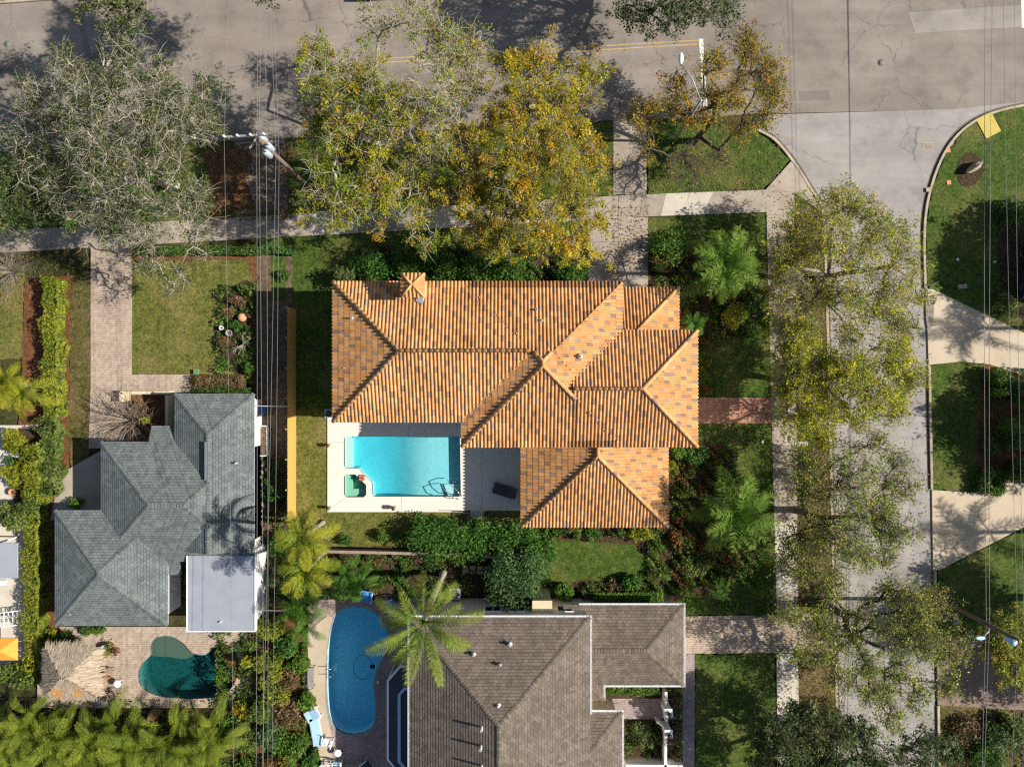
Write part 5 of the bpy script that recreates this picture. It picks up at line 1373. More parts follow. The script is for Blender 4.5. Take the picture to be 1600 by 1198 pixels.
for k, (z, zt, xt, xb) in enumerate(((4.9, 5.0, 1541, 1531), (5.1, 5.2, 1553, 1534), (7.7, 7.6, 1566, 1574), (7.8, 7.8, 1585, 1598))):
    wire([P(xt, -160, zt), (bx2 + (.02, .1, .05, .35)[k], by2 + (.15, .1, .0, .0)[k], z), P(xb, 1400, z)], .016 if k < 2 else .011, ('thick inner cable over the right-hand lawns', 'thick twisted cable beside the inner one over the lawns', 'thin outer wire reaching the pole top transformer', 'outermost thin wire along the picture edge')[k], grp)
# service drop poles / pipe rails in the side yard
for y_, lab in ((634, 'white horizontal pipe rail spanning the side yard near the blue barrel'), (953, 'thin white pipe rail spanning the lower side yard')):
    z = 1.6; a = P(400, y_, z); b = P(449, y_ + 1, z); t = empty('pipe_rail', (a[0], a[1], 0), 0, lab, 'rail')
    MB().tube([a, b], .035, 6).build('pipe', M['white_metal'], t)
    for q in (a, b): MB().tube([(q[0], q[1], 0), q], .035, 6).build('post', M['white_metal'], t)

# street lamp by the stop bar
bx3, by3 = P2(1052, 222); lx3, ly3, _ = P(1064, 92, 8.0)
sl_ = empty('street_lamp', (bx3, by3, 0), 0, 'white street lamp reaching over the road beside the stop bar', 'street lamp')
MB().tube([(bx3, by3, 0), (bx3, by3, 4), (bx3, by3, 7.4)], [.11, .09, .07], 8).build('pole', M['grey_metal'], sl_)
MB().tube([(bx3, by3, 7.3), (bx3 + (lx3 - bx3) * .5, by3 + (ly3 - by3) * .5, 7.9), (lx3, ly3 - .3, 8.0)], .04, 6).build('arm', M['grey_metal'], sl_)
MB().add([(lx3 + math.cos(a) * .14, ly3 + math.sin(a) * .36, 8.0 + dz) for dz in (-.05, .08) for a in [2 * math.pi * k / 12 for k in range(12)]], [(k, (k + 1) % 12, 12 + (k + 1) % 12, 12 + k) for k in range(12)] + [tuple(range(12, 24)), tuple(range(11, -1, -1))], True).build('lamp_head', M['white_metal'], sl_)
x, y, _ = P(1050.5, 101, 7.0)

# ------------------------------------------------------------------ small things around the orange house
def lounge(label, c, rz, mat, frame, L=1.9, w=.65, name='sun_lounger', back=.5, wheel=False):
    t = empty(name, (c[0], c[1], c[2]), rz, label, 'sun lounger')
    loc = MB()
    def part(n, mb, m): return link(n, mb.mesh(n, m), t)
    fb = MB(); 
    for s in (-1, 1): fb.box((0, s * w / 2, .3), (L, .045, .05))
    for s in (-1, 1): fb.box((s * L / 2, 0, .3), (.045, w, .05))
    part('frame', fb, frame)
    part('seat', MB().box((-.3, 0, .34), (L - .65, w - .06, .035)), mat)
    part('backrest', MB().box((L / 2 - .36, 0, .34 + .3 * back), (.72, w - .06, .04), 0, -.75 * back - .1), mat)
    for sx in (-.8, .55):
        for sy in (-1, 1): part('leg', MB().box((sx, sy * (w / 2 - .03), .15), (.05, .05, .3)), frame)
    return t
lounge('dark cushioned chaise on the shaded patio by the lower tiled roof', (*P2(789, 765), .16), math.radians(-17), M['charcoal'], M['black'], 1.65, .75)
# pool handrail
x, y = P2(708, 768)
t = empty('pool_handrail', (x, y, .16), 0, 'curved stainless handrail at the pool corner steps', 'handrail')
for s in (-.28, .28):
    q = Vector((s * .7, s * .7))
    MB().tube([(x + .55 + q.x * .6, y - .35 + q.y * .6, .16), (x + .5 + q.x * .6, y - .3 + q.y * .6, .8), (x + .2 + q.x, y + q.y, .98), (x - .35 + q.x, y + .45 + q.y, .75), (x - .6 + q.x, y + .7 + q.y, .15), (x - .62 + q.x, y + .72 + q.y, -.3)], .03, 7).build('rail', M['steel'], t)
def urn(px, py, label, mat, r=.13, h=.55, z=.16):
    x, y = P2(px, py, z); t = empty('garden_urn', (x, y, z), 0, label, 'urn')
    MB().lathe((x, y, z), [(r * .7, 0), (r * .45, .06), (r * .5, .12), (r * 1.0, h * .55), (r * 1.05, h * .8), (r * .8, h * .92), (r * 1.1, h)], 12).build('body', M[mat], t)
    MB().lathe((x, y, z), [(r * .85, h * .9), (r * .8, h + .02), (r * .3, h + .1)], 10).build('plant', M['bark_dark'], t)
urn(515.5, 695, 'small brown urn at the deck edge level with the pool shelf', 'timber'); urn(516, 792, 'small wire urn at the lower outer corner of the deck', 'old_wood', .12); urn(617, 792, 'terracotta urn on the lower deck edge', 'terracotta', .15, .6)
x, y = P2(567, 746)
t = empty('brick_stack', (x, y, .16), 0, 'flat stack of red bricks on the wall between spa and pool', 'bricks')
for i in range(2):
    for j in range(2):
        MB().box((x - .12 + i * .2, y - .08 + j * .2, .21), (.19, .19, .1), -.7).build('brick', M['brick_red'], t)
# patio stairs and rail
st_ = empty('garden_steps', (*P2(746, 805), 0), 0, 'concrete steps going down from the patio to the lawn', 'steps')
for k in range(3):
    a = P2(735, 797 + k * 5.5); b = P2(757, 797 + (k + 1) * 5.5)
    MB().prism([(a[0], a[1] - .005), (b[0], a[1] - .005), (b[0], b[1]), (a[0], b[1])], 0, .155 - k * .02).build('tread', M['concrete_new'], st_)
rl = empty('patio_railing', (*P2(722, 798), .16), 0, 'black metal railing beside the patio steps', 'railing')
A_ = [(711, 797), (734, 797), (734, 814)]
for a, b in zip(A_[:-1], A_[1:]):
    a = Vector((*P2(*a), 0)); b = Vector((*P2(*b), 0)); ang = math.atan2((b - a).y, (b - a).x); q = (a + b) / 2; L = (b - a).length
    for z in (.35, 1.05): MB().box((q.x, q.y, z), (L, .04, .04), ang).build('rail', M['black'], rl)
    for k in range(4): p = a + (b - a) * k / 3; MB().box((p.x, p.y, .55), (.03, .03, 1.0)).build('post', M['black'], rl)
def ac_unit(px, py, label, z=.1, w=.75):
    x, y = P2(px, py); t = empty('air_conditioner', (x, y, z), 0, label, 'air conditioner')
    MB().box((x, y, z + .4), (w, w, .8)).build('cabinet', M['grey_metal'], t)
    MB().lathe((x, y, z + .8), [(w * .4, 0), (w * .4, .02), (w * .34, .02), (w * .34, .005)], 16).build('fan_guard', M['black'], t)
    mb = MB()
    for k in range(5): mb.box((x, y, z + .825), (w * .74, .012, .012), k * math.pi / 5)
    mb.build('grille', M['lid'], t)
ac_unit(519, 645, 'grey air conditioner tucked under the tiled roof corner', .16, .6)
ac_unit(843, 452, 'pale air conditioner partly hidden under the upper tiled eave'); ac_unit(872, 450, 'air conditioner beside the bushes under the upper tiled eave')
ac_unit(712, 922, 'grey air conditioner next to the palm trunk behind the brown house', .1, .8)

# ------------------------------------------------------------------ things of the green house
x, y = P2(413, 640)
t = empty('water_barrel', (x, y, .1), 0, 'bright blue barrel beside the white path', 'barrel')
MB().lathe((x, y, .1), [(.28, 0), (.33, .25), (.33, .6), (.28, .88), (.1, .9)], 16).build('body', M['blue'], t); MB().lathe((x, y, 1.0), [(.3, -.04), (.3, .02), (.08, .03)], 16).build('lid', M['blue_dark'], t)
pad('pathway', [(398, 660), (406, 660), (406, 985), (398, 985)], .104, M['concrete_new'])
t = empty('raised_planter', (*P2(413.5, 688), 0), 0, 'long pale framed planter of dry soil beside the white path', 'planter')
for seg in ([(408.5, 665), (420, 665)], [(420, 665), (420, 711)], [(420, 711), (408.5, 711)], [(408.5, 711), (408.5, 665)]): MB().prism(offset_line(PP(seg), .08), 0, .45).build('frame', M['white'], t)
MB().prism(PP([(409.5, 666.5), (419, 666.5), (419, 709.5), (409.5, 709.5)]), .1, .4).build('soil', M['soil'], t)
shrub('low_plant', 'small green plant at the end of the pale framed planter', 'plant', 412, 716, 9, .5, PAL['hedge_olive'], 220, .07)
for i, (px, py, r, lab) in enumerate(((412, 740, 8, 'whitish rubble of pale stones by the white path'),)):
    t = empty('stone_pile', (*P2(px, py), .1), 0, lab, 'stones')
    for k in range(26):
        a = random.uniform(.1, .28); MB().box((*P2(px + random.uniform(-6, 4), py + random.uniform(-14, 75)), .1 + a * .3), (a, a * .8, a * .6), random.uniform(0, 3), random.uniform(-.3, .3), random.uniform(-.3, .3)).build('stone', M['stone_grey'], t)
def pot(px, py, r, h, mat, label, z=.1, plant=None):
    x, y = P2(px, py); t = empty('plant_pot', (x, y, z), 0, label, 'pot')
    MB().lathe((x, y, z), [(r * .7, 0), (r, h * .85), (r * 1.08, h * .86), (r * 1.08, h), (r * .9, h), (r * .88, h * .9)], 14).build('body', M[mat], t)
    MB().lathe((x, y, z), [(r * .86, h * .85), (r * .3, h * .92)], 12).build('soil', M['soil'], t)
    if plant:
        c = rng.normal(0, 1, (140, 3)) * np.array([r * .8, r * .8, r * .5]) + np.array([0, 0, h + r * .6])
        V, F = leaf_quads(c, .07 * rng.uniform(.6, 1.5, 140), .4); link('leaf_cluster', np_mesh('leaf_cluster', V, F, M['leaf'], pick_cols(140, plant)), t)
pot(350, 513, .15, .4, 'white', 'small white pot left of the pair in the round bed'); pot(362, 521, .22, .45, 'stone_grey', 'larger grey pot right of the pair in the round bed')
pot(424, 750, .16, .35, 'terracotta', 'orange clay pot among the green plants in the side yard', .1, PAL['shrub']); pot(428, 760, .15, .35, 'white', 'white pot just below the orange clay pot')
x, y = P2(379, 496, .3)
tag(MB().lathe((x, y, .1), [(.1, 0), (.26, .1), (.33, .3), (.26, .5), (.08, .6)], 16).build('garden_globe', M['terracotta']), 'round peach coloured globe in the round planting bed', 'garden ornament')
tag(MB().box((*P2(309, 581), .22), (.3, .35, .3)).build('utility_box', M['green_plastic']), 'small green utility box at the lawn edge by the trimmed shrubs', 'utility box')
# bare crooked shrub in the bed
def bare_shrub(label, px, py, h, r, n=60, mat='bark_pale', name='bare_shrub', cat='shrub', thick=.02, zlow=.25):
    x, y = P2(px, py); t = empty(name, (x, y, 0), 0, label, cat); mb = MB()
    for k in range(n):
        a = random.uniform(0, 6.28); q = random.uniform(.3, 1) * r; hz = h * random.uniform(zlow, 1)
        m = Vector((x + math.cos(a) * q * .5, y + math.sin(a) * q * .5, hz * .7)); e = Vector((x + math.cos(a + random.uniform(-.3, .3)) * q, y + math.sin(a) * q, hz))
        mb.tube([(x, y, .05), m, e], [thick, thick * .6, thick * .25], 4, cap=False)
        for s in range(3):
            d = Vector((random.uniform(-1, 1), random.uniform(-1, 1), random.uniform(0, .6))) * .35 * r
            mb.tube([m.lerp(e, random.uniform(.2, .9)), m.lerp(e, .9) + d], [thick * .4, thick * .15], 3, cap=False)
    mb.build('branches', M[mat], t); return t
bare_shrub('bare pale crooked shrub in the round planting bed', 381, 537, 1.4, .9, 12, thick=.045)
bare_shrub('large leafless reddish shrub beside the grey-green entry', 208, 655, 2.2, 2.6, 110, 'terracotta' if False else 'old_wood', thick=.03)
bare_shrub('grey leafless shrub at the far left beside the path', 20, 425, 1.6, 2.4, 90, 'bark', thick=.02)
shrub('garden_shrub', 'small lime tuft inside the leafless reddish shrub', 'shrub', 227, 656, 8, 1.6, PAL['lime'], 300, .07)
shrub('garden_shrub', 'green shrub inside the entry corner of the grey-green house', 'shrub', 215, 640, 18, 1.2, PAL['rusty'], 500, .07)
for px, py, r, h, pal, lab in ((390, 452, 13, 1.0, 'hedge_olive', 'olive shrub at the top of the round bed'), (372, 470, 14, .8, 'rusty', 'brownish low shrub above the peach globe'), (355, 490, 14, .7, 'rusty', 'brown low shrub left of the peach globe'), (350, 538, 15, .7, 'rusty', 'brown ground shrub left of the bare crooked shrub'), (365, 510, 12, .9, 'shrub', 'green shrub behind the two pots'), (392, 575, 12, 1.0, 'shrub', 'dark green shrub at the lower end of the round bed')):
    shrub('garden_shrub', lab, 'shrub', px, py, r, h, PAL[pal], 700, .07, 'shrubs in the round bed')
hedge('trimmed_hedge', 'pinkish brown clipped shrub row by the grey-green eave', 296, 586, 378, 605, .8, PAL['rusty'], 2200, .06, wob=.05)
hedge('trimmed_hedge', 'low green clipped hedge right under the grey-green eave', 297, 606, 388, 613, .9, PAL['shrub'], 1500, .06, wob=.04)
shrub('trimmed_shrub', 'small rounded green shrub at the corner of the grey-green house', 'shrub', 118, 787, 12, 1.1, PAL['shrub_bright'], 900, .06)
# chickee hut
ht = empty('thatched_hut', (*P2(111, 1050), 0), 0, 'square hut with shaggy grey-tan palm thatch roof', 'hut')
hx0, hy1 = P2(70, 1011, 2.4); hx1, hy0 = P2(153, 1088, 2.4)
thb = MB()
TH = [(0.38, 0.30, 0.22), (0.33, 0.265, 0.195), (0.42, 0.34, 0.25), (0.29, 0.235, 0.175)]; OR = [(0.52, 0.27, 0.08), (0.46, 0.25, 0.09)]
for (O, U, V, poly, side) in hip_faces(hx0, hy0, hx1, hy1, 2.4, .55):
    thb.col = TH[3]; thb.add([(O[0] + U[0] * u + V[0] * v, O[1] + U[1] * u + V[1] * v, 2.36 + .55 * v) for u, v in poly], [tuple(range(len(poly)))])
    Lm = max(q[0] for q in poly); Dm = max(q[1] for q in poly); Nn = Vector((-V[0] * .55, -V[1] * .55, 1)).normalized()
    for r_ in range(9):
        for c in range(int(Lm / .035)):
            u = (c + random.random()) * .035; lo, hi = vrange(poly, min(max(u, 1e-6), Lm - 1e-6)); v = Dm * (r_ + random.random() * .8) / 9
            if v > hi: continue
            ln = random.uniform(.3, .6); w = random.uniform(.015, .04); sk = random.uniform(-.12, .12)
            ppx = (O[0] + U[0] * u + V[0] * v); 
            isor = side == 'S' and (abs(u - Lm * .28) < .35 or abs(u - Lm * .66) < .3) and .15 * Dm < v < .55 * Dm
            thb.col = tuple(Vector(random.choice(OR if isor else TH)) * random.uniform(.8, 1.2))
            f = lambda uu, vv, n: Vector((O[0] + U[0] * uu + V[0] * vv, O[1] + U[1] * uu + V[1] * vv, 2.4 + .55 * vv)) + Nn * n
            l1 = .035 + .04 * random.random()
            thb.add([f(u - w, v + .05, .03), f(u + w, v + .05, .03), f(u + w * .8 + sk, v - ln * .6, l1), f(u + sk * 1.4, v - ln, l1 * .7), f(u - w * .8 + sk, v - ln * .6, l1)], [(0, 1, 2, 4), (4, 2, 3)])
thb.build('thatch_roof', M['thatch'], ht, True)
for a in (hx0 + .7, hx1 - .8):
    for b in (hy0 + .7, hy1 - .8): MB().tube([(a, b, 0), (a, b, 2.7)], .09, 8).build('post', M['timber'], ht)
MB().box(((hx0 + hx1) / 2, (hy0 + hy1) / 2, 2.3), (hx1 - hx0 - .6, .12, .12)).build('beam', M['timber'], ht)
def chair(label, px, py, rz, seat, frame, z=.122, w=.55, slats=0, cat='chair', name='patio_chair', group=None):
    x, y = P2(px, py); t = empty(name, (x, y, z), rz, label, cat, group)
    def part(n, mb, m): return link(n, mb.mesh(n, m), t)
    if slats:
        for k in range(slats): part('seat_slat', MB().box((-w * .42 + k * w * .84 / (slats - 1), 0, .42), (w * .84 / slats * .75, w * .9, .025)), seat)
        for k in range(slats): part('back_slat', MB().box((w * .5 + .1, -w * .4 + k * w * .8 / (slats - 1), .68), (.025, w * .8 / slats * .72, .55), 0, .3), seat)
    else:
        part('seat', MB().box((0, 0, .42), (w * .95, w * .9, .06)), seat); part('backrest', MB().box((w * .5 + .08, 0, .68), (.06, w * .9, .55), 0, .3), seat)
    for s in (-1, 1):
        part('armrest', MB().box((.02, s * w * .52, .62), (w, .07, .03)), frame)
        for q in (-1, 1): part('leg', MB().box((q * w * .44, s * w * .5, .31), (.05, .05, .62)), frame)
    return t
def table(label, px, py, r, h, mat, z=.122, square=False, rz=0.0, name='patio_table'):
    x, y = P2(px, py); t = empty(name, (x, y, z), rz, label, 'table')
    def part(n, mb, m): return link(n, mb.mesh(n, m), t)
    part('table_top', MB().box((0, 0, h), (r * 2, r * 1.4, .04)) if square else MB().lathe((0, 0, h), [(r, -.03), (r, .01), (r * .95, .02)], 18), mat)
    for k in range(4):
        a = math.pi / 4 + k * math.pi / 2; part('leg', MB().tube([(r * .75 * math.cos(a), r * (.5 if square else .75) * math.sin(a), h), (r * .8 * math.cos(a), r * (.55 if square else .8) * math.sin(a), 0)], .022, 6), mat)
    return t
chair('orange wooden armchair next to the thatched roof', 168, 1052, math.radians(25), M['timber'], M['timber'], slats=5)
chair('brown wooden chair below the orange armchair by the hut', 163, 1074, math.radians(200), M['timber'], M['timber'], slats=5)
chair('dark wooden chair by the round white table', 184, 1080, math.radians(-60), M['old_wood'], M['old_wood'], slats=5)
table('round white table beside the hut chairs', 191, 1062, .26, .55, M['white_metal'])
table('square brown tray table on the pavers by the thatched hut', 176, 1043, .3, .45, M['old_wood'], square=True)
for px, py, lab, pal in ((150, 1017, 'yellow leaved pot at the hut corner', 'gold'), (172, 1016, 'yellow flowering pot in the middle of the pot group', 'lime'), (186, 1013, 'rusty leaved pot at the outer end of the pot group', 'rusty'), (176, 1005, 'green pot plant at the back of the pot group', 'shrub'), (103, 994, 'round green pot plant near the hut and eave', 'shrub'), (90, 984, 'yellow green pot plant at the hedge end by the eave', 'lime')):
    pot(px, py, .2, .4, 'terracotta', lab, .122, PAL[pal])
x, y = P2(167, 1008); t = empty('garden_cart', (x, y, .12), .4, 'white garden cart beside the flower pots', 'cart')
link('tray', MB().box((0, 0, .45), (.7, .35, .12)).mesh('tray', M['white_metal']), t)
for s in (-1, 1): link('wheel', MB().tube([(.2, s * .2, .15), (.2, s * .24, .15)], .15, 12).mesh('wheel', M['black']), t)
for s in (-1, 1): link('handle', MB().tube([(-.3, s * .15, .45), (-.6, s * .14, .7)], .018, 6).mesh('handle', M['grey_metal']), t)
tag(MB().box((*P2(156, 1096), .14), (.75, .55, .03), .6).build('outdoor_mat', M['grey_cloth']), 'blue-grey mat on the shaded pavers below the hut', 'mat')
for px, r, lab in ((134, 7, 'dark green low shrub under the lower eave, smaller'), (151, 16, 'bright green rounded shrub under the lower eave')):
    shrub('garden_shrub', lab, 'shrub', px, 985, r, .9, PAL['shrub_bright' if r > 10 else 'shrub'], 900, .06, ry_px=8)

# ------------------------------------------------------------------ things round the kidney pool
lounge('pale blue lounger with raised back, upper of the pair by the kidney pool', (*P2(491, 1112), .17), math.radians(28), M['sling_blue'], M['white_metal'], 1.0, .75, back=.2)
lounge('long pale blue lounger, lower of the pair by the kidney pool', (*P2(497, 1137), .17), math.radians(-80), M['sling_blue'], M['white_metal'], 1.95, .72, back=.12)
chair('white slatted chair beside the long blue lounger', 516, 1153, math.radians(70), M['white_metal'], M['white_metal'], .17, .6, 5, group='white slatted chairs')
chair('white slatted chair at the bottom edge below the round table', 512, 1194, math.radians(100), M['white_metal'], M['white_metal'], .17, .65, 5, group='white slatted chairs')
chair('pale blue chair at the bottom edge right of the white one', 530, 1190, math.radians(90), M['sling_blue'], M['white_metal'], .13, .6, 4)
chair('black framed chair on the pavers near the lanai', 574, 1190, math.radians(40), M['charcoal'], M['white_metal'], .122, .65)
table('round white side table by the lower end of the kidney pool', 531, 1169, .26, .5, M['white_metal'])
table('square brown table at the bottom edge near the black chair', 551, 1192, .35, .45, M['old_wood'], square=True)
chair('deep blue sling chair near the palm crown', 612, 942, math.radians(30), M['sling_deep'], M['white_metal'], .122, .7)
chair('teal sling chair in the shade of the palms above the kidney pool', 575, 929, math.radians(80), M['sling_deep'], M['sling_blue'], .122, .8)
bn = empty('iron_bench', (*P2(487, 1052), .17), 0, 'ornate dark iron bench on the sunlit pool terrace', 'bench')
def part(n, mb, m, t=bn): return link(n, mb.mesh(n, m), t)
part('seat_frame', MB().box((.1, 0, .42), (.45, 1.5, .03)), M['stone_grey'])
part('back_frame', MB().tube([(-.15, -.75, .42), (-.2, -.75, .8), (-.2, 0, .95), (-.2, .75, .8), (-.15, .75, .42)], .03, 6), M['black'])
for k in range(5): part('scroll', MB().tube([(-.18, -.6 + k * .3, .45), (-.2, -.5 + k * .3, .65), (-.2, -.68 + k * .3, .75), (-.2, -.6 + k * .3, .85)], .02, 5), M['black'])
for s in (-1, 1):
    for q in (-.1, .3): part('leg', MB().box((q, s * .7, .21), (.04, .04, .42)), M['black'])
    part('armrest', MB().tube([(-.2, s * .75, .65), (.15, s * .78, .66), (.32, s * .75, .45)], .022, 6), M['black'])
sk = tag(MB().lathe((*P2(590, 1064), .122), [(.14, 0), (.14, .012), (.02, .016)], 14).build('skimmer_lid', M['white']), 'small round white lid at the waist of the kidney pool', 'lid')
pc = empty('pool_cleaner', (*P2(576, 1053), -1.6), 0, 'dark pool cleaner with a looped hose in the kidney pool', 'pool cleaner')
x, y = P2(576, 1053)
MB().box((x, y, -1.5), (.35, .3, .2)).build('body', M['black'], pc)
MB().tube([(*P2(566 + 15 * math.cos(a), 1044 + 19 * math.sin(a)), -.2) for a in [0.5 + k * .3 for k in range(20)]], .022, 5).build('hose', M['lid'], pc)
x, y = P2(518, 1045); t = empty('pool_ladder', (x, y, .17), 0, 'short white ladder at the long side of the kidney pool', 'ladder')
for s in (-.28, .28): MB().tube([(x - .25, y + s, .17), (x - .2, y + s, .7), (x + .15, y + s, .65), (x + .2, y + s, -.5)], .025, 6).build('rail', M['steel'], t)
for z in (-.4, -.15): MB().box((x + .22, y, z), (.12, .56, .03)).build('rung', M['white'], t)

# ------------------------------------------------------------------ left neighbour
pad('terrace', [(-200, 664), (62, 664), (62, 1050), (-200, 1050)], .12, M['concrete_new'])
pad('planting_bed', [(30, 668), (64, 668), (60, 790), (22, 790), (32, 740)], .126, M['mulch_dark'], jagged=True)
nh = empty('neighbour_porch', (*P2(-20, 880), 0), 0, 'grey flat awning and white edge of a house at the left border', 'porch')
cz = 2.5
MB().prism(PP([(-140, 848), (27, 848), (27, 903), (-140, 903)], cz), cz - .1, cz, bottom=True).build('awning', M['flat_roof'], nh)
MB().prism(PP([(-140, 904), (10, 906), (8, 914), (-140, 914)], cz), cz - .14, cz + .05, bottom=True).build('awning_edge', M['white'], nh)
for px, py in ((-8, 850), (-8, 901)): x, y, _ = P(px, py, cz); MB().box((x - .1, y, cz / 2 - .06), (.1, .1, cz)).build('post', M['white'], nh)
rr = empty('porch_railing', (*P2(14, 970), .12), 0, 'white baluster railing at the left border', 'railing')
for yy in (958, 980):
    a = Vector(P(-30, yy + 3, 1.0)); b = Vector(P(28, yy - 4, 1.0)); MB().tube([a, b], .035, 6).build('rail', M['white'], rr)
for k in range(9):
    a = Vector(P(-28 + k * 6.8, 962 - k * .8, 1.0)); MB().box((a.x, a.y - .35, .6), (.05, .05, .9)).build('baluster', M['white'], rr)
    MB().box((a.x, a.y - .4, .98), (.05, .9, .03)).build('cap_slat', M['white'], rr)
um = empty('orange_umbrella', (*P2(8, 1012), .12), 0, 'orange canvas square umbrella at the left border', 'umbrella')
x, y, _ = P(4, 1014, 2.2); 
mb = MB(); 
mb.add([(x - 1.0, y - .8, 2.1), (x + 1.0, y - .8, 2.1), (x + 1.0, y + .75, 2.1), (x - 1.0, y + .75, 2.1), (x, y, 2.55)], [(0, 1, 4), (1, 2, 4), (2, 3, 4), (3, 0, 4)]); mb.build('canopy', M['orange'], um)
MB().tube([(x, y, .12), (x, y, 2.54)], .025, 6).build('pole', M['white'], um)
for py, lab in ((690, 'round lime topiary shrub, upper of the two on the white terrace'), (742, 'round lime topiary shrub, lower of the two on the white terrace')):
    shrub('topiary_shrub', lab, 'shrub', 21, py, 22, 1.5, PAL['lime'], 3600, .075, 'lime topiary shrubs', lumps=9)
pot(28, 718, .26, .5, 'blue_dark', 'glossy blue pot between the lime topiary shrubs', .12, PAL['shrub'])
pot(27, 767, .24, .45, 'terracotta', 'terracotta pot below the lower lime topiary', .12)

# ------------------------------------------------------------------ right side small things
x, y = P2(1514, 264)
bm = bmesh.new(); bmesh.ops.create_icosphere(bm, subdivisions=3, radius=1)
for v in bm.verts:
    n = math.sin(v.co.x * 4 + 1) * .12 + math.sin(v.co.y * 6 + v.co.z * 3) * .1; v.co = Vector((v.co.x * .75, v.co.y * .24, max(-.4, v.co.z * .45))) * (1 + n)
me = bpy.data.meshes.new('boulder'); bm.to_mesh(me); bm.free()
o = link('boulder', me, None, M['stone']); o.location = (x + .12, y, .38); o.rotation_euler = (0, .1, math.radians(38)); tag(o, 'long tan boulder standing in a ring of dark mulch', 'boulder')
t = empty('tactile_paving', (*P2(1543, 197), .1), 0, 'yellow square pad set at the curved kerb', 'paving')
x, y = P2(1543, 197); ang = math.radians(28)
MB().box((x, y, .1), (1.2, 1.55, .06), ang).build('plate', M['yellow_pad'], t)
dm = MB()
for i in range(10):
    for j in range(13):
        q = Matrix.Rotation(ang, 2) @ Vector((-.52 + i * .115, -.69 + j * .115)); dm.box((x + q.x, y + q.y, .134), (.05, .05, .012), ang)
o = dm.build('domes', M['yellow_pad'], t); o['kind'] = 'stuff'
for i, (px, py, lab) in enumerate(((1480, 236, 'small tan valve box above the boulder ring'), (1481, 286, 'small tan valve box below the boulder ring'), (1449, 297, 'tan valve box touching the kerb'), (1501, 448, 'pale stone block at the shaded lawn edge'))):
    tag(MB().box((*P2(px, py), .1), (.3 if i < 3 else .6, .3, .06 if i < 3 else .3), .1).build('valve_box' if i < 3 else 'stone_block', M['terracotta' if i < 2 else 'stone']), lab, 'valve box' if i < 3 else 'stone')
tag(MB().box((*P2(1251, 693), .1), (.95, .33, .08)).build('stepping_stone', M['concrete_new']), 'pale stepping slab in the grass strip by the sidewalk', 'stepping stone')
tag(MB().box((*P2(1492, 965), .11), (.42, .85, .1)).build('stepping_stone', M['concrete']), 'pale slab in the grass by the brown pole', 'stepping stone')
tag(MB().lathe((*P2(1190, 690), .1), [(.09, 0), (.11, .08), (.04, .15)], 10).build('white_stone', M['white']), 'small white ball on the lawn near the brick walk', 'stone')
tag(MB().lathe((*P2(1494, 406), .1), [(.09, 0), (.11, .08), (.04, .15)], 10).build('white_stone', M['white']), 'small white ball in the sunlit corner lawn', 'stone')
tag(MB().lathe((*P2(1552, 410), .1), [(.09, 0), (.11, .08), (.04, .15)], 10).build('white_stone', M['white']), 'small white ball in the deep shade between the cables', 'stone')
# parked car at the top border and a second one under the right trees
def car(label, px, py, rz, col):
    x, y = P2(px, py); t = empty('parked_car', (x, y, 0), rz, label, 'car')
    bm = bmesh.new()
    prof = [(-2.2, .35), (-2.25, .75), (-2.0, .92), (-1.55, .98), (-1.0, 1.42), (-.2, 1.5), (.5, 1.45), (1.15, 1.0), (1.9, .9), (2.2, .7), (2.25, .4)]
    for s in (-1, 1):
        for a, z in prof: bm.verts.new((a, s * (.9 if z < 1.05 else .66), z))
    bm.verts.ensure_lookup_table(); n = len(prof)
    for i in range(n - 1): bm.faces.new([bm.verts[i], bm.verts[i + 1], bm.verts[n + i + 1], bm.verts[n + i]])
    bm.faces.new([bm.verts[i] for i in range(n - 1, -1, -1)]); bm.faces.new([bm.verts[n + i] for i in range(n)]); bm.faces.new([bm.verts[0], bm.verts[n], bm.verts[2 * n - 1], bm.verts[n - 1]])
    me = bpy.data.meshes.new('body'); bm.to_mesh(me); bm.free()
    link('body', me, t, col)
    link('windscreen', MB().add([(.53, -.6, 1.46), (.53, .6, 1.46), (1.13, .72, 1.04), (1.13, -.72, 1.04)], [(0, 3, 2, 1)]).mesh('windscreen', M['dark_glass']), t)
    link('rear_window', MB().add([(-1.03, -.6, 1.43), (-1.03, .6, 1.43), (-1.5, .72, 1.04), (-1.5, -.72, 1.04)], [(0, 1, 2, 3)]).mesh('rear_window', M['dark_glass']), t)
    for sx in (-1.4, 1.4):
        for s in (-1, 1): link('wheel', MB().tube([(sx, s * .74, .32), (sx, s * .92, .32)], .32, 14).mesh('wheel', M['black']), t)
    return t
car('silver car parked along the far kerb, cut by the top border', 606, -18, math.radians(3), M['grey_metal'])
car('dark blue car in deep shade at the right border', 1612, 424, math.radians(80), M['blue_dark'])
# stone edging blocks behind the shrubs
t = empty('stone_edging', (*P2(765, 885), .1), 0, 'row of pale stone blocks in the shaded bed by the palm', 'edging')
for k in range(9):
    for r_ in range(2): MB().box((*P2(728 + k * 11, 884 + r_ * 7 + k * .7), .2), (.42, .26, .2), random.uniform(-.15, .15)).build('stone', M['stone'], t)

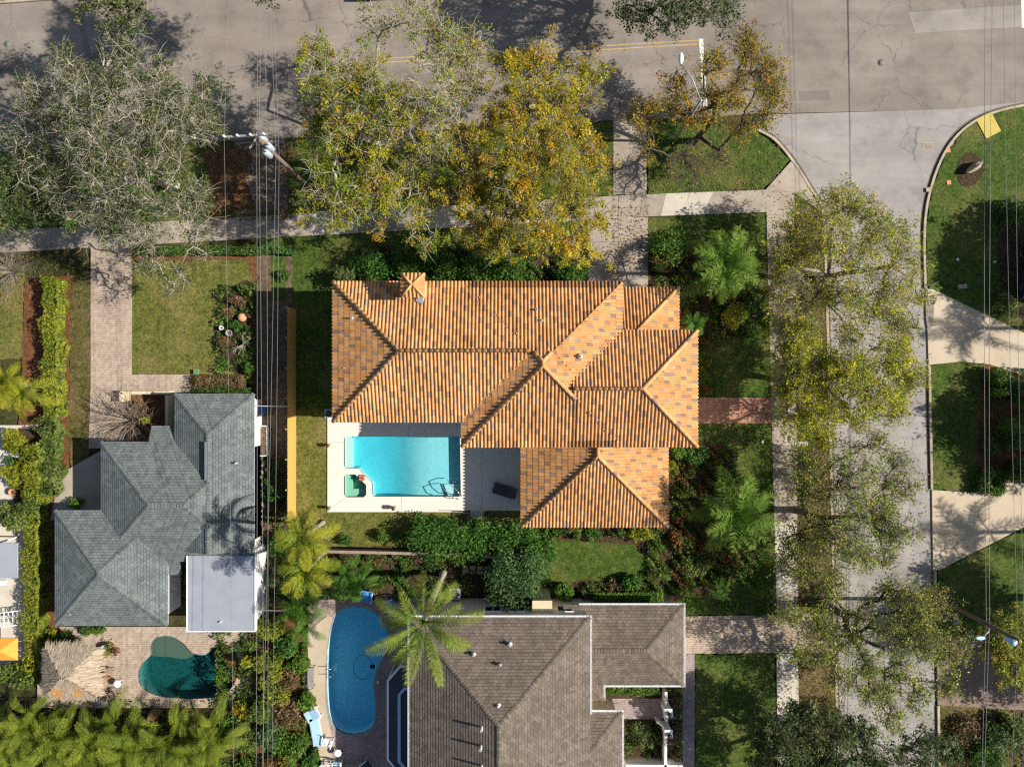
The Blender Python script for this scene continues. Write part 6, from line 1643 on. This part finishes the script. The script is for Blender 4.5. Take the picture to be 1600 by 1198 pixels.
# ------------------------------------------------------------------ trees
def L_(s, z): return [(a, b, r, z + dz) for (a, b, r, dz) in s]
tree('oak_tree', 'huge sparse grey-green oak spreading over the upper left road', 'tree', (270, 290), 3.0,
     L_([(190, 60, 40, 1), (120, 115, 48, 0), (215, 125, 60, 2), (60, 160, 45, -1), (150, 190, 70, 2), (260, 180, 60, 2), (80, 250, 60, 0), (165, 270, 70, 1.5), (255, 270, 60, 1.5), (315, 185, 38, 0), (325, 130, 22, 0),
         (20, 205, 35, -1), (225, 345, 55, 0), (300, 320, 40, 0), (160, 350, 45, -1), (110, 310, 50, 0), (235, 415, 28, -1.5), (275, 440, 22, -2), (350, 130, 12, 0), (190, 30, 25, 1), (300, 380, 30, -1)], 7.0), PAL['oak'], 620, 60, .075, .36, 8, .95, .42, 'bark_pale', group='big trees along the upper road')
tree('oak_tree', 'darker green young oak at the far left border', 'tree', (5, 320), 2.5, L_([(5, 290, 45, 0), (40, 315, 40, -.5), (15, 345, 25, -1), (75, 330, 22, -1), (-40, 280, 50, 0), (-30, 340, 30, 0)], 6.0), PAL['dark'], 170, 70, .09, .4, 5, .7, .2, 'bark')
tree('oak_tree', 'large yellow-green tree with a bare grey middle', 'tree', (640, 250), 3.0,
     L_([(505, 85, 32, 0), (525, 135, 48, 1), (565, 115, 42, 1), (500, 195, 36, 0), (548, 185, 52, 1.5), (610, 160, 50, 2), (690, 70, 50, 1), (650, 30, 42, 1), (730, 90, 42, 0), (590, 40, 30, 0), (675, 145, 48, 2), (690, 205, 45, 1),
         (620, 225, 50, 1), (505, 245, 34, 0), (498, 295, 34, 0), (545, 295, 42, 0), (595, 290, 45, 0), (560, 335, 26, -1), (640, 330, 28, -1), (478, 330, 14, -1), (640, 265, 40, 0), (740, 60, 25, 0), (720, 150, 34, 0), (715, 250, 34, 0), (700, 300, 34, -1), (600, 365, 24, -1.5), (660, 370, 22, -1.5), (520, 350, 22, -1), (740, 130, 30, 0)], 7.0), PAL['yellowgreen'], 520, 105, .075, .34, 9, .95, .40, 'bark_pale', bare_div=2, bare=(6, 7, 8, 10, 9, 11, 21, 22, 28), group='big trees along the upper road')
tree('oak_tree', 'dense golden orange tree above the tiled house', 'tree', (820, 280), 3.0,
     L_([(850, 95, 38, 0), (800, 100, 25, 0), (922, 105, 25, 0), (820, 150, 48, 1), (885, 165, 50, 1), (930, 150, 18, 0), (845, 210, 52, 2), (905, 215, 42, 1), (775, 190, 38, 1), (745, 240, 40, 1), (800, 255, 50, 2), (870, 260, 52, 2),
         (922, 255, 28, 0), (765, 305, 38, 0), (830, 315, 52, 1), (900, 310, 40, 0), (745, 345, 32, -1), (800, 355, 42, 0), (870, 365, 45, 0), (932, 350, 22, -1), (905, 385, 28, -1), (785, 385, 30, -1), (735, 290, 34, 0), (720, 215, 24, 0), (955, 300, 14, -1), (750, 375, 24, -1.5)], 7.0), PAL['gold'], 440, 130, .075, .34, 7, .9, .38, 'bark', group='big trees along the upper road')
tree('oak_tree', 'sparse rust orange tree with dark limbs at the street corner', 'tree', (1085, 222), 1.2,
     L_([(1050, 128, 20, 0), (1058, 160, 24, 0), (1085, 180, 18, 0), (1112, 100, 22, 1), (1165, 70, 24, 1), (1182, 108, 32, 1), (1203, 138, 24, 0), (1208, 170, 20, 0), (1145, 150, 24, 1), (1012, 170, 18, 0), (998, 192, 20, -1), (1160, 205, 18, -1),
         (1080, 260, 38, -2), (1130, 245, 18, -2), (1012, 240, 10, -2), (1190, 185, 18, 0), (1110, 150, 18, 0)], 4.8), PAL['rust'], 330, 48, .07, .36, 8, .8, .24, 'bark_dark', bare=(12, 13), bare_div=9, group='big trees along the upper road')
tree('oak_tree', 'dark green overhanging oak at the top border', 'tree', (1075, -110), 3.0,
     L_([(990, 15, 25, 0), (1030, 25, 32, 0), (1065, 10, 35, 1), (1120, 15, 32, 1), (1135, 38, 20, 0), (1000, -60, 60, 2), (1100, -70, 70, 2), (1170, -60, 50, 1), (1050, -120, 70, 3), (1140, 0, 22, 0)], 6.3), PAL['dark'], 330, 40, .09, .4, 6, .9, .4, 'bark')
tree('oak_tree', 'oak beyond the far kerb showing only its lowest twigs', 'tree', (380, -130), 4, L_([(340, -60, 50, 0), (410, -55, 60, 1), (470, -70, 50, 0), (380, -110, 70, 2), (160, 0, 26, -1), (195, 10, 20, -1)], 10), PAL['oak'], 260, 60, .09, .4, 6, .9, .4, 'bark')
G_ = 'street trees along the side street'
tree('street_tree', 'broad olive street tree reaching across the street near the corner', 'tree', (1278, 438), 1.6,
     L_([(1268, 330, 30, 0), (1315, 312, 32, 0), (1350, 330, 24, 0), (1300, 375, 36, 1), (1370, 352, 28, 1), (1402, 372, 28, 0), (1350, 400, 38, 1), (1420, 408, 28, 0), (1392, 448, 36, 1), (1432, 460, 18, 0), (1338, 468, 34, 1),
         (1292, 460, 26, 0), (1238, 440, 34, 0), (1230, 480, 28, 0), (1380, 498, 34, 0), (1415, 515, 22, 0), (1330, 520, 26, 0), (1240, 380, 32, 0), (1240, 335, 20, 0), (1240, 520, 32, -1), (1222, 420, 26, -1), (1215, 470, 22, -1), (1262, 500, 26, 0)], 4.8), PAL['street'], 580, 42, .075, .36, 5, .8, .28, 'bark', bare=(12, 13), group=G_)
tree('street_tree', 'bright yellow-green street tree in the middle of the row', 'tree', (1272, 598), 1.6,
     L_([(1288, 565, 32, 0), (1330, 585, 38, 1), (1392, 555, 32, 1), (1422, 590, 26, 0), (1362, 618, 34, 1), (1290, 638, 32, 0), (1402, 638, 24, 0), (1258, 600, 28, 0), (1250, 545, 22, 0), (1340, 655, 20, -1), (1240, 650, 26, -1), (1232, 560, 26, -1), (1275, 680, 20, -1), (1228, 610, 24, -1)], 4.8), PAL['street_yellow'], 420, 50, .078, .36, 5, .8, .26, 'bark', group=G_)
tree('street_tree', 'thin green street tree with one long dark limb', 'tree', (1246, 796), 1.6,
     L_([(1332, 700, 22, 0), (1370, 690, 20, 0), (1405, 722, 20, 0), (1302, 722, 20, 0), (1350, 742, 28, 1), (1288, 770, 24, 0), (1398, 760, 24, 0), (1422, 768, 16, 0), (1342, 800, 28, 1), (1280, 828, 28, 0), (1322, 842, 32, 1), (1392, 832, 32, 1), (1430, 832, 14, 0), (1262, 862, 24, 0), (1382, 872, 14, 0), (1250, 720, 26, -1), (1252, 765, 26, -.5), (1238, 845, 26, -.5), (1228, 880, 22, -1), (1262, 740, 24, 0), (1320, 760, 22, 0), (1375, 800, 24, 0), (1350, 870, 22, 0), (1310, 880, 22, 0)], 4.8), PAL['street_green'], 500, 30, .075, .40, 6, .8, .25, 'bark_dark', group=G_)
tree('street_tree', 'wide open street tree above the brown driveway', 'tree', (1290, 942), 1.5,
     L_([(1260, 892, 22, 0), (1300, 920, 22, 0), (1392, 922, 28, 0), (1422, 950, 30, 1), (1450, 930, 22, 0), (1468, 962, 22, 0), (1402, 992, 32, 1), (1442, 1002, 32, 1), (1478, 1022, 22, 0), (1330, 1002, 24, 0), (1290, 1022, 20, 0), (1352, 1040, 24, 0), (1402, 1052, 24, 0), (1440, 1080, 22, 0), (1428, 1100, 18, 0), (1390, 1120, 22, 0), (1250, 1022, 14, 0), (1480, 1072, 14, 0), (1350, 960, 26, 0), (1370, 1080, 26, 0), (1320, 1060, 24, 0), (1230, 960, 20, 0), (1280, 985, 24, 0), (1500, 1000, 18, 0)], 4.8), PAL['street_green'], 560, 31, .075, .40, 6, .8, .28, 'bark_dark', group=G_)
tree('street_tree', 'dense dark green tree over the sidewalk at the bottom border', 'tree', (1255, 1145), 1.6,
     L_([(1210, 1140, 32, 0), (1260, 1130, 32, 0), (1310, 1140, 32, 0), (1342, 1152, 24, 0), (1240, 1182, 42, 1), (1300, 1190, 42, 1), (1370, 1190, 34, 0), (1430, 1182, 30, 0), (1190, 1180, 26, 0), (1460, 1152, 18, 0), (1300, 1250, 60, 1)], 4.5), PAL['dark'], 360, 62, .09, .36, 5, .7, .26, 'bark_dark', group=G_)
tree('street_tree', 'small bronze green tree next to the brown pole', 'tree', (1545, 990), 1.4, L_([(1570, 1020, 24, 0), (1595, 1040, 26, 0), (1562, 992, 20, 0), (1600, 980, 24, 0), (1640, 1010, 40, 0), (1580, 1050, 20, 0)], 4.0), PAL['street'], 200, 60, .08, .32, 4, .6, .16, 'bark')
# trees just outside the right border whose shade falls on the lawns
tree('street_tree', 'broad tree at the right border shading the corner lawn', 'tree', (1780, 430), 3.0, L_([(1880, 350, 55, 0), (1930, 390, 60, 1), (1870, 430, 50, 0), (1960, 340, 50, 0), (1845, 385, 35, 0)], 7.0), PAL['shrub'], 260, 75, .11, .45, 4, .7, .3, 'bark_dark')
tree('street_tree', 'dense tree at the right border shading the drive island', 'tree', (1740, 690), 3.0, L_([(1850, 640, 55, 0), (1900, 690, 60, 0), (1830, 700, 45, 0), (1920, 640, 50, 0), (1850, 750, 45, 0), (1800, 660, 35, 0), (1930, 750, 40, 0)], 6.5), PAL['shrub'], 260, 75, .11, .45, 4, .7, .3, 'bark_dark')
tree('street_tree', 'tree at the right border shading the lower lawn', 'tree', (1740, 930), 3.0, L_([(1830, 960, 50, 0), (1870, 1000, 60, 0), (1810, 1010, 40, 0)], 7), PAL['shrub'], 200, 60, .11, .45, 4, .7, .3, 'bark_dark')

tree('street_tree', 'broad tree at the lower right border shading the brown driveway', 'tree', (1720, 1060), 2.0, L_([(1780, 1080, 45, 0), (1820, 1110, 45, 0), (1750, 1115, 35, 0), (1850, 1070, 40, 0)], 5.0), PAL['shrub'], 220, 60, .11, .4, 4, .7, .25, 'bark_dark')

# palms
palm('feathery green palm by the upper tiled wing', (1102, 430), (1124, 414), 4.2, 'queen', 17, 1.08, group='feathery palms beside the tiled house')
palm('feathery green palm by the lower tiled wing', (1118, 780), (1142, 797), 4.2, 'queen', 17, 1.16, group='feathery palms beside the tiled house')
palm('small fan of fresh palm leaves against the upper tiled corner', (1078, 505), (1080, 508), 1.6, 'green', 9, .75, name='young_palm', spread=(0.0, 1.0))
palm('tall palm with a bare grey trunk over the brown roof', (693, 893), (662, 970), 8.6, 'tall', 14, .95, r=.2, spread=(-.15, 1.0), dead=1)
palm('yellowed palm at the end of the board fence', (506, 815), (474, 838), 7.8, 'yellow', 14, 1.1, spread=(-.1, 1.0), dead=3, r=.13)
palm('bright yellow-green palm below the fence end', (508, 862), (480, 890), 6.4, 'yellow', 14, 1.05, spread=(-.1, 1.0), dead=1, r=.13)
palm('yellow-tipped palm cluster at the left border', (48, 602), (14, 600), 4.0, 'yellow', 12, .98, clump=3, spread=(0, 1.1))
palm('dark feathery palm clump beside the kidney pool terrace', (478, 950), (466, 958), 3.0, 'green', 9, 1.0, clump=4, spread=(0, 1.1), name='palm_clump')
palm('dark feathery palm clump at the back of the kidney pool', (560, 895), (552, 898), 3.0, 'green', 9, .95, clump=4, spread=(0, 1.1), name='palm_clump')
palm('palm in the right border lawn casting leaf shadows on the upper drive', (1776, 512), (1962, 502), 8.0, 'queen', 16, 1.05); palm('palm in the right border lawn casting leaf shadows on the lower drive', (1776, 830), (1962, 880), 8.0, 'queen', 16, 1.15)
palm('round fan plant on the lawn left of the lower sidewalk', (1128, 925), (1124, 918), .7, 'green', 11, .62, name='young_palm', spread=(.1, 1.1), r=.08)
AR = [(15, 1130, 'arching yellow-green palm clump in the far lower left corner'), (60, 1115, 'palm clump just below the thatched hut'), (110, 1135, 'palm clump under the hut edge, more olive'), (160, 1120, 'palm clump beside the grey mat'), (210, 1145, 'palm clump below the green pool deck'),
      (255, 1125, 'palm clump close to the green pool edge'), (300, 1150, 'palm clump under the lower rim of the green pool'), (330, 1120, 'palm clump at the right end of the green pool'), (40, 1180, 'palm clump on the bottom border near the left corner'), (95, 1190, 'palm clump on the bottom border below the hut'), (150, 1185, 'palm clump on the bottom border, third from the corner'), (205, 1200, 'palm clump on the bottom border below the pool deck'), (265, 1190, 'palm clump on the bottom border below the green pool'), (320, 1195, 'palm clump on the bottom border left of the garden bed'), (5, 1225, 'palm clump cut by the lower left corner')]
for px, py, lab in AR: py += 22; palm(lab, (800 + (px - 800) * .962, 599 + (py - 599) * .962), (px, py), random.uniform(1.6, 2.5), 'areca', random.choice((7, 9, 10)), random.uniform(.75, 1.25), dead=random.choice((0, 0, 1)), name='palm_clump', clump=3, spread=(.0, 1.2), r=.06, group='arching palm clumps along the bottom', bark='frond_areca')

# hedges and shrubs
hedge('tall_hedge', 'tall yellow-green hedge, upper stretch beside the left lawn', 64, 432, 88, 655, 1.25, PAL['hedge_yellow'], 8000, .085, group='left boundary hedges')
hedge('tall_hedge', 'tall leafy hedge, lower stretch beside the grey-green house', 33, 690, 58, 1058, 1.4, PAL['hedge_yellow'], 13000, .10, group='left boundary hedges', wob=.22, aspect=.35)
hedge('tall_hedge', 'olive middle stretch of the left hedge by the topiaries', 58, 656, 86, 770, 1.1, PAL['hedge_olive'], 5000, .11, group='left boundary hedges', wob=.25, aspect=.35)
shrub('leafy_shrub', 'big leafy shrub at the left border above the grey awning', 'shrub', 22, 805, 40, 2.4, PAL['hedge_olive'], 4200, .12, ry_px=28, aspect=.35)
shrub('leafy_shrub', 'leafy shrub at the left border below the orange umbrella', 'shrub', 28, 1060, 42, 2.2, PAL['hedge_olive'], 4200, .10, ry_px=30)
hedge('trimmed_hedge', 'low dark hedge between sidewalk and the left lawn', 205, 385, 455, 396, .9, PAL['shrub'], 3600, .07, wob=.06)
hedge('trimmed_hedge', 'bright box hedge in front of the brown house wing', 930, 926, 1036, 941, 1.0, PAL['shrub_bright'], 3600, .065, wob=.05)
hedge('trimmed_hedge', 'bright hedge under the lower edge of the brown wing', 948, 1070, 1034, 1086, .9, PAL['shrub_bright'], 2600, .07, wob=.1)
SH = [(675, 840, 42, 2.6, 'shrub', 4600, 'dense round shrub nearest the patio steps'), (722, 843, 40, 2.4, 'shrub', 4200, 'dense round shrub below the patio railing'), (768, 842, 38, 2.4, 'shrub', 3800, 'dense shrub under the tiled roof corner'), (812, 840, 34, 2.2, 'shrub', 2800, 'loose dark shrub beside the lower tiled eave'),
      (803, 898, 58, 3.8, 'grey', 9500, 'largest grey-green round shrub behind the brown house'), (842, 862, 30, 3.0, 'shrub', 2400, 'dark shrub joining the grey-green one'),
      (598, 838, 12, 1.2, 'shrub_bright', 700, 'small bright shrub alone on the back lawn'), (624, 842, 9, 1.0, 'shrub', 450, 'smaller dark shrub next to the bright one'), (540, 845, 12, .9, 'shrub', 450, 'low dark shrub near the yellowed palm'),
      (580, 412, 32, 2.0, 'shrub', 2200, 'dark shrub left of the chimney in front of the tiled house'), (535, 435, 22, 2.2, 'dark', 1300, 'dark shrub at the upper left tiled corner'), (630, 415, 30, 1.8, 'shrub', 1900, 'shrub right beside the tiled chimney'), (690, 415, 34, 1.8, 'shrub', 2300, 'glossy shrub right of the chimney'), (745, 420, 32, 1.8, 'shrub', 2100, 'glossy shrub in the middle of the upper bed'), (795, 422, 30, 1.8, 'shrub', 2000, 'glossy shrub below the golden tree'), (892, 425, 26, 1.8, 'shrub', 1500, 'shrub at the driveway end of the upper bed'),
      (1045, 385, 30, 1.4, 'shrub_bright', 2000, 'bright leafy shrub by the driveway corner'), (1030, 410, 18, 1.1, 'croton', 900, 'mottled red-green shrub by the shaded drive'), (1160, 440, 28, 1.8, 'hedge_olive', 1500, 'olive shrub right of the upper feathery palm'), (1150, 490, 24, 1.6, 'street', 1100, 'yellowish shrub below the upper feathery palm'),
      (1060, 705, 16, 1.5, 'shrub_bright', 900, 'bright shrub at the tiled corner above the croton bed'), (1052, 735, 12, 1.4, 'hedge_yellow', 700, 'narrow yellow-green shrub against the lower wing'), (1085, 715, 22, 1.3, 'shrub', 1300, 'dark shrub right of the bright corner one'), (1078, 735, 12, .9, 'croton', 500, 'red tinged croton near the lower wing'), (1065, 850, 24, 1.0, 'croton', 1100, 'croton with red leaves below the lower wing'), (1100, 865, 26, 1.0, 'croton', 1200, 'speckled croton in the middle of the garden bed'), (1085, 885, 22, 1.0, 'hedge_olive', 900, 'olive ground shrub at the lower end of the bed'), (1140, 880, 22, .9, 'croton', 900, 'low croton beside the lower feathery palm'),
      (895, 828, 16, .8, 'croton', 600, 'reddish low shrub under the lower tiled eave'), (925, 832, 14, .8, 'shrub', 500, 'green low shrub under the lower tiled eave'), (1000, 835, 18, 1.0, 'lime', 800, 'yellow flowering shrub under the lower tiled eave'), (860, 832, 16, .7, 'shrub', 500, 'small shrub at the left end of the lower eave'),
      (880, 928, 18, 1.5, 'shrub_bright', 900, 'bright star-leaved shrub next to the tan bump-out'), (985, 912, 18, 1.3, 'shrub', 900, 'leafy shrub above the box hedge'), (958, 916, 14, .8, 'rusty', 500, 'brownish low shrub above the box hedge'), (845, 955, 0, 0, '', 0, ''),
      (1000, 1150, 24, 1.0, 'dark', 900, 'dark shrub in the small brown courtyard'), (1055, 1100, 12, .9, 'rusty', 500, 'rusty shrub outside the pillars'), (1054, 1150, 14, 1.0, 'rusty', 900, 'rusty shrub outside the lower courtyard wall'), (985, 1078, 0, 0, '', 0, ''),
      (1135, 1035, 18, .8, 'shrub', 0, ''), (1140, 950, 16, .9, 'shrub_bright', 700, 'bright shrub spilling onto the paved crossing'), (1190, 955, 14, .9, 'shrub', 500, 'small shrub by the sidewalk above the crossing'),
      (1565, 595, 24, 1.8, 'shrub_bright', 2000, 'rounded green bush at the upper end of the drive island'), (1598, 615, 24, 2.2, 'shrub', 1800, 'large bush at the right border of the drive island'), (1590, 680, 26, 2.6, 'shrub', 2000, 'tall bush halfway down the drive island'), (1598, 735, 24, 2.2, 'shrub', 1700, 'bush at the lower right of the drive island'), (1552, 756, 24, 1.3, 'shrub_bright', 1900, 'bright low bush at the lower end of the drive island'), (1550, 690, 22, 1.4, 'dark', 1000, 'dark bush in the shade of the drive island'),
      (1560, 1150, 28, 1.6, 'grey', 1500, 'grey-green shrub in the lower right corner bed'), (1510, 1140, 26, 1.0, 'rusty', 1200, 'dry brown shrub beside the lower street edge'), (1590, 1140, 28, 1.8, 'hedge_olive', 1700, 'olive shrub at the lower right border'), (1485, 1175, 22, 1.0, 'dark', 900, 'dark shrub at the bottom right kerb'), (1545, 1190, 30, 1.4, 'shrub', 1300, 'shrub on the bottom border right of the street'),
      (1590, 330, 30, 1.6, 'shrub', 1200, 'shaded shrub at the right border of the corner lawn'), (1575, 475, 20, 1.1, 'hedge_olive', 800, 'spiky shrub at the edge of the upper drive'),
      (430, 770, 14, 1.4, 'shrub', 800, 'green shrub in the side yard left of the fence'), (438, 850, 20, 2.0, 'shrub', 1200, 'dark shrub at the lower fence end'), (430, 905, 18, 2.0, 'dark', 1000, 'dark shrub in the lower side yard'), (442, 430, 12, .8, 'shrub', 600, 'green shrub strip above the fence'),
      (100, 1000, 18, 1.0, 'shrub', 700, 'shrub between the hedge and the hut')]
for px, py, r, h, pal, n, lab in SH:
    if n: shrub('garden_shrub', lab, 'shrub', px, py, r, h, PAL[pal], int(n * 1.3), .085 if r > 15 else .07, lumps=11 if r > 25 else 7)
# planted strip between the two left-hand pools
ST = [(420, 985, 26, 2.2, 'hedge_yellow', 'yellow-green bush at the top of the strip between the two pools'), (445, 1010, 24, 2.0, 'shrub', 'dark leafy bush at the top of the strip near the terrace'), (420, 1040, 24, 2.2, 'hedge_yellow', 'yellow bush overhanging the green pool'), (450, 1060, 26, 1.6, 'rusty', 'rusty brown bush beside the iron bench'), (425, 1080, 26, 2.0, 'hedge_yellow', 'yellow-green bush in the middle of the strip'), (470, 1040, 20, 1.4, 'shrub_bright', 'bright bush edging the sunny terrace'),
      (408, 1112, 24, 2.0, 'hedge_olive', 'olive bush at the lower end of the green pool'), (445, 1120, 28, 1.6, 'rusty', 'large rusty bush beside the blue loungers'), (475, 1100, 18, 1.2, 'shrub_bright', 'narrow bright bush by the upper blue lounger'), (415, 1155, 28, 2.0, 'grey', 'silvery bush low in the strip'), (455, 1170, 30, 1.6, 'shrub_bright', 'bright bush at the lower end of the strip'), (380, 1160, 26, 2.2, 'hedge_olive', 'olive bush next to the palm clumps'), (430, 1200, 30, 1.6, 'croton', 'speckled bush on the bottom border of the strip'), (485, 1185, 16, 1.2, 'shrub', 'bush by the white chair on the bottom border'), (388, 1036, 13, 2.0, 'lime', 'lime leaved plant leaning over the green pool'), (378, 1108, 16, 1.2, 'gold', 'golden bush at the right corner of the green pool')]
for px, py, r, h, pal, lab in ST: shrub('garden_shrub', lab, 'shrub', px, py, r, h, PAL[pal], 1700, .10, 'bushes between the two pools', lumps=6, aspect=.4)
